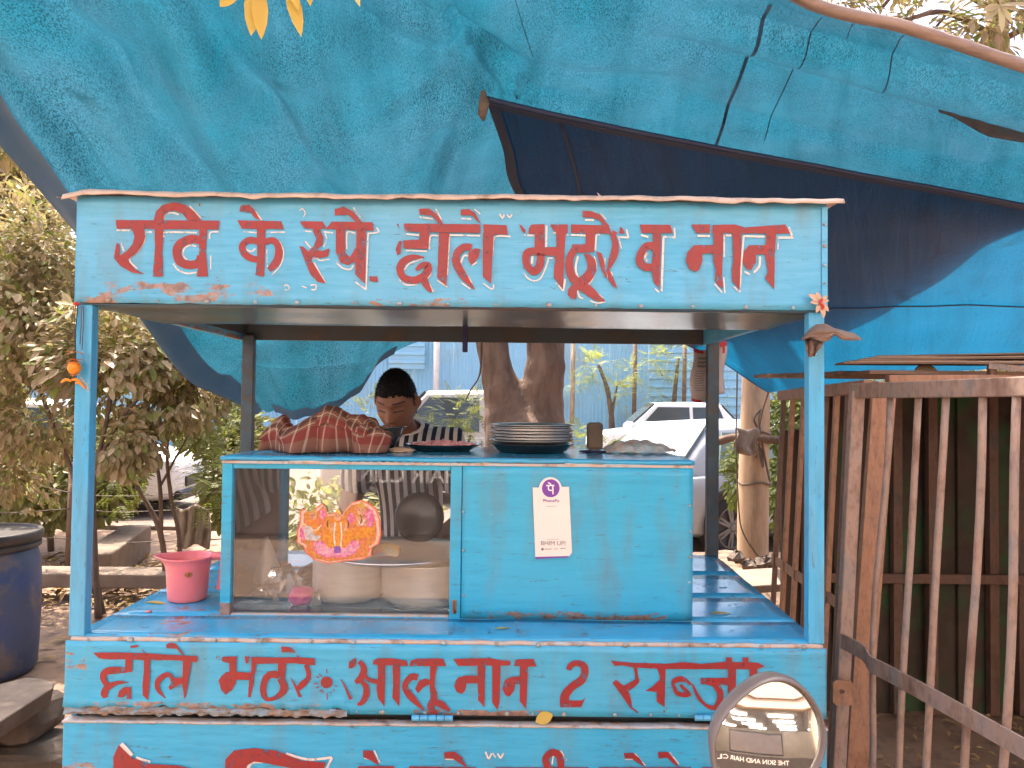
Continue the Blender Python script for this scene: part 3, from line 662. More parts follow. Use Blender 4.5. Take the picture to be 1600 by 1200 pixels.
# ---------------------------------------------------------------- blue drum, stone slab on stones
dc = Vector((at(-36, 1060, 4.25).x, 4.25, 0))
drum = thing('plastic_drum', dc, 'blue plastic drum with black rim at the left picture edge', 'drum')
MB().lathe([(.27,0),(.285,.03),(.293,.25),(.296,.40),(.290,.60),(.272,.66),(.268,.68)], dc, 40).build('body', M['drum'], drum, smooth=True)
MB().lathe([(.272,.675),(.290,.68),(.290,.705),(.278,.71),(.278,.72),(.296,.722),(.300,.76),(.292,.772),(.27,.772),(.268,.755)], dc, 40).build('rim', M['drum_rim'], drum, smooth=True, bevel=.003)
MB().lathe([(0,.745),(.15,.742),(.268,.752)], dc, 40).build('lid', M['drum_lid'], drum, smooth=True)
def rock(c, sx, sy, sz, name, label, mat, seed, cat='stone', group=None, flat=1.0):
    b = MB()
    n = 14
    V = []; F = []
    for i in range(9):
        th = math.pi*i/8
        for k in range(n):
            a = 2*math.pi*k/n; d = Vector((math.sin(th)*math.cos(a), math.sin(th)*math.sin(a), math.cos(th)))
            d = Vector((math.copysign(abs(d.x)**.6, d.x), math.copysign(abs(d.y)**.6, d.y), math.copysign(abs(d.z)**.6, d.z)))
            f = 1 + .16*noise.noise(d*1.7 + Vector((seed, 0, 0))) + .06*noise.noise(d*5 + Vector((seed,3,0)))
            V.append(Vector(c) + Vector((d.x*sx, d.y*sy, d.z*sz))*f)
    for i in range(8):
        for k in range(n): F.append((i*n+k, i*n+(k+1)%n, (i+1)*n+(k+1)%n, (i+1)*n+k))
    b.add(V, F); o = b.build(name, mat, loc=(c[0], c[1], c[2]-sz), smooth=False, weld=True, bevel=.004)
    return tag(o, label, cat, group)
# slab: outline on its top plane
def slab():
    b = MB(); top = [(-160,1075),(0,1068),(40,1058),(62,1058),(86,1066),(84,1074),(0,1128),(-160,1210)]
    P = [atz(px, py, .345) for px, py in top]; n = len(P)
    Q = [Vector((p.x, p.y, p.z-.075)) + Vector((-.02, .01, 0)) for p in P]
    b.add(P + Q, [tuple(range(n)), tuple(range(2*n-1, n-1, -1))] + [(i, (i+1) % n, n+(i+1) % n, n+i) for i in range(n)])
    return b
so_ = slab().build('stone_slab', M['stone'], loc=atz(0, 1100, .27), bevel=.008); tag(so_, 'grey-brown stone slab jutting out in the bottom left corner', 'slab')
c = at(10, 1160, 3.15); rock((c.x, 3.2, .19), .17, .14, .085, 'field_stone', 'brown stone right under the jutting stone slab', M['stone'], 2)
c = at(20, 1230, 3.05); rock((c.x-.02, 3.15, .055), .26, .16, .075, 'field_stone', 'large brown stone lowest in the bottom left corner', M['stone'], 9)
c = at(-90, 1180, 3.0); rock((c.x, 3.1, .12), .16, .16, .145, 'field_stone', 'brown stone under the slab beyond the left picture edge', M['stone'], 5)

# ================================================================== TARPS
def sheet_from(cols, nu, nv, wr):
    C = [[at(*p) for p in col] for col in cols]
    def fn(u, v):
        rowp = [cr_at(c, v) for c in C]
        return cr_at(rowp, u) + wr(u, v)
    return fn
colsA = [
 [(-460,-700,1.26),(-300,-200,1.9),(-85,115,2.6),(100,362,3.2),(215,495,3.9),(300,590,4.25),(395,640,4.45)],
 [(100,-700,1.2),(130,-200,1.85),(230,120,2.65),(330,300,3.25),(400,420,3.9),(440,545,4.3),(480,650,4.5)],
 [(500,-650,1.25),(500,-200,1.85),(520,100,2.7),(570,270,3.3),(600,370,3.9),(600,490,4.35),(560,612,4.55)],
 [(800,-420,1.5),(800,-180,1.9),(790,30,2.5),(775,170,3.0),(740,300,3.7),(700,420,4.3),(640,540,4.6)],
 [(1040,-190,1.85),(1040,-60,2.2),(1020,70,2.6),(1000,180,3.1),(980,280,3.8),(980,370,4.4),(1000,450,4.8)],
 [(1240,0,2.2),(1240,60,2.45),(1230,130,2.8),(1220,200,3.3),(1220,270,3.9),(1225,340,4.5),(1243,412,4.9)],
 [(1420,52,2.35),(1425,100,2.55),(1430,155,2.8),(1430,210,3.1),(1425,265,3.5),(1415,320,3.9),(1409,368,4.31)],
 [(1600,112,2.5),(1600,155,2.65),(1595,195,2.8),(1590,235,3.0),(1580,270,3.2),(1570,300,3.4),(1561,330,3.55)],
 [(1850,190,2.6),(1850,215,2.7),(1850,245,2.8),(1850,270,2.9),(1850,300,3.0),(1850,325,3.1),(1850,355,3.2)]]
def wrA(u, v):
    w = math.sin(min(v, .96)*math.pi)**.5 if v > 0 else 0
    left = max(0, 1 - u*2.3)
    # long pulled folds running from the upper left down to the low corner; finer puckers elsewhere
    ph = u*9 + v*.6 + .25*noise.noise(Vector((u*6, v*2, 8)))
    f = .075*left*(1 - abs(math.sin(ph*3.14))**.6) + .035*left*math.sin((u*19 + v*1.6 + .3)*6.28)
    f += .016*noise.noise(Vector((u*8, v*3, 0))) + .005*noise.noise(Vector((u*22, v*7, 4)))
    d = math.hypot((u-.385)*9, (v-.50)*7); ang = math.atan2((v-.5)*7, (u-.385)*9)
    f += .025*math.exp(-d*1.1)*math.cos(ang*5)
    return Vector((0, 0, f*w))
fA0 = sheet_from(colsA, 0, 0, wrA)
def proj(p):
    q = CM.transposed() @ (p - Vector((0, 0, EYE))); return 800 - FPX*q.x/q.z, 600 + FPX*q.y/q.z
CREASE = [((20,-60),(180,150),70,.060,1), ((180,150),(340,310),60,.050,1), ((150,-120),(270,20),60,.04,1), ((270,20),(430,210),70,.055,1), ((430,210),(520,320),60,.03,-1), ((-60,60),(110,240),45,.04,1), ((110,240),(230,380),45,.035,-1), ((360,-40),(560,90),70,.05,1), ((560,90),(735,150),45,.045,1), ((520,-30),(690,60),50,.035,-1), ((640,165),(735,128),28,.03,1), ((690,-40),(722,128),35,.030,1), ((735,150),(660,290),60,.03,-1), ((760,120),(900,190),40,.02,1), ((760,110),(1050,150),50,.018,-1), ((1150,40),(1600,160),45,.03,1), ((1080,90),(1600,235),60,.03,-1), ((1000,150),(1600,290),40,.018,1), ((420,560),(600,470),35,.05,1), ((400,600),(560,590),30,.04,-1), ((300,520),(420,640),40,.045,1), ((470,640),(620,540),22,.03,1)]
def fA(u, v):
    p = fA0(u, v); px, py = proj(p); f = 0
    if v < .02: return p
    for (a, c_, w, amp, sg) in CREASE:
        dx, dy = c_[0]-a[0], c_[1]-a[1]; l = math.hypot(dx, dy); t = ((px-a[0])*dx + (py-a[1])*dy)/(l*l); d = ((px-a[0])*dy - (py-a[1])*dx)/l*sg
        e = 1 if 0 <= t <= 1 else math.exp(-((t if t < 0 else t-1)*l/60)**2)
        f += 1.7*amp*e*(math.exp(-d/(w*1.1)) if d > 0 else math.exp(-(d/(w*.30))**2))
    return p + Vector((0, 0, f*min(1, (1-v)*12)*min(1, v*10)))
tA = thing('cyan_tarp', fA(.4, .5), 'large cyan blue tarpaulin stretched overhead, sagging low at the back left', 'tarp')
MB().grid(fA, 260, 150, uv=True).build('sheet', M['tarpA'], tA, smooth=True)
hemp = [fA(i/90, 0) for i in range(31, 91)]
def hem_strip(fn, n, wid, off=(0,0,0)):
    b = MB(); return b
# rolled front hem; its sunlit look is put into the pale colour
MB().tube([p + Vector((0, -.012, .012)) for p in hemp], [.010 + .012*i/len(hemp) + .003*noise.noise(Vector((i*.2, 0, 0))) for i in range(len(hemp))], 10, wob=.15).build('front_hem', M['hem'], tA, smooth=True)
MB().grid(lambda u, v: fA(.34 + .66*u, .022*v) - Vector((0, .008 - .006*v, .004)), 90, 3).build('front_band', M['hem'], tA, smooth=True)
# doubled left hem with an eyelet
def lhem(u, v):
    p = fA(.001 + u*.032, .2 + .8*v); return p - Vector((0, .004, .030*math.sin(min(1, u*1.2)*3.1) + .008))
MB().grid(lhem, 5, 60).build('side_hem', M['hem_blue'], tA, smooth=True)
ec = at(34, 252, 2.93); ec = fA(.02, .41)
ep = fA(.02, .47) - Vector((0, .004, .012))
MB().lathe([(.012,0),(.016,.003),(.022,.002),(.022,-.001)], ep, 14, Matrix.Rotation(R(200), 3, 'X')).build('eyelet', M['trim'], tA, smooth=True)
MB().grid(lambda u, v: fA(.06 + u*.30, 1 - .022*v) - Vector((0, .010, .012)), 40, 2).build('back_hem', M['hem_blue'], tA, smooth=True)
# seams welded into the sheet: thin ridges
for (u0, v0, u1, v1, w, mt) in ((.60, .12, .565, .62, .007, 'hem_blue'), (.655, .06, .61, .55, .0022, 'hem_navy'), (.745, .03, .715, .36, .0022, 'hem_navy'), (.69, .03, .68, .18, .0015, 'hem_navy'), (.36, .18, .40, .42, .0012, 'hem_navy')):
    P = [fA(u0 + (u1-u0)*i/24, v0 + (v1-v0)*i/24) - Vector((0, 0, .003)) for i in range(25)]
    b = MB(); V = []
    for p in P: V += [p + Vector((-w, 0, 0)), p + Vector((w, 0, 0))]
    b.add(V, [(2*i, 2*i+1, 2*i+3, 2*i+2) for i in range(24)]); b.build('seam', M[mt], tA)
# sewn pocket with the dark stained pleat on the right
def pleat(u, v):
    p = fA(.775 + .17*u, .42 + .05*u + (v-1)*.02*noise.noise(Vector((u*14, 2, 0))) + v*(.075*(.15 + .85*min(1, u*2.5)))); return p - Vector((0, .006 + .02*v*(1-v), .014*math.sin(v*3.14) + .004))
MB().grid(pleat, 40, 4).build('stained_pleat', plain('pleat_stain', (.16, .12, .115), (.07, .085, .105), 12, .7, dirt=(.03, .12, .17), dirtscale=9), tA, smooth=True)

colsB = [
 [(760,155,2.45),(785,230,2.75),(808,305,3.1),(900,420,3.8),(1040,520,4.5),(1120,562,4.85),(1200,613,5.2)],
 [(960,200,2.65),(975,265,2.95),(990,335,3.3),(1050,425,3.9),(1130,505,4.5),(1180,565,4.9),(1222,611,5.2)],
 [(1250,256,2.95),(1255,312,3.25),(1260,372,3.6),(1270,442,4.1),(1280,512,4.6),(1285,560,4.9),(1290,602,5.15)],
 [(1480,298,3.2),(1480,346,3.4),(1480,396,3.75),(1480,450,4.2),(1480,505,4.6),(1470,550,4.9),(1460,582,5.1)],
 [(1720,345,3.4),(1720,384,3.6),(1720,424,3.9),(1710,468,4.25),(1710,510,4.6),(1700,545,4.85),(1690,570,5.05)]]
def wrB(u, v):
    w = math.sin(min(max(v, .02), .98)*math.pi)**.5
    return Vector((0, 0, w*(.012*noise.noise(Vector((u*5, v*4, 7))) + .006*noise.noise(Vector((u*16, v*9, 2))) + .010*math.sin((v*5 - u*3)*6.28)*max(0, v-.5))))
fB = sheet_from(colsB, 0, 0, wrB)
tB = thing('navy_tarp', fB(.4, .5), 'dark navy tarpaulin slung under the cyan one at the right', 'tarp')
MB().grid(fB, 90, 60, uv=True).build('sheet', M['tarpB'], tB, smooth=True)
MB().grid(lambda u, v: fB(u, .035*v) - Vector((0, .004, .005)), 90, 3).build('top_hem', M['hem_navy'], tB, smooth=True)
MB().grid(lambda u, v: fB(.035*u + .0, v) - Vector((0, .005, .006)), 3, 60).build('left_hem', M['hem_navy'], tB, smooth=True)
MB().tube([fB(i/60, 0) for i in range(61)], .011, 6).build('hem_cord', M['hem_navy'], tB, smooth=True)
MB().tube([fB(.16 + .02*i/20, .03 + .55*i/20) - Vector((0,0,.002)) for i in range(21)], .006, 5).build('seam', M['hem_navy'], tB, smooth=True)
MB().tube([fB(.45 + .55*i/30, .60 - .04*i/30) - Vector((0,0,.002)) for i in range(31)], .005, 5).build('seam', M['hem_navy'], tB, smooth=True)
c = at(754, 152, 2.43)
q = MB().tube([c + Vector((0,0,.02)), c + Vector((.003,0,-.02)), c + Vector((0,0,-.055)), c + Vector((.004,0,-.075))], [.008, .016, .014, .004], 8, wob=.5)
tag(q.build('knot_tassel', M['rope'], loc=c, smooth=True), 'small brown rope knot at the pointed corner of the navy tarp', 'knot')

# ================================================================== VEHICLES
def car(name, loc, rz, label, paint, Ln=3.6, W=1.55, H=1.48, hood=.62, back=.12, wheel_r=.29, glassm=None):
    """front towards local +x"""
    t = thing(name, loc, label, 'car', None, rz); hw = W/2; zs = .90*H/1.48; f = Ln/2; r = -Ln/2
    def loft(st, k=None):
        b = MB(); m = len(st[0][1]); V = []
        for x, sec in st:
            V += [(x, y, z) for y, z in sec] + [(x, -y, z) for y, z in reversed(sec)]
        n = 2*m; F = []
        for i in range(len(st)-1):
            for j in range(n): F.append((i*n+j, i*n+(j+1) % n, (i+1)*n+(j+1) % n, (i+1)*n+j))
        F.append(tuple(range(n))); F.append(tuple((len(st)-1)*n + j for j in range(n)))
        return b.add(V, F)
    def sec(w, zb, z1): return [(w*.80, zb), (w*.96, zb+.05), (w, zb+.25), (w*.985, z1-.12), (w*.94, z1-.03), (w*.80, z1)]
    st = [(f, sec(hw*.72, .30, zs*.72)), (f-.06, sec(hw*.86, .22, zs*.80)), (f-.30, sec(hw*.97, .20, zs*.88)), (f-Ln*.24, sec(hw, .20, zs*.97)), (0, sec(hw, .20, zs)), (r+.5, sec(hw, .20, zs*1.02)), (r+.15, sec(hw*.95, .24, zs)), (r, sec(hw*.84, .32, zs*.86))]
    body = loft(st).build('body', paint, t, local=True, smooth=True, bevel=.02)
    wb = f - Ln*hood*.42; rf = wb - .62; rr = r + back + .45; rb = r + back
    def gsec(w0, w1, z1): return [(w0, zs-.04), (w0*.985, zs+.03), (w1, z1-.05), (w1*.86, z1), (w1*.4, z1+.015)]
    g_ = [(wb, gsec(hw*.90, hw*.86, zs+.07)), (rf, gsec(hw*.93, hw*.74, H-.02)), ((rf+rr)/2, gsec(hw*.94, hw*.76, H)), (rr, gsec(hw*.92, hw*.72, H-.03)), (rb, gsec(hw*.86, hw*.80, zs+.12))]
    loft(g_).build('cabin', paint, t, local=True, smooth=True, bevel=.02)
    gm = glassm or M['car_glass']
    for s in (1, -1):
        def sp(x, z):
            k = (z - zs - .03) / (H - .07 - zs); return Vector((x, s*(hw*.93 + (hw*.75 - hw*.93)*k + .012), z))
        zt = H - .11; zb_ = zs + .05; mid = (rf+rr)/2 - .05
        for poly in ([(wb-.22, zb_), (mid+.04, zb_), (mid+.04, zt), (rf-.03, zt)], [(mid-.04, zb_), (rr-.12, zb_), (rr+.04, zt), (mid-.04, zt)]):
            P = [sp(*q) for q in poly]; Q = [p - Vector((0, s*.02, 0)) for p in P]
            MB().add(P+Q, [(0,1,2,3), (7,6,5,4), (0,4,5,1), (1,5,6,2), (2,6,7,3), (3,7,4,0)]).build('side_window', gm, t, local=True)
        MB().box(wb-.30, wb-.14, s*(hw+.02)-.07, s*(hw+.02)+.07, zs+.02, zs+.13).build('door_mirror', paint, t, local=True, bevel=.03)
        for hx in (mid+.12, rr-.05): MB().box(hx, hx+.16, s*hw*.985-.02, s*hw*.985+.02, zs-.16, zs-.12).build('door_handle', M['black_plastic'], t, local=True, bevel=.008)
        for sx in (mid, wb-.25): MB().box(sx-.006, sx+.006, s*hw*1.0-.006, s*hw*1.0+.004, .3, zs-.08).build('door_gap', M['black_plastic'], t, local=True)
        MB().box(f-.36, f-.05, s*hw*.72-.13, s*hw*.72+.13, zs*.62, zs*.80).build('headlight', M['lamp_glass'], t, local=True, bevel=.04)
        MB().box(r-.01, r+.12, s*hw*.74-.10, s*hw*.74+.10, zs*.66, zs*.95).build('tail_light', M['red'], t, local=True, bevel=.03)
        MB().box(-Ln*.30, Ln*.25, s*hw*1.0-.01, s*hw*1.0+.012, .20, .30).build('sill', M['black_plastic'], t, local=True, bevel=.008)
        for wx in (f - Ln*.19, r + Ln*.18):
            RM = Matrix.Rotation(R(-90*s), 3, 'X'); wc = Vector((wx, s*(hw-.09), wheel_r))
            MB().lathe([(wheel_r*1.2,.093),(wheel_r*1.22,.098),(wheel_r*1.10,.099),(wheel_r*1.10,.02)], Vector((wx, s*(hw-.09), wheel_r+.03)), 26, RM).build('arch', M['black_plastic'], t, local=True, smooth=True)
            w = MB().lathe([(wheel_r*.66,-.08),(wheel_r*.9,-.10),(wheel_r,-.07),(wheel_r,.07),(wheel_r*.93,.11),(wheel_r*.72,.115),(wheel_r*.64,.09)], wc, 28, RM).build('wheel', M['tyre'], t, local=True, smooth=True)
            rim = MB().lathe([(wheel_r*.66,.085),(wheel_r*.70,.105),(wheel_r*.64,.108),(wheel_r*.60,.07),(wheel_r*.62,.03)], wc, 28, RM)
            for k in range(7):
                a = k*2*math.pi/7
                for da in (-.10, .10):
                    p0_ = wc + RM @ Vector((math.cos(a+da*2.4)*wheel_r*.14, math.sin(a+da*2.4)*wheel_r*.14, .098)); p1_ = wc + RM @ Vector((math.cos(a+da)*wheel_r*.66, math.sin(a+da)*wheel_r*.66, .10)); rim.bar(p0_, p1_, .026, .022, RM @ Vector((0,0,1)))
            rim.lathe([(0,.118),(.035,.115),(.05,.09)], wc, 14, RM); rim.build('rim', M['alloy'], w, local=True)
    # windscreen and rear glass
    def pane(nm, x0, z0, w0, x1, z1, w1):
        n = Vector((z1-z0, 0, -(x1-x0))); n = n.normalized() * (.02 if n.z > 0 else -.02)
        P = [Vector((x0, -w0, z0)), Vector((x0, w0, z0)), Vector((x1, w1, z1)), Vector((x1, -w1, z1))]
        P2 = [p + n for p in P]; MB().add(P2 + P, [(0,1,2,3), (7,6,5,4), (0,4,5,1), (1,5,6,2), (2,6,7,3), (3,7,4,0)]).build(nm, gm, t, local=True)
    pane('windscreen', wb-.06, zs+.135, hw*.80, rf+.03, H-.025, hw*.66)
    pane('rear_window', rb+.05, zs+.175, hw*.74, rr-.04, H-.035, hw*.64)
    MB().box(f-.02, f+.03, -hw*.5, hw*.5, .36, .50).build('grille', M['black_plastic'], t, local=True, bevel=.02)
    MB().box(f-.10, f+.05, -hw*.80, hw*.80, .20, .33).build('bumper', M['black_plastic'], t, local=True, bevel=.04)
    return t
cw = at(1045, 632, 19.2)
car('white_hatchback', (at(1045,632,18.8).x-.15, 18.8, 0.02), R(180), 'white hatchback parked in the sun before the blue hoarding', M['white_paint'], 3.65, 1.55, 1.56)
c1 = at(1118, 700, 8.6)
car('silver_sedan', (3.0, 9.11, -.02), R(28), 'silver car with dark wheel and cladding behind the right rear post', M['silver_paint'], 4.2, 1.72, 1.36, .70, .30, .31, plain('tinted_glass', (.20, .27, .25), None, 3, .05, bs=0))
car('parked_van', (-1.05, 12.2, 0), R(184), 'white car half hidden by the bush and the forked trunk', plain('dusty_white_paint', (.50, .46, .42), (.44, .40, .36), 3, .4, bs=0), 3.7, 1.65, 1.70)
car('far_car', (-6.3, 10.45, 0), R(5), 'pale car glimpsed through the shrubs on the left', M['white_paint'], 3.9, 1.65, 1.5)

# ================================================================== THE SHOP BEHIND THE CAMERA (seen in the mirror)
SY = -4.2
shop = thing('shop_front', (0, SY, 0), 'peach plastered shop front seen reflected in the round mirror', 'building')
MB().box(-9, 9, SY-.4, SY, 2.62, 6.2).build('wall', M['facade'], shop)
MB().box(-9, 9, SY-.02, SY+.04, 2.95, 2.98).build('moulding', M['concrete'], shop)
for px_, w in ((-9, 3.4), (-2.1, .42), (2.2, .42), (5.6, 3.4)): MB().box(px_, px_+w, SY-.38, SY+.01, 0, 2.617).build('pillar', M['facade'], shop)
MB().box(-5.6, 5.6, SY-6, SY-5.9, 0, 2.9).build('rear_wall', M['shop_dark'], shop)
MB().box(-5.6, 5.6, SY-5.9, SY-.4, 2.66, 2.75).build('ceiling', M['shop_dark'], shop)
MB().box(-5.6, 5.6, SY-5.9, SY-.4, 0, .06).build('shop_floor', M['concrete'], shop)
for s in (-5.6, 5.5): MB().box(s, s+.1, SY-5.9, SY-.4, .06, 2.66).build('side_wall', M['shop_dark'], shop)
for j in range(4):
    for i in range(4):
        x = -3.9 + i*2.2 + .3*j; MB().box(x, x+1.2, SY-1.2-j*1.2, SY-1.15-j*1.2, 2.58, 2.63).build('tube_light', M['tube'], shop)
for a, b2 in ((-5.6, -2.1), (-1.68, 2.2), (2.62, 5.6)):
    MB().box(a+.002, b2-.002, SY-.22, SY-.21, .9, 2.615).build('shop_window', M['shop_glass'], shop)
    MB().box(a+.002, b2-.002, SY-.24, SY-.10, .06, .898).build('sign_band', M['shop_sign'], shop)
MB().box(-1.1, .9, SY-.30, SY-.26, 1.0, 1.72).build('framed_board', M['card'], shop)
MB().box(-1.16, .96, SY-.32, SY-.302, .94, 1.78).build('board_frame', M['grey_print'], shop)

def text_mesh(body, size, mat, parent, M4, name='lettering', ext=0.0):
    cu = bpy.data.curves.new(name, 'FONT'); cu.body = body; cu.size = size; cu.align_x = 'CENTER'; cu.align_y = 'CENTER'; cu.extrude = ext
    o = bpy.data.objects.new('tmp', cu); COL.objects.link(o); dg = bpy.context.evaluated_depsgraph_get(); dg.update()
    me = bpy.data.meshes.new_from_object(o.evaluated_get(dg)); bpy.data.objects.remove(o); off = Matrix.Translation(-wloc(parent))
    me.transform(off @ M4); me.materials.clear(); me.materials.append(mat)
    r_ = bpy.data.objects.new(name, me); COL.objects.link(r_); r_.parent = parent; return r_
text_mesh('THE SKIN AND HAIR CLINIC', .24, M['white_print'], shop, Matrix.Translation((-.4, SY-.095, .70)) @ Matrix.Rotation(math.pi, 4, 'Z') @ Matrix.Rotation(R(90), 4, 'X'), ext=.004)

# ================================================================== THE FOOD CART
FY = 1.88; BY = 3.03
XL = at(110, 740, FY).x; XR = at(1291, 740, FY).x
ZST = at(700, 312, FY).z; ZSB = at(700, 479, FY).z; ZCT = at(690, 1002, FY).z; ZFB = at(700, 1117, FY).z; ZLT = at(700, 1129, FY).z
XBL = at(384, 620, BY).x; XBR = at(1118, 620, BY).x
cart = thing('food_cart', ((XL+XR)/2, (FY+BY)/2, 0), 'blue painted tin street food cart with red Hindi lettering', 'food cart')
xl = lambda px: (px - 800) / FPX * FY
sgn_rust = [(xl(105), xl(470), ZSB-.02, ZSB+.07, .505), (xl(560), xl(760), ZSB-.02, ZSB+.03, .50), (xl(110), xl(190), ZSB-.05, ZSB+.03, .44)]
M['blue_sign'] = blue_paint('blue_sign', (.066, .392, .655), .42, .612, sgn_rust)
M['blue_fascia'] = blue_paint('blue_fascia', (.034, .368, .62), .40, .605, [(xl(100), xl(560), ZFB-.02, ZFB+.035, .47), (xl(110), xl(150), ZCT-.09, ZCT-.02, .46), (xl(600), xl(900), ZFB-.02, ZFB+.02, .46)], soil=.1)
M['blue_low'] = blue_paint('blue_low', (.024, .358, .63), .38, .595, [(xl(100), xl(180), .3, ZLT-.02, .50)])
M['blue_top'] = blue_paint('blue_top', (.028, .345, .62), .17, .59, [(xl(200), xl(360), ZCT-.1, ZCT+.1, .52)])
M['blue_post'] = blue_paint('blue_post', (.050, .385, .68), .38, .595, None, True, False)
M['blue_cab'] = blue_paint('blue_cabinet', (.016, .368, .62), .40, .605, [(-.15, .50, ZCT-.01, ZCT+.035, .49), (-.80, -.70, ZCT-.02, ZCT+.05, .42)])

# sign board: one tin sheet, slightly dished, folded under at its foot
def sgn(u, v):
    x = XL + (XR-XL)*u; z = ZSB + (ZST-ZSB)*v
    return Vector((x, FY + .0035*noise.noise(Vector((x*2.5, z*4, 0)))*math.sin(v*math.pi), z + (.0025*noise.noise(Vector((x*22, 0, 3))) if v == 0 else 0)))
sign = MB().grid(sgn, 120, 14).build('sign_board', M['blue_sign'], cart, smooth=True, solid=.004)
MB().box(XL, XL+.02, FY+.006, BY, ZSB+.002, ZST-.004).build('side_board', M['blue_sign'], cart)
MB().box(XR-.02, XR, FY+.006, BY, ZSB+.002, ZST-.004).build('side_board', M['blue_sign'], cart)
MB().box(XBL, XBR, BY-.02, BY, ZSB+.004, ZST-.004).build('rear_board', M['inner_board'], cart)
for (s, xa, xb) in ((0, XL+.022, XBL), (1, XR-.022, XBR)):   # inner side boards narrowing to the back posts
    MB().bar((xa, FY+.05, (ZSB+ZST)/2+.01), (xb, BY-.02, (ZSB+ZST)/2+.01), .012, (ZST-ZSB)-.03).build('inner_side_board', M['inner_board'], cart)
b = MB(); yb = at(700, 509, FY).z; ysoff = (ZSB-EYE)/((at(700,509,1).z-EYE)/1)
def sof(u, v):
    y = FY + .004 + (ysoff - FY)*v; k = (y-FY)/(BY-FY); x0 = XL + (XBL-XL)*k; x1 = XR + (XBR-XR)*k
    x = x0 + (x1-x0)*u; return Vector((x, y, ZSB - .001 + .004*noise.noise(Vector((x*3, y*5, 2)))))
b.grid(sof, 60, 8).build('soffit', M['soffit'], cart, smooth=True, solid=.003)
MB().bar((XL+.03, ysoff, ZSB+.012), (XR-.25, ysoff, ZSB+.012), .012, .02).build('soffit_batten', M['inner_board'], cart) if False else None
def roof(u, v):
    x = XL - .022 + (XR-XL+.055)*u; y = FY - .022 + (BY-FY+.06)*v
    z = ZST + .006 + .004*noise.noise(Vector((x*7, y*3, 0))) + (.003*noise.noise(Vector((x*18, 0, 1))) if v < .1 else 0)
    if u < .03: z -= .012*(1 - u/.03)
    return Vector((x, y, z))
MB().grid(roof, 120, 12).build('roof_sheet', M['roof_tin'], cart, smooth=True, solid=.003)
def lip(u, v):
    p = roof(u, 0); h = .012 + .004*noise.noise(Vector((p.x*9, 5, 0))) + .003*noise.noise(Vector((p.x*31, 5, 0)))
    return p + Vector((0, -.002 - .006*v + .003*noise.noise(Vector((p.x*15, 1, 8))), -h*v))
MB().grid(lip, 220, 2).build('roof_lip', M['roof_tin'], cart, smooth=True, solid=.002)
# loose flap on the roof edge
q = at(935, 306, FY-.02); MB().add([q, q + Vector((.035, 0, .001)), q + Vector((.012, .02, .003)), q + Vector((-.004, -.004, .008))], [(0,1,2), (0,2,3)]).build('roof_flap', M['roof_tin'], cart)

# posts
def post(xa, xb, ya, yb_, za, zb, mt, nm='post'): return MB().box(xa, xb, ya, yb_, za, zb).build(nm, mt, cart, bevel=.003)
pw = 25/FPX*FY
post(XL+.002, XL+.002+pw, FY+.004, FY+.036, ZCT+.001, ZSB-.004, M['blue_post'])
post(XR-.002-pw, XR-.002, FY+.004, FY+.036, ZCT+.001, ZSB-.004, M['blue_post'])
bw = 18/FPX*BY
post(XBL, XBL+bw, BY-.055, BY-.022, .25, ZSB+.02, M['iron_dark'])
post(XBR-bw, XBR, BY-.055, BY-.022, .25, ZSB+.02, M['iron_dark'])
# right edge strip of the sign with its screws
MB().box(XR-.013, XR+.001, FY-.006, FY-.003, ZSB+.004, ZST-.01).build('corner_strip', M['blue_sign'], sign)

# counter: trapezoid of boards tinned over, slightly wavy, with a bead along the front
YJ = 2.04
def xedge(y, left): k = (y-FY)/(BY-FY); return (XL + (XBL-XL)*k + .012) if left else (XR + (XBR-XR)*k - .012)
def plank(y0, y1, name='counter_plank'):
    b = MB(); P = [(xedge(y0, 1), y0), (xedge(y0, 0), y0), (xedge(y1, 0), y1), (xedge(y1, 1), y1)]
    def fn(u, v):
        y = y0 + (y1-y0)*v; x = xedge(y, 1) + (xedge(y, 0)-xedge(y, 1))*u
        return Vector((x, y, ZCT - .001 + .0022*noise.noise(Vector((x*5, y*6, 0)))))
    b.grid(fn, 50, 5); return b.build(name, M['blue_top'], cart, smooth=True, solid=.012)
for (a, c_) in ((FY+.008, 2.058), (2.062, 2.31), (2.314, 2.62), (2.624, BY-.06)): plank(a, c_)
b = MB()
def trimf(u, v):
    x = XL + .012 + (XR-XL-.02)*u; a = v*math.pi
    return Vector((x, FY + .004 - .006*math.sin(a), ZCT - .004 + .004*math.cos(a)*1.4 + .0022*noise.noise(Vector((x*20, 0, 0)))))
b.grid(trimf, 160, 6).build('counter_trim', M['trim'], cart, smooth=True)
# front fascia, its foot torn
def fas(u, v):
    x = XL + (XR-XL)*u; zb = ZFB
    if u < .37:
        zb = ZFB + max(0, .012 + .010*noise.noise(Vector((x*14, 0, 0))) + .006*noise.noise(Vector((x*45, 0, 0))))
    return Vector((x, FY + .001*noise.noise(Vector((x*6, v*3, 0))) - (.006*(1-v)**6*(1+noise.noise(Vector((x*30,0,0)))) if u < .37 else 0), zb + (ZCT - .008 - zb)*v))
fascia = MB().grid(fas, 260, 10).build('fascia', M['blue_fascia'], cart, smooth=True, solid=.004)
MB().box(XL+.01, XR-.01, FY+.012, FY+.03, ZFB+.001, ZCT-.02).build('inner_rail', M['plank'], cart)
def torn(u, v):
    x = XL + .004 + (XR-XL)*.37*u; n1 = noise.noise(Vector((x*24, v*2.5, 0))); n2 = noise.noise(Vector((x*60, v*6, 3)))
    h = .020 + .012*noise.noise(Vector((x*13, 4, 0)))
    return Vector((x, FY - .004 + .008*n1 + .006*n2 - .006*math.sin(v*3.1), ZFB - .006 + h*v + .004*n2))
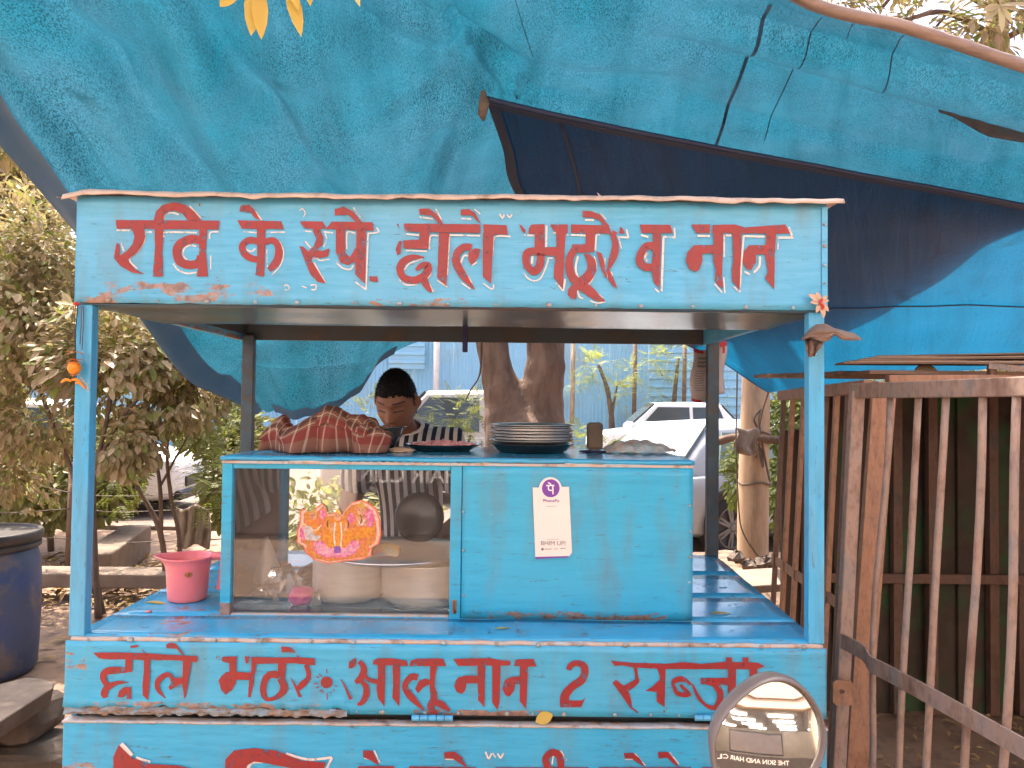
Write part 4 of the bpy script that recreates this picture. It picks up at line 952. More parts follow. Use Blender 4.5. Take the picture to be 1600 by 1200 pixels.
MB().grid(torn, 240, 8).build('torn_edge', plain('torn_tin', (.21, .27, .31), (.20, .13, .09), 34, .6, bs=.6, dirt=(.30, .17, .10), dirtscale=30, lo=.42, hi=.58), cart)
# nail heads along the edges
nb = MB().lathe([(0,.0022),(.0028,.0016),(.004,0)], (0,0,0), 8, Matrix.Rotation(R(90), 3, 'X'))
nail = nb.build('nail_head', M['nail'], cart, local=True, smooth=True)
def nail_at(p):
    o = nail.copy(); COL.objects.link(o); o.parent = cart; o.location = Vector(p) - wloc(cart)
    s = random.uniform(.8, 1.7); o.scale = (s*random.uniform(.8, 1.5), s, s)
for i in range(17): nail_at((XL + .05 + i*(XR-XL-.1)/16 + random.uniform(-.015, .015), FY-.004, ZCT-.003 + random.uniform(-.002, .002)))
for i in range(13): nail_at((XL + .70 + i*.088 + random.uniform(-.02, .02), FY-.004, ZFB + .006))
for i in range(15): nail_at((XL + .08 + i*(XR-XL-.16)/14 + random.uniform(-.02, .02), FY-.004, ZSB + .006))
for z in (.25, .42, .6, .8): nail_at((XR-.007, FY-.008, ZSB + (ZST-ZSB)*z))
nail.location = Vector((XL+.3, FY-.003, ZST-.02)) - wloc(cart)

# lower shutter panel with its pale lip, hinged under the gap
MB().box(XL+.004, XR-.002, FY-.012, FY+.016, .42, ZLT-.004).build('shutter_panel', M['blue_low'], cart, bevel=.003)
def slip(u, v):
    x = XL + .003 + (XR-XL-.004)*u; a = v
    y = FY - .015 + .036*a; return Vector((x, y, ZLT - .002 + .0025*noise.noise(Vector((x*9, 0, 2))) + .0012*noise.noise(Vector((x*40, a, 2)))))
MB().grid(slip, 160, 3).build('shutter_lip', M['trim'], cart, smooth=True, solid=.004)
MB().box(XL+.02, XR-.02, FY+.05, FY+.06, .40, ZFB+.02).build('inner_panel', M['inner_board'], cart)
for px in (676, 1118):
    c = at(px, 1122, FY-.014); hg = MB()
    for k in range(5): hg.tube([c + Vector((-.05 + k*.02, 0, 0)), c + Vector((-.0315 + k*.02, 0, 0))], .0068, 10)
    hg.build('hinge', M['blue_post'], cart, smooth=False)
# undercarriage: side panels, floor and two wheels below the picture
MB().box(XL+.006, XL+.02, FY+.02, BY-.06, .42, ZFB).build('side_panel', M['blue_low'], cart)
MB().box(XR-.02, XR-.006, FY+.02, BY-.06, .42, ZFB).build('side_panel', M['blue_low'], cart)
MB().box(XL+.02, XR-.02, FY+.02, BY-.06, .395, .42).build('floor_board', M['plank'], cart)
for sx in (XL+.2, XR-.2):
    for y in (2.15, 2.75):
        wc = Vector((sx, y, .2)); RM = Matrix.Rotation(R(90), 3, 'Y')
        w = MB().lathe([(.12,-.025),(.19,-.03),(.2,-.015),(.2,.015),(.19,.03),(.12,.025)], wc, 24, RM).build('cart_wheel', M['tyre'], cart, smooth=True)
        MB().lathe([(0,-.03),(.03,-.03),(.13,-.012),(.13,.012),(.03,.03),(0,.03)], wc, 24, RM).build('rim', M['rust'], w, smooth=True)
    MB().tube([(sx, 2.1, .2), (sx, 2.8, .2)], .018, 8).build('axle_rail', M['rust'], cart)
    for y in (2.15, 2.75): MB().box(sx-.02, sx+.02, y-.02, y+.02, .2, .395).build('axle_strut', M['rust'], cart)

# ------------------------------------------------------------------ hand-painted lettering
class Paint:
    """flat brush work laid on a board; coordinates are read off the board in picture pixels"""
    def __init__(s, ox, oy, sc, Y): s.o = (ox, oy); s.sc = sc; s.Y = Y; s.k = 0; s.b = MB(); s.tris = []
    def P(s, x, y, lift):
        p = at(s.o[0] + x/s.sc, s.o[1] + y/s.sc, s.Y); p.y -= lift; return p
    def poly(s, pts, jit=.35):
        s.k += 1; lift = s.base + s.k*.00003; n = len(pts); out = []
        for i in range(n):
            a = pts[i]; c = pts[(i+1) % n]; d = math.hypot(c[0]-a[0], c[1]-a[1])/s.sc; m = max(1, int(d/5))
            for j in range(m):
                x = a[0] + (c[0]-a[0])*j/m; y = a[1] + (c[1]-a[1])*j/m
                if j or True:
                    x += jit*s.sc*noise.noise(Vector((x/s.sc*.35, y/s.sc*.35, s.k))); y += jit*s.sc*noise.noise(Vector((x/s.sc*.35, y/s.sc*.35, s.k+50)))
                out.append(s.P(x, y, lift))
        s.b.add(out, [tuple(range(len(out)))]); return s
    def stroke(s, pts, w, k=5):
        n = len(pts)
        if not hasattr(w, '__len__'): w = [w]*n
        s.k += 1; lift = s.base + s.k*.00003
        C = cat_rom([Vector((p[0], p[1], ww)) for p, ww in zip(pts, w)], k if n > 2 else 4); V = []
        for i, c in enumerate(C):
            d = C[min(i+1, len(C)-1)] - C[max(i-1, 0)]; l = math.hypot(d.x, d.y) or 1; nx_, ny_ = -d.y/l, d.x/l
            h = max(c.z, .5)/2 * (1 + .10*noise.noise(Vector((c.x/s.sc*.3, c.y/s.sc*.3, s.k))))
            V += [s.P(c.x + nx_*h, c.y + ny_*h, lift), s.P(c.x - nx_*h, c.y - ny_*h, lift)]
        s.b.add(V, [(2*i, 2*i+1, 2*i+3, 2*i+2) for i in range(len(C)-1)]); return s
    def disc(s, x, y, rx, ry=None, n=22): ry = ry or rx; return s.poly([(x + rx*math.cos(6.2832*i/n), y + ry*math.sin(6.2832*i/n)) for i in range(n)])
def word(ox, oy, sc, Y, parent, mat, items, base=.0055, name=None, label=None):
    """each letter (brush marks that touch) becomes a part of its own"""
    marks = []; p = Paint(ox, oy, sc, Y); p.base = base
    for it in items:
        p.b = MB()
        if it[0] == 'p': p.poly(it[1])
        elif it[0] == 's': p.stroke(it[1], it[2])
        elif it[0] == 'd': p.disc(*it[1])
        b = p.b; ed = []
        for f in b.f:
            for i in range(len(f)):
                a_, c_ = b.v[f[i]], b.v[f[(i+1) % len(f)]]; ed += [a_.lerp(c_, t/4) for t in range(4)]
        marks.append((b, ed, (min(q.x for q in ed), max(q.x for q in ed), min(q.z for q in ed), max(q.z for q in ed))))
    n = len(marks); par = list(range(n)); tol = .0042
    def find(i):
        while par[i] != i: i = par[i]
        return i
    for i in range(n):
        for j in range(i):
            A, B = marks[i][2], marks[j][2]
            if A[0]-tol > B[1] or B[0]-tol > A[1] or A[2]-tol > B[3] or B[2]-tol > A[3] or find(i) == find(j): continue
            if name or any((q.x-r_.x)**2 + (q.z-r_.z)**2 < tol*tol for q in marks[i][1] for r_ in marks[j][1]): par[find(i)] = find(j)
    if name: par = [0]*n
    out = {}
    for i in range(n): out.setdefault(find(i), MB()).add(marks[i][0].v, marks[i][0].f)
    for b in out.values():
        o = b.build(name or ('letter_highlight' if mat is M['letter_white'] else 'letter'), mat, parent)
        if label and name: o['label'] = label
P_ = lambda *a: ('p', a)
def S_(w, *a): return ('s', a, w)
RED, WHI = M['letter_red'], M['letter_white']
A1 = (100, 290, 4, FY)
word(*A1, sign, WHI, [S_(10,(335,281),(425,283)), S_(10,(505,290),(555,293)), S_(9,(512,300),(508,350),(470,410),(415,465),(465,522)), S_(10,(632,325),(636,295),(835,297)), S_(9,(630,210),(640,185),(680,172),(722,184)), S_(8,(790,130),(862,206)), S_(9,(832,382),(790,376),(755,400),(750,440),(775,465)), S_(10,(688,490),(720,530),(775,551),(835,543)), S_(10,(915,335),(920,296),(970,291)), S_(9,(360,352),(380,412)), S_(7,(922,440),(922,525)),
      S_(9,(1125,291),(1210,297)), S_(8,(1270,296),(1385,293)), S_(8,(1200,165),(1240,219)), S_(7,(1350,350),(1377,420),(1357,500),(1300,563)), S_(9,(1140,400),(1175,415),(1200,395)), S_(7,(1380,630),(1395,622),(1412,640),(1400,655),(1384,650)), S_(7,(1490,630),(1520,641)), S_(8,(1545,625),(1577,622),(1575,650),(1550,652)), S_(6,(1272,400),(1275,520))], .0045)
word(*A1, sign, RED, [P_((330,218),(975,222),(975,278),(335,272)), P_((420,268),(505,268),(515,320),(500,370),(465,420),(405,468),(450,525),(510,555),(430,545),(360,505),(318,455),(335,360),(352,370),(355,440),(395,415),(435,370),(448,320),(435,285)),
      P_((572,215),(630,215),(622,400),(625,570),(560,570),(568,480),(575,400)), P_((568,218),(580,165),(620,125),(690,108),(760,122),(820,165),(862,220),(780,220),(745,180),(700,160),(660,165),(632,190),(628,218)),
      S_([52,56,56,56,54,52,52,54,52],(860,345),(800,338),(730,370),(712,425),(735,480),(790,498),(845,488),(858,470),(862,440)), P_((850,275),(900,275),(893,420),(905,570),(835,570),(850,480))], label='painted red word on the sign board, leftmost')
word(*A1, sign, RED, [P_((1088,220),(1362,226),(1378,275),(1115,272)), P_((1108,128),(1160,122),(1195,155),(1232,220),(1195,204),(1165,165),(1100,165)), P_((1210,270),(1265,270),(1262,400),(1255,572),(1200,560),(1212,470)), S_([42,42,42,44,42,40],(1215,350),(1160,345),(1120,378),(1130,425),(1170,455),(1215,465)), S_([36,40,42,48,46,30],(1262,355),(1310,345),(1343,385),(1343,450),(1315,500),(1283,530))])
A2 = (460, 290, 4, FY)
word(*A2, sign, WHI, [S_(9,(60,285),(110,291)), S_(9,(185,291),(245,298)), S_(8,(195,300),(205,340),(185,385)), S_(9,(70,350),(105,392)), S_(8,(115,463),(140,455),(165,470),(222,463)), S_(8,(125,480),(197,609)), S_(9,(330,400),(333,296),(382,301)), S_(10,(255,470),(300,515),(350,526),(372,500)), S_(9,(385,605),(450,652)), S_(10,(450,652),(463,302)), S_(9,(463,302),(527,293),(515,265)), S_(7,(370,140),(427,216)),
      S_(10,(690,305),(780,313)), S_(10,(700,408),(830,413)), S_(9,(846,400),(852,320),(900,318)), S_(10,(690,530),(720,490),(800,462)), S_(8,(655,590),(700,622),(772,621)), S_(9,(858,500),(850,560),(832,590),(870,666)), S_(10,(972,312),(1160,316)), S_(9,(970,320),(957,560)), S_(8,(895,595),(957,636)), S_(10,(1040,490),(1060,442),(1085,442)), S_(8,(1108,502),(1142,482)), S_(8,(1042,500),(1110,610)), S_(8,(1180,612),(1236,650),(1246,620)), S_(10,(1241,440),(1252,327),(1352,322)), S_(10,(785,201),(866,211)), S_(8,(885,150),(922,216)), S_(9,(1045,209),(1105,213)), S_(7,(1125,150),(1162,181)), S_(7,(1045,610),(1100,648)), S_(10,(1283,180),(1300,206),(1312,184)), S_(9,(1330,184),(1345,202),(1360,184)), S_(7,(35,160),(55,150),(72,175),(60,200))], .0045)
word(*A2, sign, RED, [P_((38,225),(180,228),(205,268),(235,228),(490,232),(500,285),(215,275),(60,270)), P_((120,268),(165,272),(185,330),(180,370),(145,405),(180,410),(222,395),(215,445),(165,455),(120,450),(110,470),(165,560),(200,612),(150,605),(105,560),(70,480),(35,380),(60,385),(90,415),(120,385),(140,340),(120,290)),
      P_((262,272),(318,272),(320,420),(350,450),(388,385),(392,470),(340,500),(290,485),(262,420)), P_((392,272),(450,272),(445,617),(382,555)), P_((255,150),(310,135),(370,165),(427,235),(385,228),(340,185),(255,190)), P_((470,568),(520,570),(525,605),(475,600))])
word(*A2, sign, RED, [P_((685,240),(1165,245),(1165,300),(690,290)), P_((1180,245),(1325,250),(1335,310),(1185,305)), P_((640,240),(655,245),(655,272)), P_((785,288),(845,290),(838,400),(685,395),(680,345),(780,340)), P_((655,350),(672,350),(665,430),(645,438),(634,400)),
      S_([10,35,45,45,44,45,50,45,36,22],(812,452),(740,450),(680,480),(662,530),(690,580),(760,592),(822,555),(838,505),(800,500),(762,530)), S_([50,40,14],(805,580),(830,630),(858,668)), P_((905,298),(970,300),(955,560),(950,632),(893,575),(900,420)), P_((780,148),(840,145),(890,180),(930,242),(900,238),(860,190),(785,185)),
      S_([40,46,46,50,45,8],(1110,390),(1060,388),(1015,430),(1015,490),(1060,570),(1127,652)), P_((1090,420),(1130,395),(1167,400),(1152,450),(1110,502),(1088,468)), P_((1180,300),(1247,305),(1236,480),(1230,617),(1178,570),(1178,420)), P_((1040,155),(1090,150),(1130,175),(1170,245),(1145,228),(1110,190),(1040,188))])
A3 = (800, 310, 6.957, FY)
word(*A3, sign, WHI, [S_(18,(165,405),(238,408)), S_(22,(375,300),(370,535)), S_(16,(122,400),(148,405)), S_(14,(445,378),(478,380)), S_(26,(222,630),(216,715)), S_(15,(130,815),(170,870),(240,900),(310,870),(360,770),(388,690),(392,655)), S_(14,(385,655),(442,652)), S_(18,(475,920),(555,1010)), S_(20,(555,1010),(577,880)), S_(22,(640,402),(797,408)), S_(16,(598,395),(610,408)), S_(17,(905,570),(915,412),(955,400)), S_(22,(716,630),(690,760),(712,862)), S_(12,(890,630),(915,740),(880,870),(830,940)), S_(14,(822,950),(900,1015),(990,1090)), S_(14,(1010,1125),(930,1140),(850,1118)), S_(16,(710,1000),(730,1070),(772,1092)), S_(20,(790,240),(887,241)), S_(14,(955,160),(1022,236)), S_(12,(1155,430),(1187,550)), S_(20,(1145,425),(1262,430)), S_(20,(1262,430),(1240,340)), S_(14,(1032,800),(1042,870)), S_(14,(1075,800),(1092,842)), S_(10,(1010,650),(1000,770))], .0045)
word(*A3, sign, RED, [P_((75,285),(105,300),(147,350),(140,390),(115,370)), P_((178,388),(182,330),(210,290),(352,285),(350,545),(245,545),(250,388)), S_([88,84,78,76,84,92,84],(352,582),(185,585),(152,640),(165,735),(238,798),(298,735),(318,600)), P_((340,535),(482,535),(470,628),(340,622)), P_((415,288),(605,288),(605,375),(580,388),(565,680),(552,995),(453,860),(463,620),(480,530),(480,375),(447,350))])
word(*A3, sign, RED, [P_((640,288),(1050,298),(1078,388),(640,380)), P_((800,375),(900,375),(890,588),(700,596),(640,600),(650,505),(800,500)), S_([80,82,84,92,104,110,104,92,70,16],(672,565),(630,650),(622,750),(650,850),(722,918),(802,875),(858,795),(862,700),(830,645),(783,610)), S_([110,104,70,20],(740,935),(850,1020),(930,1085),(1005,1118)), P_((650,945),(735,965),(702,1020),(700,1097),(640,1090),(604,1050),(610,990)),
      S_([58,68,84,76,20],(1085,380),(1118,480),(1113,590),(1080,680),(1042,780)), P_((913,578),(970,600),(1000,690),(1010,770),(1032,850),(1020,878),(970,780)), P_((1020,765),(1060,790),(1110,890),(1142,990),(1080,945),(1045,890)), P_((1163,387),(1170,315),(1195,325),(1224,387)), P_((1088,348),(1142,375),(1142,390),(1083,390)), P_((768,138),(860,145),(950,180),(1000,240),(1057,305),(1000,305),(950,247),(870,212),(768,212))])
A4 = (1020, 310, 6.957, FY)
word(*A4, sign, WHI, [S_(20,(110,420),(238,430)), S_(18,(238,432),(230,325)), S_(24,(112,430),(92,1012)), S_(17,(20,985),(67,1027)), S_(28,(-60,590),(-88,640),(-65,690)), S_(22,(-132,403),(-52,425)), S_(24,(480,410),(617,415)), S_(15,(770,640),(771,410)), S_(24,(765,408),(848,406)), S_(16,(665,930),(747,1026)), S_(14,(765,860),(777,1032)), S_(16,(875,960),(935,1022)), S_(20,(937,1022),(952,780),(982,415)), S_(22,(980,415),(1207,421)), S_(24,(1157,635),(1150,740),(1090,810)), S_(20,(990,800),(1046,828)), S_(14,(1352,560),(1356,430)), S_(24,(1350,432),(1522,430)), S_(20,(1516,435),(1470,318))], .0045)
word(*A4, sign, RED, [P_((-146,288),(185,293),(214,382),(-125,382)), P_((-5,378),(87,382),(76,700),(70,988),(8,920),(-20,780),(0,500)), S_([88,86,82,88,84,80],(0,520),(-75,528),(-130,600),(-146,685),(-90,748),(10,752))])
word(*A4, sign, RED, [P_((410,288),(615,288),(615,382),(470,382)), P_((643,295),(880,288),(1000,320),(1270,300),(1432,288),(1484,388),(640,384)), P_((655,380),(760,380),(746,850),(757,990),(666,905),(680,780),(650,680)), P_((440,513),(660,512),(660,604),(532,604),(535,680),(500,780),(450,802),(390,770),(354,690),(370,590)), P_((860,380),(955,380),(950,700),(936,1004),(858,900),(853,780),(870,680)), P_((1225,380),(1332,380),(1317,650),(1312,995),(1213,870),(1245,800),(1215,640)), P_((1040,513),(1225,513),(1225,612),(1112,612),(1115,700),(1060,792),(1010,770),(968,680),(985,580))])
# fascia
F1 = (140, 995, 8, FY)
word(*F1, fascia, RED, [P_((55,190),(330,185),(700,195),(1360,235),(1355,310),(1100,285),(760,285),(480,272),(250,275),(130,260)), P_((460,268),(550,278),(540,432),(500,432),(455,370)), S_([60,90,90,82,72,60,48,6],(490,405),(350,410),(235,420),(185,470),(200,550),(260,592),(380,562),(500,562)), S_([60,80,92,60],(300,590),(220,640),(200,700),(215,752)), P_((365,742),(380,670),(440,620),(530,615),(540,772),(470,762),(482,690),(455,720),(440,747)), P_((690,195),(770,200),(765,500),(745,787),(680,720),(673,600),(690,420)), P_((520,108),(620,90),(620,118),(530,132)), P_((655,130),(718,194),(690,188)),
      S_([46,60,72,66,50,8],(1050,500),(990,462),(900,505),(857,580),(882,670),(990,782)), P_((1000,462),(1040,470),(1075,505),(1172,495),(1176,572),(1110,600),(1020,657),(998,620),(1032,560)), P_((1180,250),(1282,300),(1265,420),(1215,740),(1197,764),(1170,600)), P_((965,90),(1020,60),(1090,75),(1150,150),(1205,235),(1160,202),(1100,140),(980,135))])
F2 = (335, 995, 8, FY)
word(*F2, fascia, RED, [P_((100,290),(110,240),(290,235),(285,450),(195,450),(195,320),(150,312)), P_((63,540),(90,490),(160,430),(300,430),(275,560),(230,660),(150,717),(95,650)), P_((280,430),(465,435),(455,532),(280,526)), P_((25,235),(46,235),(38,272)), P_((60,235),(77,235),(68,266)), P_((385,235),(442,235),(436,322),(400,322)), P_((470,240),(532,330),(502,560),(462,752),(430,740),(440,560),(470,430)), P_((470,240),(800,250),(1050,245),(1260,260),(1267,347),(1100,332),(1000,320),(480,332)), P_((805,310),(905,310),(890,525),(820,485),(800,420)),
      S_([90,88,82,80,75,50,62,90,92,60],(820,468),(720,460),(652,510),(620,620),(630,720),(680,772),(790,742),(870,662),(870,580),(820,512)), S_([60,60,66,80,56],(1152,338),(1185,440),(1172,520),(1100,592),(1050,642)), P_((948,488),(1000,550),(1060,650),(1102,742),(1060,742),(1010,620)), P_((845,110),(950,120),(1032,192),(940,180),(850,185)), P_((1035,208),(1078,242),(1052,242))])
word(*F2, fascia, RED, [('d', (1408,560,74))] + [S_(12, *r_) for r_ in (((1408,390),(1410,450)),((1310,455),(1355,490)),((1275,485),(1315,505)),((1245,580),(1305,572)),((1275,628),(1320,612)),((1320,670),(1360,648)),((1345,685),(1370,670)),((1416,690),(1416,780)),((1450,680),(1475,695)),((1485,650),(1515,660)),((1510,605),(1540,605)))], name='sun_emblem', label='small painted red sun with rays between two words')
F3 = (530, 995, 8, FY)
word(*F3, fascia, RED, [P_((123,382),(130,300),(190,262),(217,265),(210,350),(160,387)), S_([56,66,86,84,50],(252,298),(300,350),(312,430),(270,512),(208,562)), S_([50,72,82,72,30],(292,552),(340,620),(340,720),(300,800),(235,842)), S_([12,24,40],(25,520),(82,620),(152,772)), S_([40,52,60],(335,480),(382,530),(485,552)), P_((485,335),(580,340),(576,600),(572,862),(490,760),(470,640),(490,500)), P_((425,290),(480,260),(680,258),(850,290),(862,357),(430,337)), P_((670,350),(765,352),(756,862),(668,750),(680,560))])
word(*F3, fascia, RED, [P_((885,342),(895,290),(980,262),(1300,262),(1342,357),(885,357)), S_([80,82,72,80,82,18],(985,500),(905,492),(830,580),(842,660),(930,772),(1065,908)), P_((950,640),(1000,540),(1080,510),(1140,530),(1140,580),(1060,620),(990,697)), P_((1140,352),(1226,356),(1200,500),(1195,610),(1226,690),(1226,802),(1140,792),(1135,600)), S_([80,92,72,10],(1172,790),(1147,850),(1172,920),(1245,946)), S_([60,90,36],(1190,800),(1270,832),(1385,912))])
F4 = (700, 1005, 6.154, FY)
word(*F4, fascia, RED, [P_((50,145),(400,135),(500,155),(600,165),(595,207),(95,211)), P_((285,205),(360,205),(351,608),(290,540)), P_((100,320),(170,303),(290,308),(290,377),(182,377),(165,450),(130,482),(85,460),(60,400),(75,350)), P_((425,200),(505,200),(496,560),(476,638),(425,560)), P_((635,212),(650,150),(820,143),(852,217)), P_((690,210),(770,213),(751,628),(690,550)), P_((600,318),(695,308),(695,387),(645,390),(635,450),(590,507),(550,490),(523,430),(545,350))])
word(*F4, fascia, RED, [S_([46,54,56,66,72,76,78,86,84],(1160,250),(1180,205),(1240,184),(1302,212),(1312,280),(1278,350),(1190,412),(1128,490),(1116,570)), P_((1075,545),(1290,540),(1322,513),(1277,607),(1075,609))])
F5 = (940, 1005, 6.154, FY)
word(*F5, fascia, RED, [P_((85,160),(280,180),(620,190),(780,175),(960,190),(1190,170),(1500,180),(1562,217),(1490,242),(1280,242),(615,242),(300,226),(200,205),(125,211)), S_([35,30,52,70],(320,218),(335,320),(330,362),(228,432)), S_([46,76,30],(118,358),(218,468),(277,602)), S_([18,14],(272,604),(345,660)), P_((530,238),(612,238),(601,608),(525,550),(525,440),(557,320)), P_((557,340),(545,462),(413,450),(480,412)), S_([30,50,52,24],(688,402),(692,360),(770,336),(855,390)), S_([30,40,46,28],(690,400),(720,470),(800,490),(855,480)), S_([30,36],(752,392),(832,472)), S_([14,34,30,50,56,62,66,56],(870,385),(920,500),(990,582),(1080,612),(1130,540),(1132,460),(1080,382),(1000,360)), P_((948,325),(1212,325),(1212,397),(1100,397),(950,385)), P_((1210,200),(1287,240),(1281,624),(1208,550)), P_((1190,130),(1247,130),(1247,192),(1195,192)), P_((1350,130),(1407,130),(1402,238),(1355,238)), P_((1415,228),(1492,228),(1484,560),(1425,600))])
word(*F5, fascia, M['letter_navy'], [S_([26,20,12],(1167,612),(1145,662),(1148,708))], name='paint_dab')
# lower panel: only the heads of these letters are in the picture
SH = [c for c in cart.children if c.name.startswith('shutter_panel')][0]
LY = FY - .012
L1 = (160, 1120, 3.2, LY)
word(*L1, SH, WHI, [S_(22,(97,132),(150,192)), S_(12,(170,200),(242,223)), S_(14,(728,256),(752,226),(803,222)), S_(12,(920,180),(1030,210),(1150,200)), S_(12,(1150,200),(1122,262)), S_(8,(1360,165),(1388,225)), S_(6,(1310,205),(1350,210))], .003)
word(*L1, SH, RED, [P_((62,330),(58,200),(85,137),(150,200),(240,232),(400,240),(440,258),(440,300),(200,310),(190,560),(110,600)), P_((615,330),(618,210),(660,165),(760,152),(870,165),(1000,215),(1120,225),(1095,300),(1000,290),(960,256),(820,228),(760,220),(725,240),(720,560),(620,560)), P_((1305,165),(1350,165),(1387,243),(1340,212),(1305,197)), P_((1280,243),(1460,243),(1465,300),(1400,300),(1390,600),(1330,600),(1330,300),(1280,300)), P_((1535,245),(1640,245),(1640,300),(1535,300))], .004)
L2 = (640, 1120, 3.2, LY)
word(*L2, SH, WHI, [S_(9,(380,172),(395,206),(410,180)), S_(6,(415,178),(430,200)), S_(9,(440,180),(455,202),(470,178)), S_(7,(712,235),(718,195),(728,180)), S_(7,(755,165),(783,215)), S_(5,(178,209),(225,211)), S_(5,(1076,210),(1115,210)), S_(6,(1300,175),(1347,235)), S_(6,(1125,180),(1178,240))], .003)
word(*L2, SH, RED, [P_((0,243),(335,248),(335,300),(250,300),(250,600),(180,600),(180,300),(0,300)), P_((172,175),(225,170),(265,200),(287,250),(250,228),(215,205),(175,205)), P_((430,248),(895,248),(895,300),(800,300),(800,600),(730,600),(730,300),(430,300)), S_([34,34,36,36,34],(690,250),(680,205),(712,174),(748,192),(757,250)), P_((945,248),(1405,248),(1405,300),(1350,300),(1350,600),(1290,600),(1290,300),(945,300)), P_((1070,178),(1115,175),(1150,205),(1177,248),(1140,228),(1110,205),(1075,205)), P_((1240,172),(1290,172),(1325,215),(1347,250),(1315,228),(1285,200),(1242,205)), P_((1460,248),(1560,248),(1560,300),(1460,300))], .004)

# ================================================================== DISPLAY CABINET
CY = 2.065; CBY = 2.62
cx0 = at(345, 840, CY).x; cx1 = at(1082, 840, CY).x; cz0 = ZCT + .004; cz1 = at(700, 717, CY).z
gx0 = at(361, 840, CY).x; gx1 = at(703, 840, CY).x; gz1 = at(560, 734, CY).z; gz0 = cz0 + .004; mx1 = at(722, 840, CY).x
cab = thing('display_cabinet', ((cx0+cx1)/2, (CY+CBY)/2, cz0), 'blue tin display cabinet with a glass window, standing on the counter', 'cabinet')
def cb(nm, x0, x1, y0, y1, z0, z1, mt=None, bev=.002, par=None): return MB().box(x0, x1, y0, y1, z0, z1).build(nm, mt or M['blue_cab'], par or cab, bevel=bev)
cb('frame_stile', cx0, gx0, CY, CY+.03, cz0, cz1-.014)
cb('frame_stile', gx1, mx1-.002, CY, CY+.02, cz0, cz1-.014)
cb('frame_rail', gx0+.001, gx1-.001, CY+.002, CY+.022, gz1, cz1-.014)
cb('frame_sill', gx0+.001, gx1-.001, CY+.004, CY+.024, cz0, cz0+.006, M['trim'])
def dpan(u, v):
    x = mx1 + (cx1-mx1)*u; z = cz0 + .002 + (cz1-.016-cz0)*v; return Vector((x, CY - .001 + .0025*noise.noise(Vector((x*4, z*5, 3)))*math.sin(u*3.14)*math.sin(v*3.14), z))
door = MB().grid(dpan, 30, 16).build('door_panel', M['blue_cab'], cab, smooth=True, solid=.006)
def ctop(u, v):
    x = cx0 - .004 + (cx1-cx0+.008)*u; y = CY - .006 + (CBY-CY+.006)*v; return Vector((x, y, cz1 - .004 + .002*noise.noise(Vector((x*5, y*5, 1))) + (.0018*noise.noise(Vector((x*25, 0, 0))) if v == 0 else 0)))
MB().grid(ctop, 70, 10).build('top_sheet', M['blue_top'], cab, smooth=True, solid=.010)
MB().bar((cx0, CY-.003, cz1-.014), (cx1, CY-.003, cz1-.014), .006, .007).build('top_bead', M['trim'], cab)
cb('side_panel', cx1-.008, cx1, CY+.006, CBY, cz0, cz1-.010)
cb('frame_stile', cx0, cx0+.022, CBY-.022, CBY, cz0, cz1-.012)
cb('frame_rail', cx0, cx0+.016, CY+.032, CBY-.024, cz1-.03, cz1-.012)
cb('side_glass', cx0+.004, cx0+.007, CY+.031, CBY-.023, cz0+.002, cz1-.031, M['glass'], 0)
cb('partition', mx1-.006, mx1+.002, CY+.024, CBY-.002, cz0+.001, cz1-.014, M['inner_board'], 0)
cb('glass_pane', gx0-.004, gx1+.004, CY+.012, CY+.0145, gz0+.003, gz1+.003, M['glass'], 0)
cb('shelf_floor', cx0+.01, cx1-.01, CY+.026, CBY-.003, cz0+.0005, cz0+.004, M['soffit'], 0)
# latch on the mullion
lc = at(710, 945, CY); MB().box(lc.x-.006, lc.x+.006, CY-.006, CY-.001, lc.z-.022, lc.z+.014).build('latch', M['rust2'], cab, bevel=.002)
MB().tube([lc + Vector((0,-.008,.012)), lc + Vector((0,-.012,-.005)), lc + Vector((.002,-.008,-.02))], .003, 6).build('latch_hook', M['rust_dark'], cab, smooth=True)
for (px, py) in ((1078,790),(1079,830),(1078,870),(1077,910),(724,860),(724,800),(725,930)):
    o = nail.copy(); COL.objects.link(o); o.parent = cab; o.name = 'rivet'; o.location = at(px, py, CY-.005) - wloc(cab)

def solid_poly(pts, Y, th, name, mat, parent=None, loc=None, label=None, cat=None, bevel=0):
    """flat card cut to an outline: pts = world (x, z) list; front face at Y"""
    b = MB(); n = len(pts); b.add([(x, Y, z) for x, z in pts] + [(x, Y+th, z) for x, z in pts], [tuple(range(n)), tuple(range(2*n-1, n-1, -1))] + [(i, (i+1) % n, n+(i+1) % n, n+i) for i in range(n)])
    return b.build(name, mat, parent, loc=loc)

# ---- payment placard: the square code is left blank
PYc = CY - .0085
Z5 = (800, 730, 7.5)
def zz(x, y, Y=PYc): p = at(Z5[0] + x/Z5[1+1], Z5[1] + y/Z5[2], Y); return (p.x, p.z)
outl = [(243,238),(318,240)] + [(450 + 133*math.cos(math.pi + math.pi*i/14*1.0), 250 - 133*abs(math.sin(math.pi*i/14))) for i in range(1, 14)] + [(585,232),(668,230),(690,700),(703,1000),(668,1045),(274,1058),(258,650)]
plc = thing('payment_placard', at(862, 870, PYc), 'white payment placard with purple round logo, stuck on the cabinet door', 'placard')
solid_poly([zz(*p) for p in outl], PYc, .0025, 'card', M['card'], plc)
p = Paint(800, 730, 7.5, PYc); p.base = .0004; p.poly([(275,1050),(664,1040),(664,1056),(276,1074)], 0); p.b.build('purple_edge', M['purple'], plc)
p = Paint(800, 730, 7.5, PYc); p.base = .0004; p.disc(454,247,104,106,36); p.b.build('round_logo', M['purple'], plc)
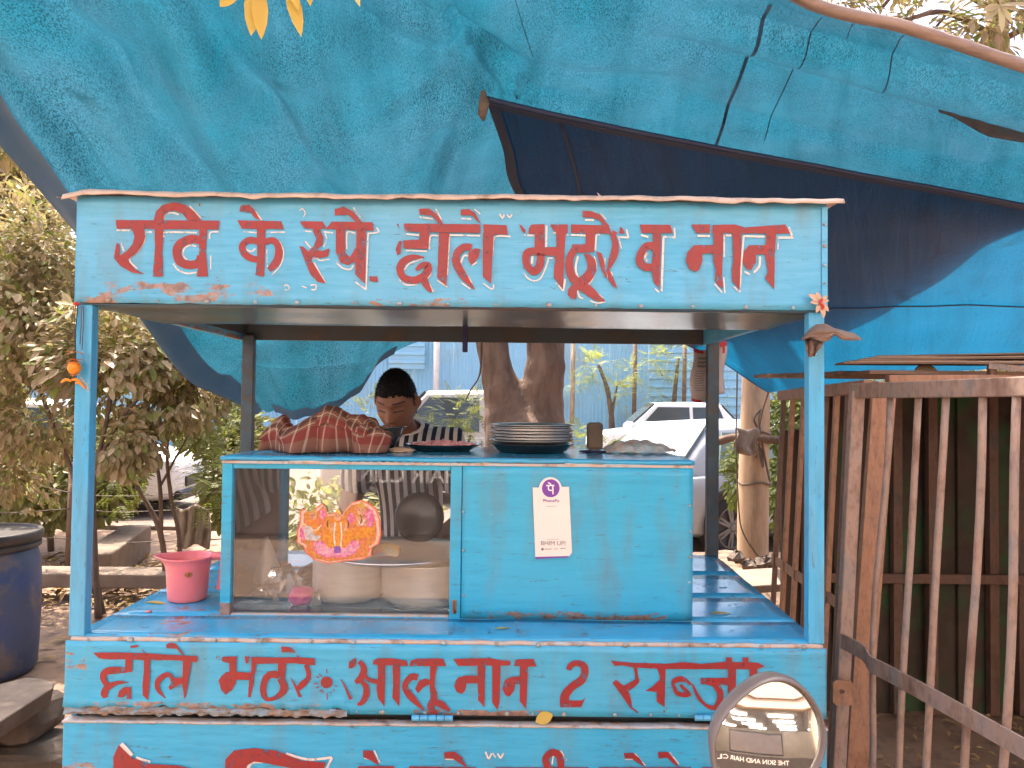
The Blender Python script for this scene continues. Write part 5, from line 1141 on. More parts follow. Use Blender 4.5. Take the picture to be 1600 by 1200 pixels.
p = Paint(800, 730, 7.5, PYc); p.base = .0008; p.stroke([(400,214),(496,214)], 15); p.stroke([(478,208),(480,318)], 16); p.stroke([(428,214),(428,258),(448,272),(472,266)], [14,14,14,12]); p.stroke([(420,180),(448,194),(462,216)], 14); p.b.build('logo_letter', M['white_print'], plc)
p = Paint(800, 730, 7.5, PYc); p.base = .0004
p.stroke([(405,459),(522,456)], 5); p.stroke([(410,846),(550,842)], 4); p.disc(356,961,16); p.stroke([(380,960),(466,958)], 8); p.stroke([(490,958),(540,957)], 6); p.stroke([(568,953),(602,952)], 11); p.stroke([(608,952),(630,951)], 8); p.b.build('small_print', M['grey_print'], plc)
def tx(s, x, y, size, mt): 
    q = at(800 + x/7.5, 730 + y/7.5, PYc - .0008); text_mesh(s, size, mt, plc, Matrix.Translation(q) @ Matrix.Rotation(R(90), 4, 'X') @ Matrix.Rotation(R(.6), 4, 'Z'), 'printed_name', .0001)
tx('PhonePe', 458, 394, .0125, M['purple']); tx('BHIM UPI', 483, 893, .0165, M['grey_print'])

# ---- paper cut-out of seated figures behind the glass (a generic devotional print)
SYk = CY + .006; Z4 = (440, 720, 4.8)
stk = thing('devotional_sticker', at(530, 880, SYk), 'orange and pink devotional cut-out of three seated figures on the glass', 'sticker')
so_l = [(115,520),(135,470),(140,370),(175,358),(200,390),(240,368),(300,318),(332,350),(336,400),(400,390),(458,400),(480,360),(530,310),(600,293),(662,320),(712,360),(740,440),(747,560),(730,622),(682,650),(672,712),(600,742),(480,752),(350,772),(240,742),(180,692),(163,642),(113,612)]
def scl(pts, k, c=(425, 560)): return [(c[0] + (x-c[0])*k, c[1] + (y-c[1])*k) for x, y in pts]
solid_poly([(lambda q: (q.x, q.z))(at(Z4[0]+x/Z4[2], Z4[1]+y/Z4[2], SYk)) for x, y in so_l], SYk, .0012, 'cut_out', plain('st_red', (.72, .14, .07), None, 9, .5, bs=0), stk)
def st(nm, col, base, items):
    mt_ = plain('st_' + nm, col, tuple(c*.6 for c in col), 140, .5, bs=0, dirt={'gold_ground': (.62, .10, .10), 'robes': (.60, .10, .03), 'lotus': (.75, .40, .45), 'pale_robe': (.62, .30, .20), 'lotus_tips': (.62, .12, .28)}.get(nm), dirtscale=75); p = Paint(440, 720, 4.8, SYk); p.base = base
    for it in items:
        p.b = MB()
        if it[0] == 'p': p.poly(it[1], .2)
        elif it[0] == 's': p.stroke(it[1], it[2])
        else: p.disc(*it[1])
        p.b.build(nm, mt_, stk)
st('pale_rim', (.78, .52, .42), .0004, [('p', scl(so_l, .965))])
st('gold_ground', (.66, .25, .05), .0008, [('p', scl(so_l, .90)), ('p', [(180,650),(670,655),(640,720),(480,742),(350,755),(240,730),(190,690)])])
st('lotus', (.68, .13, .30), .0012, [('p', [(238,610),(300,600),(560,598),(590,620),(560,690),(480,722),(320,722),(255,690)]), ('d', (660,430,38,70)), ('d', (165,540,30,50)), ('d', (310,400,24,38)), ('d', (520,430,26,40))])
st('lotus_tips', (.78, .36, .45), .0014, [('p', [(255,640),(290,590),(310,650),(345,605),(370,660),(425,610),(470,660),(505,605),(535,650),(575,592),(585,650),(540,690),(480,708),(320,708),(275,690)])])
st('robes', (.74, .29, .02), .0016, [('p', [(335,470),(400,430),(460,440),(500,480),(540,580),(480,650),(350,650),(305,590)]), ('p', [(535,525),(600,490),(682,500),(692,562),(600,582),(536,572)]), ('p', [(210,450),(265,445),(285,520),(240,560),(205,520)])])
st('pale_robe', (.56, .50, .50), .0018, [('p', [(160,490),(230,490),(250,560),(300,560),(270,600),(180,592)])])
st('skin_tone', (.70, .34, .20), .0020, [('d', (424,416,27,34)), ('d', (240,412,24,30)), ('d', (598,372,34,40)), ('p', [(560,420),(635,420),(645,490),(570,492)]), ('d', (375,500,14,34)), ('d', (480,500,14,34))])
st('crowns', (.75, .46, .06), .0023, [('p', [(400,392),(424,352),(450,392)]), ('p', [(220,390),(240,356),(262,390)]), ('p', [(570,345),(598,300),(630,345)])])
st('garlands', (.78, .66, .52), .0026, [('s', [(404,460),(396,560),(404,650)], 12), ('s', [(444,460),(452,560),(444,650)], 12), ('s', [(575,440),(598,480),(625,440)], 9), ('s', [(165,470),(250,520),(300,480)], 8)])
st('cushion', (.28, .10, .42), .0028, [('p', [(395,640),(445,640),(445,690),(395,690)])])
st('dark_lines', (.10, .03, .03), .0031, [('s', [(352,440),(344,470),(350,500)], 6), ('s', [(496,440),(504,470),(498,500)], 6), ('s', [(590,400),(604,440),(590,470)], 6), ('d', (414,412,4)), ('d', (434,412,4)), ('d', (232,408,4)), ('d', (248,408,4)), ('d', (586,368,4)), ('d', (612,368,4))])

# ---- inside the cabinet
fz = cz0 + .006
def pot(c, r, h, name, label):
    t = thing(name, c, label, 'pot')
    MB().lathe([(0,0),(r*.88,0),(r*.97,.010),(r,.03),(r,h-.008),(r*1.04,h),(r*1.04,h+.003),(r*.98,h+.002),(r*.965,h-.01),(r*.96,.03),(r*.86,.010),(0,.008)], c, 48).build('wall', M['aluminium'], t, smooth=True)
    return t
py1 = 2.27; pc1 = Vector((at(545, 900, py1).x, py1, fz)); pot(pc1, .103, .118, 'cooking_pot', 'dull aluminium pot in the middle of the glass cabinet')
py2 = 2.25; pc2 = Vector((at(664, 900, py2).x, py2, fz)); pot(pc2, .125, .112, 'cooking_pot', 'wide aluminium pot at the right end of the glass cabinet')
tz = fz + .124
tc = Vector((at(618, 880, 2.24).x, 2.255, tz))
tag(MB().lathe([(0,.004),(.185,.002),(.205,.010),(.215,.014),(.213,.017),(.203,.013),(.18,.006),(0,.008)], tc, 56).build('steel_tray', M['steel'], loc=tc, smooth=True), 'round steel tray lying across the two pots behind the glass', 'tray')
q = MB(); c = Vector((at(600, 870, 2.2).x, 2.2, tz+.012))
def pack(u, v):
    a = v*math.pi; return c + Vector((-.045 + .09*u, -.026*math.cos(a), .034*math.sin(a)*(.6+.4*math.sin(u*3.14)) + .004*noise.noise(Vector((u*5, v*5, 0)))))
tag(q.grid(pack, 14, 10).build('snack_packet', M['packet'], loc=c, smooth=True), 'shiny yellow and blue packet on the steel tray', 'packet')
# steel lid leaning upright in the cabinet, mirror-like
RMt = Matrix.Rotation(R(84), 3, 'X') @ Matrix.Rotation(0, 3, 'Z')
c = Vector((at(655, 808, 2.42).x, 2.42, tz+.085))
tag(MB().lathe([(0,.006),(.055,.004),(.072,.0),(.078,-.004),(.078,-.006),(.07,-.003),(0,.002)], c, 44, RMt).build('serving_plate', M['dark_steel'], loc=c - Vector((0,0,.078)), smooth=True), 'dark round steel plate leaning upright behind the tray', 'plate')
c = Vector((at(470, 945, 2.17).x, 2.17, fz))
b = MB().lathe([(0,0),(.024,.001),(.032,.012),(.033,.03),(.026,.044),(.01,.050),(0,.052)], c, 16)
for v in b.v: v += Vector((1,.8,.8))*.006*noise.noise(v*55)
tag(b.build('pink_bag', M['pink_bag'], loc=c, smooth=True), 'small pink plastic bag in the bottom left of the glass cabinet', 'bag')
def crum(c, sx, sy, sz, seed):
    b = MB().lathe([(0,0),(.8,.02),(1,.25),(.9,.6),(.5,.9),(0,1)], (0,0,0), 18)
    for v in b.v:
        n = noise.noise(v*2.2 + Vector((seed,0,0)))*.35 + noise.noise(v*6 + Vector((seed,0,0)))*.16
        v *= 1 + n; v.x = c[0] + v.x*sx; v.y = c[1] + v.y*sy; v.z = c[2] + max(0, v.z)*sz
    return b
for px, Y, sx, sz, sd, nm in ((440, 2.24, .055, .09, 1, 'crumpled clear plastic bag behind the pink bag'), (690, 2.18, .03, .07, 7, 'clear plastic bag beside the cabinet mullion')):
    if px == 690: continue
    c = Vector((at(px, 940, Y).x, Y, fz)); tag(crum(c, sx, .05, sz, sd).build('plastic_bag', M['plastic_clear'], loc=c), nm, 'bag')
c = Vector((at(494, 950, 2.16).x, 2.16, fz)); tag(crum(c, .013, .015, .04, 4).build('clear_pouch', M['plastic_clear'], loc=c), 'small clear pouch touching the pink bag', 'pouch')
c = Vector((at(412, 890, 2.45).x, 2.45, fz+.05))
tag(MB().lathe([(.058,-.05),(.05,-.01),(.028,.05),(.010,.09),(0,.095)], c, 20).build('paper_cone', M['card'], loc=c - Vector((0,0,.05)), smooth=True), 'white paper cone standing in the left of the glass cabinet', 'cone')
c = Vector((at(388, 800, 2.50).x, 2.50, fz)); tag(MB().bar(c + Vector((0,0,.001)), c + Vector((-.01,.05,.30)), .06, .004, (0,1,0)).build('white_board', M['card'], loc=c), 'narrow white board leaning at the cabinet left end', 'board')
c = Vector((at(500, 935, 2.5).x, 2.5, fz)); tag(crum(c, .07, .05, .05, 12).build('dark_bundle', M['strap'], loc=c), 'dark bundle on the cabinet floor behind the pot', 'bundle')

# ---- on top of the cabinet
tzp = cz1 + .002
pY = 2.40; pcx = at(831, 690, pY).x
pl_prof = [(0,0),(.098,0),(.108,.004),(.124,.012),(.131,.0135),(.131,.0150),(.123,.0138),(.106,.0058),(0,.0018)]
dk = Vector((pcx, pY, tzp)); tag(MB().lathe([(0,0),(.10,0),(.112,.006),(.127,.022),(.134,.024),(.134,.026),(.126,.025),(.110,.010),(0,.003)], dk, 48).build('dark_plate', M['dark_steel'], loc=dk, smooth=True), 'dark plate at the bottom of the stack of steel plates', 'plate')
pm = MB().lathe(pl_prof, (0,0,0), 44).build('steel_plate', M['steel'], local=True, smooth=True)
N_PL = 10
for i in range(N_PL):
    o = pm if i == 0 else pm.copy()
    if i: COL.objects.link(o)
    o.location = (pcx + random.uniform(-.003, .003), pY + random.uniform(-.003, .003), tzp + .0225 + i*.0046); o.rotation_euler = (random.uniform(-.008, .008), random.uniform(-.008, .008), random.random()*6)
    tag(o, 'steel plate in the stack on the cabinet, before the forked trunk', 'plate', 'stacked steel plates')
o = pm.copy(); COL.objects.link(o); o.location = (pcx, pY, tzp + .0225 + N_PL*.0046 + .002); o.data = pm.data.copy(); o.data.materials[0] = M['steel']; tag(o, 'topmost plate lying on the stack of steel plates', 'plate')
if 'group' in o: del o['group']
# tray of chopped onion
oc = Vector((at(692, 700, 2.42).x, 2.42, tzp)); ot = thing('onion_tray', oc, 'dark flat tray heaped with chopped purple onion', 'tray')
MB().lathe([(0,0),(.085,0),(.10,.008),(.118,.018),(.124,.019),(.124,.021),(.116,.020),(.098,.011),(0,.003)], oc, 44).build('dish', M['dark_steel'], ot, smooth=True)
b = MB()
for i in range(420):
    a = random.random()*6.28; r = .10*random.random()**.5; c = oc + Vector((r*math.cos(a), r*math.sin(a), .012 + .016*(1-r/.1)*random.random() + .004)); d = rnd_dir()*.007; b.bar(c-d, c+d, .004, .003)
tag(b.build('chopped_onion', M['onion'], ot), kind='stuff')
# scale weight, newspaper
c = Vector((at(929, 690, 2.42).x, 2.42, tzp)); tag(MB().box(c.x-.025, c.x+.025, 2.40, 2.43, tzp+.006, tzp+.092).build('dark_stone', M['stone'], loc=c, bevel=.010), 'small dark upright block beside the stack of plates', 'block')
c = Vector((at(925, 700, 2.38).x, 2.38, tzp)); tag(crum(c, .04, .03, .007, 21).build('black_cloth', M['strap'], loc=c), 'flat black cloth under the small dark block', 'cloth')
def news(u, v):
    x = at(945 + 110*u, 690, 2.38).x; y = 2.33 + .16*v
    h = .030*math.sin(u*3.14)**.7*math.sin(v*3.14)**.5 + .010*noise.noise(Vector((u*6, v*4, 1))) + .006*abs(math.sin(u*14+v*5))
    return Vector((x, y + .02*noise.noise(Vector((u*3, v*3, 5))), tzp + .003 + max(0, h)))
tag(MB().grid(news, 26, 12).build('plastic_wrapper', M['paper'], loc=(at(1000,700,2.38).x, 2.38, tzp), solid=.001), 'crumpled printed plastic wrapper at the right of the cabinet top', 'wrapper')
# chequered cloth over a bowl
mcl, nt, pp = nmat('plaid_cloth'); uvn = NN(nt, 'ShaderNodeUVMap'); sp = NN(nt, 'ShaderNodeSeparateXYZ'); L(nt, uvn.outputs[0], sp.inputs[0])
def stripes(sock, freq, bands, base):
    f = mth(nt, 'FRACT', mth(nt, 'MULTIPLY', sock, freq)); r = NN(nt, 'ShaderNodeValToRGB'); r.color_ramp.interpolation = 'CONSTANT'; e = r.color_ramp.elements
    while len(e) < len(bands): e.new(.5)
    for q_, (p_, c_) in zip(e, bands): q_.position = p_; q_.color = c_ + (1,)
    L(nt, f, r.inputs[0]); return r.outputs[0]
tan, redc, blk, crm = (.235, .115, .085), (.21, .012, .022), (.028, .014, .018), (.66, .54, .43)
w1 = stripes(sp.outputs[0], 3.6, [(0, tan), (.20, crm), (.235, tan), (.42, crm), (.455, tan), (.66, crm), (.70, tan), (.90, crm), (.93, tan)], tan)
w2 = stripes(sp.outputs[1], 2.9, [(0, tan), (.16, redc), (.42, tan), (.50, crm), (.53, tan), (.62, blk), (.86, tan), (.94, crm), (.97, tan)], tan)
ck = mix(nt, .55, w1, w2); L(nt, ck, pp.inputs['Base Color']); pp.inputs['Roughness'].default_value = .95; pp.inputs['Specular IOR Level'].default_value = .1
bump(nt, pp, noi(nt, pos(nt), 260, 3), .4, .002)
hprof = [(415,30),(425,44),(445,50),(465,54),(480,60),(492,66),(505,68),(515,74),(530,74),(550,66),(575,56),(595,47),(605,40),(612,30)]
def hh(px):
    for (a, ha), (c_, hc) in zip(hprof, hprof[1:]):
        if a <= px <= c_: return ha + (hc-ha)*(px-a)/(c_-a)
    return 30
def cloth(u, v):
    px = 415 + 197*u; Y0 = 2.31; a = v*math.pi; h = hh(px)/FPX*Y0
    h *= .84; wdt = .115*(.62 + .38*math.sin(u*3.14)**.5)
    s = math.sin(a)**.62 if 0 < a < math.pi else 0; cc = math.cos(a); cc = math.copysign(abs(cc)**.75, cc)
    x = at(px, 690, Y0).x
    n = noise.noise(Vector((u*5, v*2.5, 0)))*.034 + noise.noise(Vector((u*12 + v*3, v*4, 3)))*.014 + noise.noise(Vector((u*30, v*10, 5)))*.003
    rip = (.020*math.sin(u*13 + 3*v) + .010*math.sin(u*31))*(1-s)
    return Vector((x + n*.6, Y0 - wdt*cc + rip + n, tzp + .003 + max(0, h*s + n*s*1.2)))
tag(MB().grid(cloth, 110, 60, uv=True).build('chequered_cloth', mcl, loc=(at(515,700,2.31).x, 2.31, tzp), smooth=True, solid=.002), 'red and tan chequered cloth heaped over a bowl on the cabinet', 'cloth')
def cloth2(u, v):
    x = at(505 + 78*u, 650, 2.30).x; y = 2.30 + .12*(v-.5); h0 = hh(505 + 78*u)/FPX*2.31
    return Vector((x, y - .04*(1-v), tzp + h0*.86 + .012 + .010*math.sin(u*5+1)*math.sin(v*3.14) + .006*noise.noise(Vector((u*7, v*6, 9))) - .05*(1-v)**3 - .04*v**4))
c2b = MB().grid(cloth2, 40, 24, uv=True); c2b.uv = [(u_*.4 + .3, v_*.4 + .1) for u_, v_ in c2b.uv]
tag(c2b.build('cloth_fold', mcl, loc=(at(545,650,2.3).x, 2.30, tzp), smooth=True, solid=.002), 'loose upper fold of chequered cloth lying on the heap', 'cloth')
# bowl rim peeping out, on a wire stand
c = Vector((at(598, 668, 2.36).x, 2.40, tzp)); bw_ = thing('steel_bowl', c, 'dark steel bowl peeping out from the chequered cloth', 'bowl')
RMb = Matrix.Rotation(R(-4), 3, 'Y')
MB().lathe([(0,.010),(.03,.010),(.055,.040),(.066,.066),(.072,.068),(.072,.070),(.063,.068),(.05,.042),(.028,.014),(0,.013)], c, 36, RMb).build('shell', M['grey_steel'], bw_, smooth=True)
for a in (-.3, .4, 2.8): MB().tube([c + Vector((.06*math.cos(a), .06*math.sin(a), .07)), c + Vector((.03*math.cos(a), .03*math.sin(a), .0))], .003, 6).build('stand_leg', M['steel'], bw_, smooth=True)
c = Vector((at(625, 702, 2.30).x, 2.30, tzp)); tag(crum(c, .035, .02, .014, 30).build('food_scraps', M['dry_petal'], loc=c), 'small scraps of food between cloth and onion tray', 'scraps')

# ---- on the counter: mug, leaves
mz = ZCT + .0045; mY = 2.23; mc = Vector((at(293, 930, mY).x, mY, mz))
mug = thing('pink_mug', mc, 'pink plastic mug with a spout standing on the left of the counter', 'mug')
def mugf(u, v):
    a = u*2*math.pi; prof = [(.0, .0), (.050, .0), (.056, .004), (.0585, .03), (.062, .085), (.066, .112), (.074, .126), (.078, .130), (.077, .133), (.073, .131), (.064, .114), (.0605, .085), (.056, .03), (.052, .006), (0, .004)]
    x = v*(len(prof)-1); i = min(int(x), len(prof)-2); t = x - i; r = prof[i][0]*(1-t) + prof[i+1][0]*t; z = prof[i][1]*(1-t) + prof[i+1][1]*t
    sp_ = max(0, math.cos(a - math.pi))**14 * max(0, (z-.10)/.03); r *= 1 + .32*sp_; z += .002*sp_
    return mc + Vector((r*math.cos(a), r*math.sin(a), z))*.95
MB().grid(mugf, 64, 42).build('body', M['pink'], mug, smooth=True, weld=True)
MB().tube(cat_rom([mc + Vector((.066,.0,.124)), mc + Vector((.09,0,.126)), mc + Vector((.102,0,.118)), mc + Vector((.100,0,.07)), mc + Vector((.094,0,.03))], 5), [.011]*21, 10).build('handle', M['pink'], mug, smooth=True)
p = Paint(230, 840, 8.573, 0); 
bb = MB(); ang0 = -math.pi/2 + .42
bb.grid(lambda u, v: mc + Vector(((.0627)*math.cos(ang0 + .0075*math.cos(u*6.283)*v*22), .0627*math.sin(ang0 + .0075*math.cos(u*6.283)*v*22), .083 + .0075*math.sin(u*6.283)*v)), 20, 2).build('oval_label', plain('mug_label', (.16, .02, .02), (.40, .20, .05), 120, .4, bs=0), mug)
for (px, py, ln, a, lb) in ((243,941,.072,-.25,'curled yellow leaf on the counter in front of the pink mug'),(785,981,.045,.3,'slim yellow leaf on the counter edge below the cabinet door'),(1126,957,.058,.05,'brown-yellow leaf on the counter right of the cabinet')):
    fallen(px, py, ZCT+.002, ln, a, M['leaf_yellow'], lb, None, 'yellow_leaf', .3)
c = at(850, 1128, FY-.02); q = MB(); leaf_into(q, c + Vector((-.02, .01, -.004)), Vector((1,0,.45)), Vector((0,-1,.6)), .045, .03, .15, False); tag(q.build('yellow_leaf', M['leaf_yellow'], loc=c, smooth=True), 'olive yellow leaf stuck in the gap above the lower shutter', 'leaf')
c = atz(232, 957, ZCT+.004); tag(MB().lathe([(0,0),(.007,.001),(.009,.003),(.004,.005),(0,.005)], c, 10).build('pink_petal', M['pink'], loc=c, smooth=True), 'tiny pink petal lying near the yellow leaf', 'petal')

# ---- hanging things
c = at(727, 512, 2.33); tag(MB().bar(c + Vector((0,0,.03)), c + Vector((0,0,-.075)), .016, .006, (0,1,0)).build('hanging_strap', M['strap'], loc=c, bevel=.002), 'dark purple strap hanging from the roof above the trunk', 'strap')
tag(MB().tube(cat_rom([at(752,520,3.1), at(752,560,3.2), at(748,590,3.4), at(735,610,3.8), at(728,625,4.2)], 5), .004, 5).build('loose_wire', M['wire'], loc=at(752,520,3.1)), 'thin loose wire hanging left of the forked trunk', 'wire')
nh = at(119, 577, FY-.012); gar = thing('marigold_charm', nh, 'orange marigold and chilli charm hung on the left front post', 'charm')
MB().tube([at(122,474,FY-.004), at(118,520,FY-.006), at(119,600,FY-.012)], .0012, 5).build('thread', M['strap'], gar)
MB().lathe([(0,-.016),(.010,-.013),(.0155,-.003),(.0155,.004),(.010,.013),(0,.016)], at(116,575,FY-.02), 18).build('ball', M['marigold'], gar, smooth=True)
def flow(px, py, rx, rz, mt, seed, n=9):
    c = at(px, py, FY-.02)
    for k in range(n):
        a = k/n*6.28 + seed; q = MB(); leaf_into(q, c, Vector((math.cos(a), math.sin(a)*.7, .15*math.sin(a*3+seed))), Vector((0,0,1)), rx*random.uniform(.7,1.2), rx*.42, .2, False); q.build('petal', mt, gar, smooth=True)
flow(118, 562, .019, 0, M['marigold'], 0, 7); flow(116, 567, .021, 0, M['petal'], 1, 8); flow(118, 550, .021, 0, M['petal'], 2, 7); flow(117, 586, .016, 0, M['petal'], 3, 7)
for (x0, y0, x1, y1) in ((95,598,112,596),(112,594,128,600),(118,598,134,608)):
    MB().tube(cat_rom([at(x0,y0,FY-.02), at((x0+x1)/2,(y0+y1)/2-4,FY-.02), at(x1,y1,FY-.02)], 4), [.0015,.003,.0035,.0038,.0038,.0035,.003,.0025,.001], 6).build('chilli', M['marigold'], gar, smooth=True)
MB().tube(cat_rom([at(126,590,FY-.02), at(136,602,FY-.02), at(138,612,FY-.02)], 4), .0012, 4).build('thread', M['petal'], gar)
c = at(119, 475, FY-.01); tag(MB().lathe([(0,-.005),(.006,-.003),(.007,.002),(0,.006)], c, 10).build('red_knot', M['red'], loc=c, smooth=True), 'small red knot where the left post meets the sign', 'knot')
for i, dx in enumerate((-7, -4, 5, 8)):
    tag(MB().tube(cat_rom([at(122+dx, 478, FY-.004), at(121+dx*1.2, 500, FY-.006), at(120+dx, 520+9*i, FY-.005)], 4), .0012, 4).build('dark_thread', M['wire'], loc=at(122+dx,478,FY)), 'dark thread trailing down the top of the left front post', 'thread', 'threads on the left post')
# dried flower and big curled leaf on the right post
dc_ = at(1281, 472, FY-.012); df = thing('dried_flower', dc_, 'pale dried flower with red thread on the right sign corner', 'flower')
for (a, ln, w) in ((2.6,.036,.016),(2.0,.026,.012),(3.2,.026,.014),(.8,.022,.010),(-.9,.030,.012),(-1.4,.040,.014),(-2.0,.030,.012),(.2,.020,.010)):
    q = MB(); leaf_into(q, dc_ + Vector((0,-.004,0)), Vector((math.cos(a), -.25, math.sin(a))), Vector((0,-1,.2)), ln, w, .2, False); q.build('petal', M['dry_petal'], df, smooth=True)
MB().tube(cat_rom([dc_ + Vector((.002,-.008,.006)), dc_ + Vector((-.004,-.012,-.004)), dc_ + Vector((.004,-.012,-.012)), dc_ + Vector((0,-.008,-.018))], 4), .003, 6).build('thread', M['red'], df, smooth=True)
lc_ = at(1298, 528, FY-.02)
big = thing('curled_dry_leaf', lc_, 'large curled brown dry leaf stuck on the right front post', 'leaf')
def lerp_poly(P, t):
    x = t*(len(P)-1); i = min(int(x), len(P)-2); f = x - i; return (P[i][0]*(1-f) + P[i+1][0]*f, P[i][1]*(1-f) + P[i+1][1]*f)
def leafpatch(top, bot, nm, bulge, seed):
    def fn(u, v):
        a = lerp_poly(top, u); c = lerp_poly(bot, u); w = noise.noise(Vector((u*5, v*4, seed)))
        return at(a[0]*(1-v) + c[0]*v + 1.5*w, a[1]*(1-v) + c[1]*v + 1.5*noise.noise(Vector((u*6, v*3, seed+9))), FY - .012 - bulge*math.sin(min(v*1.1, 1)*2.2) - .008*w - .010*abs(math.sin(u*7 + seed)))
    MB().grid(fn, 24, 10).build(nm, M['dry_leaf_brown'], big, smooth=False, solid=.001)
leafpatch([(1251,532),(1262,517),(1276,507),(1290,506),(1303,512),(1322,518),(1336,521),(1346,529)], [(1254,531),(1268,528),(1284,534),(1296,531),(1304,524),(1314,530),(1330,532),(1345,531)], 'blade', .030, 1)
leafpatch([(1257,530),(1266,527),(1276,530),(1288,534)], [(1261,552),(1264,558),(1272,557),(1280,546)], 'folded_tip', .022, 5)
# plastic bag hung on the right back post
def pbag(u, v):
    px = 1083 + 52*u - 5*v + 2*math.sin(v*8); py = 544 + 82*v + 5*math.sin(u*5) - 6*u; return at(px, py, BY + .004 + .022*math.sin(u*6.0) + .008*math.sin(v*5 + u*3))
hb = thing('hanging_sack', at(1108, 626, BY), 'white and red printed plastic sack hung behind the right rear post', 'sack')
MB().grid(pbag, 20, 16).build('sheet', M['bagcloth'], hb, smooth=True, solid=.002)
def onbag(u0, v0, u1, v1, nm, mt): MB().grid(lambda u, v: pbag(u0 + (u1-u0)*u, v0 + (v1-v0)*v) - Vector((0, .003, 0)), 8, 6).build(nm, mt, hb, smooth=True)
onbag(.02, .0, .30, .07, 'red_band', M['red']); onbag(.78, .0, 1, .09, 'red_band', M['red']); onbag(.86, .09, .93, .22, 'red_band', M['red']); onbag(.02, .95, .3, 1, 'red_band', M['red']); onbag(.62, .90, .72, .98, 'red_band', M['red'])
for k in range(9): onbag(.12, .40 + k*.045, .42, .415 + k*.045, 'print_line', M['grey_print'])
for k in range(3): onbag(.12, .14 + k*.075, .40, .18 + k*.075, 'print_block', plain('faded_green_print', (.24, .26, .20), None, 9, .7, bs=0))
# yellow leaves hanging into the top of the picture
yl = thing('leaf_spray', at(410, -60, 1.15), 'spray of yellow leaves hanging into the top of the picture', 'leaves')
MB().tube(cat_rom([at(405,-40,1.15), at(400,-200,1.15), Vector((-.5, 1.0, 3.2)), Vector((-.9, .8, 4.2))], 5), [.004]*8 + [.008]*8, 6).build('twig', M['twig'], yl, smooth=True)
for (x0, y0, x1, y1, w) in ((375,-18,342,8,20),(402,-30,392,45,26),(404,-25,408,52,22),(450,-25,470,46,20),(448,-40,466,10,14),(480,-25,485,6,10),(548,-20,562,2,9),(430,-40,425,-8,22)):
    a = at(x0, y0, 1.15 + random.uniform(-.02,.02)); b_ = at(x1, y1, 1.13); q = MB(); leaf_into(q, a, b_-a, Vector((.3,-1,.1)), (b_-a).length, w/FPX*1.15*1.15, .14, False); q.build('leaf', M['leaf_yellow'], yl, smooth=True)
for (x0, y0) in ((375,-18),(402,-30),(450,-25),(480,-25),(548,-20)): MB().tube([at(405,-42,1.15), at((405+x0)/2, y0-14, 1.15), at(x0, y0, 1.15)], .0012, 5).build('leaf_stalk', M['twig'], yl)

# ================================================================== THE COOK
def skin_mesh(V, E, rad, root=0, sub=2):
    me = bpy.data.meshes.new('sk'); me.from_pydata([tuple(v) for v in V], E, []); o = bpy.data.objects.new('sk', me); COL.objects.link(o)
    m = o.modifiers.new('s', 'SKIN'); m.use_smooth_shade = True
    sv = me.skin_vertices[0].data
    for i, r in enumerate(rad): sv[i].radius = (r, r) if not hasattr(r, '__len__') else r; sv[i].use_root = (i == root)
    s = o.modifiers.new('u', 'SUBSURF'); s.levels = sub; s.render_levels = sub
    dg = bpy.context.evaluated_depsgraph_get(); dg.update(); out = bpy.data.meshes.new_from_object(o.evaluated_get(dg))
    vs_ = [v.co.copy() for v in out.vertices]; fs_ = [tuple(p.vertices) for p in out.polygons]
    bpy.data.objects.remove(o); return vs_, fs_
hx = at(620, 628, 2.83)
HC = Vector((hx.x, 2.83, hx.z - .004)); bx0 = HC.x + .012
person = thing('person', (bx0, 3.2, 0), 'person in a striped navy and white T-shirt bent over behind the cabinet', 'person')
V = []; E = []; RD = []
def jv(p, r, par=None):
    V.append(Vector(p)); RD.append(r)
    if par is not None: E.append((par, len(V)-1))
    return len(V)-1
pel = jv((bx0, 3.24, .92), .12); sp1 = jv((bx0, 3.22, 1.06), .115, pel); ch = jv((bx0, 3.13, 1.22), .125, sp1); nb_ = jv((bx0, 3.01, 1.365), .075, ch); n1 = jv((bx0-.004, 2.965, 1.40), .054, nb_); n2 = jv((HC.x, 2.905, 1.445), .052, n1); jv((HC.x, 2.87, 1.50), .055, n2)
for s in (-1, 1):
    sh = jv((bx0 + s*.16, 3.08, 1.31), .058, ch); el = jv((bx0 + s*.235, 3.02, 1.06), .043, sh); wr = jv((bx0 + s*.12, 2.80, .985), .028, el)
    pm_ = jv((bx0 + s*.085, 2.735, .972), .026, wr)
    for k in range(4):
        fx = bx0 + s*(.085 - .026 + .018*k); ln = (.062, .072, .068, .054)[k if s > 0 else k]
        a = jv((fx + s*.004, 2.70, .972), .0105, pm_); c = jv((fx, 2.70 - ln*.5, .966), .0092, a); jv((fx - s*.003, 2.70 - ln*.85, .952), .0080, c)
    a = jv((bx0 + s*.052, 2.755, .968), .0115, pm_); jv((bx0 + s*.035, 2.725, .958), .0095, a)
    hp = jv((bx0 + s*.085, 3.25, .86), .095, pel); kn = jv((bx0 + s*.095, 3.23, .48), .060, hp); an = jv((bx0 + s*.10, 3.27, .09), .040, kn); jv((bx0 + s*.11, 3.14, .045), .040, an)
bv, bf = skin_mesh(V, E, RD, pel, 1)
body = MB().add(bv, bf); nbody = len(bf)
HR = Matrix.Rotation(R(-9), 3, 'Z') @ Matrix.Rotation(R(24), 3, 'X')
gs = lambda d, s: math.exp(-(d/s)**2)
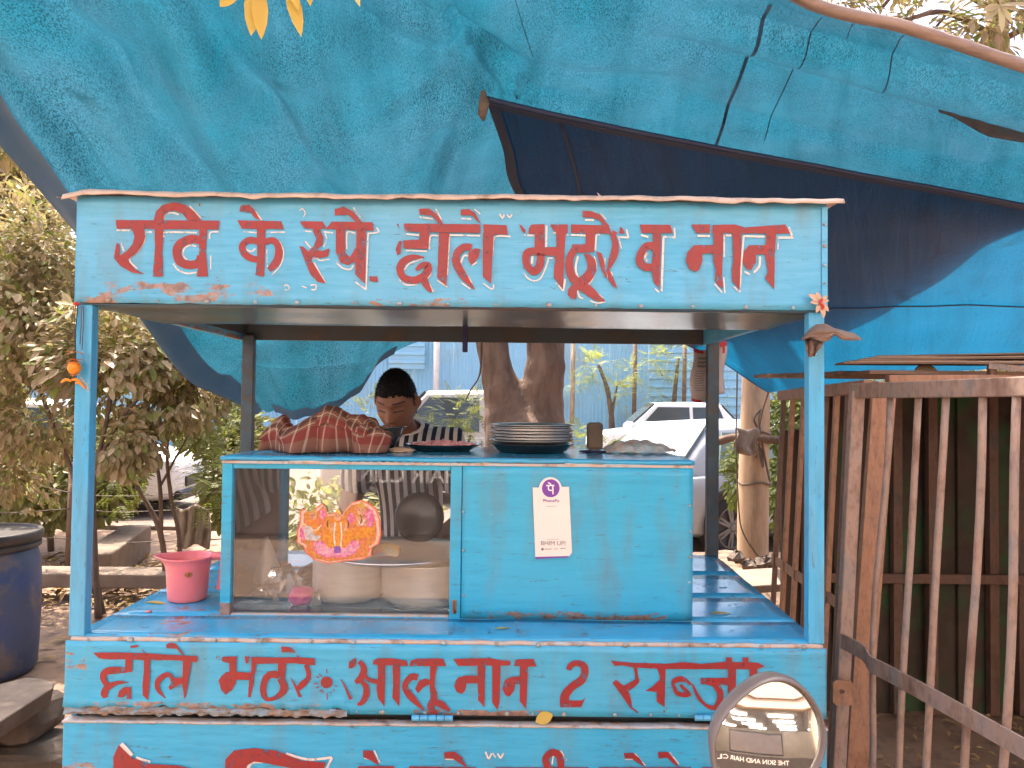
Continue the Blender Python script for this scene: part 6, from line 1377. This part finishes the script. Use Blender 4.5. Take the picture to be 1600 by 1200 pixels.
def head(th, ph, k=1.0):
    d = Vector((math.sin(th)*math.sin(ph), -math.sin(th)*math.cos(ph), math.cos(th)))
    p = Vector((d.x*.0715, d.y*.094, d.z*.120))
    zf = p.z/.118
    if zf < 0: p.x *= 1 - .30*abs(zf)**1.7; p.y = p.y*(1 - .12*abs(zf)**2) if p.y < 0 else p.y*(1 - .35*abs(zf)**1.5)
    else: p.x *= 1 - .05*zf*zf
    if p.y < 0 and k == 1.0:
        f = 0; x, z = p.x, p.z
        f += .007*gs(z-.030, .013)*gs(x, .05); f -= .011*(gs(x-.031, .016) + gs(x+.031, .016))*gs(z-.012, .013)
        f += .005*(gs(x-.031, .013) + gs(x+.031, .013))*gs(z-.008, .009)
        nz = min(1, max(0, (.022 - z)/.052)) if z > -.034 else max(0, 1 - (-.034 - z)/.008)
        f += .024*nz*gs(x, .0095 + .004*nz); f += .008*gs(z+.028, .009)*(gs(x-.013, .007) + gs(x+.013, .007))
        f += .007*gs(x, .022)*(gs(z+.055, .006) + 1.1*gs(z+.067, .007)); f -= .003*gs(x, .022)*gs(z+.0612, .003); f += .006*gs(x, .02)*gs(z+.098, .014)
        f += .004*(gs(x-.045, .018) + gs(x+.045, .018))*gs(z+.018, .022)
        p.y -= f
    if k == 1.0:
        e = gs(p.y-.006, .016)*gs(p.z-.002, .028)*(1 if abs(d.x) > .7 else 0); p.x += math.copysign(.020*e, p.x); p.y += .008*e
    return p
nT, nP = 70, 96; V = []; F = []
raw = []
for i in range(nT+1):
    for j in range(nP):
        p = head(math.pi*i/nT, 2*math.pi*j/nP); raw.append(p); V.append(HC + HR @ p)
for i in range(nT):
    for j in range(nP): F.append((i*nP+j, i*nP+(j+1) % nP, (i+1)*nP+(j+1) % nP, (i+1)*nP+j))
base_n = len(body.v); body.add(V, F)
bo = body.build('body', M['skin'], person, smooth=True)
bo.data.materials.append(M['lips']); bo.data.materials.append(plain('brow', (.045, .020, .014), None, 9, .7, bs=0, obj=True))
for k, f in enumerate(F):
    c = sum((raw[i] for i in f), Vector((0,0,0)))/4
    if c.y < 0 and nbody + k < len(bo.data.polygons):
        ax = abs(c.x); m = 0
        if ax < .023 and -.074 < c.z < -.050: m = 1
        if .012 < ax < .050 and abs(c.z - (.036 - .10*max(0, ax-.034))) < .0030: m = 2
        if .016 < ax < .046 and abs(c.z - (.0035 - 2.2*(ax-.031)**2*2)) < .0016: m = 2
        if ax < .020 and abs(c.z + .0612) < .0016: m = 2
        bo.data.polygons[nbody + k].material_index = m
# hair cap
hb_ = MB(); nT2, nP2 = 54, 84; V = []; F = []
for i in range(nT2+1):
    for j in range(nP2):
        th = math.pi*i/nT2; ph = 2*math.pi*j/nP2; p = head(th, ph, 2.0)
        k = 1.045 + .02*noise.noise(p*60) + .03*noise.noise(p*150) + (.035*min(1, (p.z-.03)/.05) if p.z > .03 else 0); V.append(p*k)
def hairline(p):
    fr = -p.y/.094
    if fr > .25: return p.z > .056 - .026*max(0, abs(p.x)-.040)/.03 + .006*noise.noise(p*70)
    if fr > -.15: return p.z > .004 + .010*noise.noise(p*60)
    return p.z > -.055
F = []
for i in range(nT2):
    for j in range(nP2):
        f = (i*nP2+j, i*nP2+(j+1) % nP2, (i+1)*nP2+(j+1) % nP2, (i+1)*nP2+j)
        if all(hairline(V[q]) for q in f): F.append(f)
hb_.add([HC + HR @ p for p in V], F)
for f in F:                      # short cropped strands standing off the cap
    for k in range(2):
        p = V[f[0]].lerp(V[f[2]], random.random()); n_ = p.normalized(); d = (n_*.8 + Vector((0, -.35 if p.y < 0 else .3, -.55)) + rnd_dir()*.55).normalized(); sd = d.cross(rnd_dir()).normalized()*.0011
        hb_.add([HC + HR @ (p - sd), HC + HR @ (p + sd), HC + HR @ (p + d*random.uniform(.004, .009))], [(0, 1, 2)])
hb_.build('hair', M['hair'], person, smooth=True)
# shirt
V = []; E = []; RD = []
a0 = jv((bx0, 3.24, .86), .145); a1 = jv((bx0, 3.225, 1.04), .140, a0); a2 = jv((bx0, 3.13, 1.22), .145, a1); a3 = jv((bx0, 3.02, 1.365), .098, a2)
for s in (-1, 1):
    s1 = jv((bx0 + s*.165, 3.03, 1.352), .082, a3); jv((bx0 + s*.215, 3.045, 1.13), .068, s1)
sv_, sf_ = skin_mesh(V, E, RD, 0, 2)
mst, nt, pp = nmat('striped_jersey'); sp = NN(nt, 'ShaderNodeSeparateXYZ'); L(nt, pos(nt), sp.inputs[0])
f_ = mth(nt, 'FRACT', mth(nt, 'MULTIPLY', sp.outputs[0], 31.0)); L(nt, ramp(nt, f_, [(.46, (.62, .57, .53)), (.52, (.016, .018, .034))]), pp.inputs['Base Color']); pp.inputs['Roughness'].default_value = .9
bump(nt, pp, noi(nt, pos(nt), 14, 4), .5, .02)
shirt = MB().add(sv_, sf_).build('shirt', mst, person, smooth=True)
def yoke(u, v):
    a = u*2*math.pi; r0 = .066 + .085*v; k_ = 1 + .35*v*abs(math.cos(a))
    return Vector((bx0 + r0*k_*math.cos(a), 2.985 + .03*v + r0*.94*math.sin(a), 1.410 + .034*math.sin(a)*(1 - .5*v) - .055*v**1.4))
MB().grid(yoke, 36, 6).build('yoke', mst, shirt, smooth=True, solid=.004)
MB().tube([Vector((bx0 + .066*math.cos(a), 2.985 + .062*math.sin(a), 1.410 + .034*math.sin(a))) for a in [i*2*math.pi/28 for i in range(29)]], .0085, 8).build('collar', M['card'], shirt, smooth=True)
V = []; E = []; RD = []
a0 = jv((bx0, 3.24, .93), .13)
for s in (-1, 1):
    h1 = jv((bx0 + s*.085, 3.25, .85), .108, a0); k1 = jv((bx0 + s*.095, 3.23, .48), .078, h1); jv((bx0 + s*.10, 3.27, .10), .062, k1)
tv, tf = skin_mesh(V, E, RD, 0, 2); MB().add(tv, tf).build('trousers', M['trousers'], person, smooth=True)

# ================================================================== RUSTY GATE AND SHACK ON THE RIGHT
GZ = at(1345, 611, 2.3).z
def gp(t, z):            # along the open leaf, which leans out a little towards its foot
    return Vector((1.045 + .127*t - .052*(GZ - z), 2.3 - t, z))
gate = thing('iron_gate', gp(.4, 0), 'rusty barred iron gate leaf swung open towards the viewer on the right', 'gate')
zb = .12
MB().bar(gp(-.02, zb), gp(-.02, GZ), .040, .030).build('stile', M['rust'], gate, bevel=.004)
MB().bar(gp(1.05, zb), gp(1.05, GZ), .040, .030).build('stile', M['rust'], gate, bevel=.004)
MB().bar(gp(-.04, GZ), gp(1.07, GZ), .030, .044).build('top_rail', M['rust'], gate, bevel=.003)
MB().bar(gp(-.04, zb), gp(1.07, zb), .030, .044).build('bottom_rail', M['rust'], gate, bevel=.003)
for i, t in enumerate((.135, .262, .365, .496, .605, .72, .835, .945)):
    b = MB(); zs_ = [zb + .02 + (GZ - .02 - zb - .02)*k/10 for k in range(11)]
    bend = (.012 if i == 0 else .004)
    pts = [gp(t + bend*math.sin(k*.9 + i*2.1), z) + Vector((.004*math.sin(k*.7+i), 0, 0)) for k, z in enumerate(zs_)]
    b.tube(pts, .0092, 8, wob=.08); b.build('bar', M['rust'], gate, smooth=True)
zf_ = at(1335, 1003, 2.3).z
pts = [gp(-.03, zf_) + Vector((-.016,0,0)), gp(.10, zf_+.002) + Vector((-.016,0,0)), gp(.16, zf_-.012) + Vector((-.026,0,0)), gp(.24, zf_-.014) + Vector((-.018,0,0)), gp(.5, zf_-.012) + Vector((-.016,0,0)), gp(1.06, zf_-.012) + Vector((-.016,0,0))]
def strap(u, v):
    p = cr_at(pts, u); return p + Vector((0, 0, .022*(1 - 2*v)))
MB().grid(strap, 40, 2).build('flat_strap', M['rust'], gate, smooth=False, solid=.006)
# lug plate with a hole
c = at(1312, 1078, 2.3); b = MB(); n = 20; ring = [Vector((c.x - .004 + .008*math.cos(6.283*i/n), 0, c.z + .004 + .007*math.sin(6.283*i/n))) for i in range(n)]
def sq(a): 
    x, z = math.cos(a), math.sin(a); m = max(abs(x), abs(z)); return x/m, z/m
outr = [Vector((c.x + .030*sq(6.283*i/n)[0], 0, c.z + .036*sq(6.283*i/n)[1])) for i in range(n)]
for y, in ((2.275,), (2.281,)):
    pass
b.add([Vector((p.x, 2.275, p.z)) for p in ring + outr] + [Vector((p.x, 2.281, p.z)) for p in ring + outr],
      [(i, (i+1) % n, n+(i+1) % n, n+i) for i in range(n)] + [(2*n+i, 2*n+(i+1) % n, 3*n+(i+1) % n, 3*n+i) for i in range(n)] + [(n+i, n+(i+1) % n, 3*n+(i+1) % n, 3*n+i) for i in range(n)] + [(i, (i+1) % n, 2*n+(i+1) % n, 2*n+i) for i in range(n)])
b.build('lug_plate', M['rust2'], gate)
# fixed gate post and the fence run behind it
gpo = thing('gate_post', (1.14, 2.46, 0), 'orange-rust angle iron gate post right behind the open leaf', 'post')
MB().bar((1.075, 2.47, 0), (1.197, 2.47, at(1385,597,2.45).z), .062, .05, (0,1,0)).build('web', M['rust2'], gpo, bevel=.003)
MB().bar((1.045, 2.44, 0), (1.155, 2.44, at(1370,606,2.42).z), .020, .012, (0,1,0)).build('flange', M['rust2'], gpo, bevel=.002)
fz1 = at(1385, 604, 2.5).z
fen = thing('iron_fence', (1.15, 2.9, 0), 'rusty barred fence run receding behind the right front post', 'fence')
def fp(t, z): return Vector((1.16 + .05*t - .05*(fz1 - z), 2.50 + t, z))
MB().bar(fp(0, fz1), fp(.95, fz1-.02), .03, .044).build('top_rail', M['rust2'], fen, bevel=.003)
MB().bar(fp(0, zf_+.02), fp(.95, zf_+.02), .008, .040).build('flat_strap', M['rust2'], fen, bevel=.002)
MB().bar(fp(0, .12), fp(.95, .12), .03, .04).build('bottom_rail', M['rust2'], fen)
for t in (.06, .16, .27, .38, .50, .63, .77, .90): MB().bar(fp(t, .13), fp(t, fz1-.02), .019, .019).build('bar', M['rust2'] if int(t*100) % 2 else M['rust_dark'], fen, bevel=.002)
# shack of dark boards
sk = thing('board_shack', (2.1, 3.8, 0), 'dark shack of boards and netting behind the rusty gate', 'shack')
wy = 3.86; x = at(1222, 800, wy).x; k = 0
widths = [.16, .10, .30, .32, .30, .34, .30, .30, .3]
for w in widths:
    top = at(1240, 672, wy).z if k == 0 else EYE + .10 + .02*math.sin(k*3)
    if k == 6:
        MB().box(x, x+w+.02, wy, wy+.025, -.02, at(1560,708,wy).z).build('board', M['dark_board'], sk); MB().box(x, x+w+.02, wy, wy+.025, at(1560,674,wy).z, top).build('board', M['dark_board'], sk)
    else: MB().box(x, x+w+.02, wy + .028*(k % 2), wy+.025 + .028*(k % 2), -.02, top).build('board', M['dark_board2'] if k in (0, 1) else M['dark_board'], sk, bevel=.003)
    x += w; k += 1
for px in (1255, 1395, 1450, 1545, 1590): 
    q = at(px, 800, wy-.05); MB().box(q.x, q.x+.045, wy-.06, wy-.015, 0, EYE+.1).build('upright', M['rust_dark'], sk, bevel=.003)
MB().box(at(1262,905,wy-.07).x, 3.6, wy-.085, wy-.062, at(1500,912,wy-.07).z, at(1500,897,wy-.07).z).build('rail', M['rust_dark'], sk, bevel=.003)
MB().box(3.4, 3.43, 1.6, wy, 0, EYE+.12).build('end_wall', M['dark_board2'], sk)
for k in range(6):
    y0 = 2.62 + k*.21; MB().box(1.22 + .02*math.sin(k*5), 3.4, y0, y0+.2, EYE+.115+.006*k, EYE+.13+.006*k).build('roof_plank', M['plank'], sk, bevel=.003)
for k in range(4):
    y0 = 1.75 + k*.22; MB().box(1.75, 3.4, y0, y0+.21, EYE+.125+.004*k, EYE+.14+.004*k).build('roof_plank', M['plank'], sk, bevel=.003)
MB().bar((1.25, 2.56, EYE+.085), (3.3, 2.2, EYE+.10), .05, .05).build('roof_beam', M['rust2'], sk, bevel=.004)
# loose stuff lying on the shack roof
for i in range(9):
    a = at(1250 + i*9, 588 - (i % 3), 2.75); e = at(1400 + i*14, 583 + (i*5) % 11, 2.6); z0 = EYE + .155 + .005*i
    tag(MB().bar((1.15 + .03*i, 2.70 + .03*i, z0), (1.75 + .06*i, 2.62 + .05*(i % 4), z0 + .004*(i % 3)), .11, .006).build('plywood_strip', M['cardboard'] if i % 2 else M['plank'], loc=(1.4, 2.7, z0)), 'thin warped plywood strip in the pile on the shack roof', 'strip', 'plywood strips on the shack roof')
c = at(1447, 586, 2.7); tag(MB().lathe([(0,0),(.042,.0),(.042,.006),(0,.006)], c, 18, Matrix.Rotation(R(70), 3, 'X')).build('wooden_disc', M['pale_bark'], loc=c, smooth=False), 'small round pale disc standing on the shack roof', 'disc')
c0 = at(1545, 585, 2.5); fr = thing('roof_frame', (c0.x, 2.5, EYE+.15), 'dark bent frame on the shack roof at the right edge', 'frame')
MB().bar(at(1550,588,2.5), at(1550,571,2.5), .022, .022).build('leg', M['rust_dark'], fr); MB().bar(at(1546,572,2.5), at(1640,580,2.4), .03, .018).build('top_bar', M['rust'], fr)

# ================================================================== SCOOTER WITH ITS MIRROR
sc = thing('motor_scooter', (.66, .55, 0), 'parked scooter of which only the round rear-view mirror shows, bottom right', 'scooter')
MY = .92
zo = [(180,1160),(173,960),(200,830),(290,650),(430,480),(600,330),(780,220),(980,175),(1150,215),(1290,330),(1390,500),(1430,680),(1405,900),(1335,1060),(1240,1200),(1080,1340),(850,1440),(580,1460),(360,1400),(235,1290)]
mp = [at(1090 + x/7.27, 1040 + y/7.27, MY) for x, y in zo]; mc_ = sum(mp, Vector((0,0,0)))/len(mp)
mp = cat_rom(mp + [mp[0]], 4)[:-1]
FX, FZ, RC = -.150, .245, .36
def my(p, off=0): dx, dz = p.x - mc_.x, p.z - mc_.z; return MY + FX*dx + FZ*dz + off
def mring(k, dy, curve=False):
    out = []
    for p in mp:
        q = Vector((mc_.x + (p.x-mc_.x)*k, 0, mc_.z + (p.z-mc_.z)*k)); r2 = (q.x-mc_.x)**2 + (q.z-mc_.z)**2; q.y = my(q, dy + (r2/(2*RC) if curve else 0)); out.append(q)
    return out
mir = MB(); n = len(mp); rings = [mring(k, .0, True) for k in (.02, .15, .3, .45, .6, .75, .945)]
mir.add([p for r_ in rings for p in r_], [tuple(range(n))] + [(i*n+j, i*n+(j+1) % n, (i+1)*n+(j+1) % n, (i+1)*n+j) for i in range(6) for j in range(n)])
def loop_mesh(rs, cap=True):
    b = MB(); b.add([p for r_ in rs for p in r_], [(i*n+j, i*n+(j+1) % n, (i+1)*n+(j+1) % n, (i+1)*n+j) for i in range(len(rs)-1) for j in range(n)] + ([tuple((len(rs)-1)*n + j for j in range(n))] if cap else [])); return b
shell = loop_mesh([mring(.935, .012), mring(.938, -.001), mring(.95, -.005), mring(.975, -.005), mring(1.0, .002), mring(1.0, .014), mring(.95, .030), mring(.7, .045), mring(.3, .052)]).build('mirror_shell', M['mirror_shell'], sc, smooth=True)
mir.build('mirror_glass', M['mirror_glass'], shell, smooth=True)
hb0 = Vector((.50, .98, .985))
MB().tube(cat_rom([mc_ + Vector((0,.05,0)), mc_ + Vector((.03,.07,-.05)), mc_ + Vector((.10,.07,-.075)), hb0], 5), .006, 8).build('mirror_stem', M['black_plastic'], sc, smooth=True)
MB().tube(cat_rom([Vector((.30, .80, .955)), Vector((.44, .93, .965)), Vector((.66, 1.0, .955)), Vector((.88, .93, .965)), Vector((1.02, .80, .955))], 6), .013, 10).build('handlebar', M['black_plastic'], sc, smooth=True)
for s in (-1, 1): MB().tube([Vector((.66 + s*.36, .80, .955)), Vector((.66 + s*.27, .88, .961))], .019, 12).build('grip', M['tyre'], sc, smooth=True)
MB().lathe([(0,.09),(.06,.07),(.10,.0),(.10,-.05),(.05,-.09),(0,-.10)], (.66, 1.04, .86), 20, Matrix.Rotation(R(-70), 3, 'X')).build('headlamp_cowl', M['cream'], sc, smooth=True)
MB().tube([(.66, 1.0, .93), (.66, 1.05, .6), (.66, 1.10, .25)], [.03, .035, .03], 10).build('steering_column', M['black_plastic'], sc, smooth=True)
def apron(u, v): x = -.20 + .40*u; return Vector((.66 + x*(1-.25*v), 1.00 + .06*(1-(x/.2)**2) - .06*(1-v), .28 + .54*v))
MB().grid(apron, 14, 10).build('apron', M['cream'], sc, smooth=True, solid=.012)
MB().box(.48, .84, .45, 1.0, .26, .29).build('floorboard', M['black_plastic'], sc, bevel=.008)
def tailb(u, v): a = u*math.pi; r = .17 - .03*v; return Vector((.66 + r*math.cos(a), .50 - .75*v, .28 + (.40 + .05*v)*math.sin(a)**.6))
MB().grid(tailb, 16, 10).build('tail_body', M['cream'], sc, smooth=True, solid=.012)
def seatb(u, v): a = u*math.pi; return Vector((.66 + .15*math.cos(a), .46 - .64*v, .69 + .04*v + .07*math.sin(a)**.5))
MB().grid(seatb, 14, 10).build('seat', M['seat_vinyl'], sc, smooth=True, solid=.012)
for y in (1.12, -.12):
    wc = Vector((.66, y, .21)); RM = Matrix.Rotation(R(90), 3, 'Y'); w = MB().lathe([(.13,-.04),(.18,-.05),(.21,-.025),(.21,.025),(.18,.05),(.13,.04)], wc, 28, RM).build('wheel', M['tyre'], sc, smooth=True)
    MB().lathe([(0,-.04),(.04,-.04),(.13,-.02),(.13,.02),(.04,.04),(0,.04)], wc, 24, RM).build('rim', M['steel'], w, smooth=True)
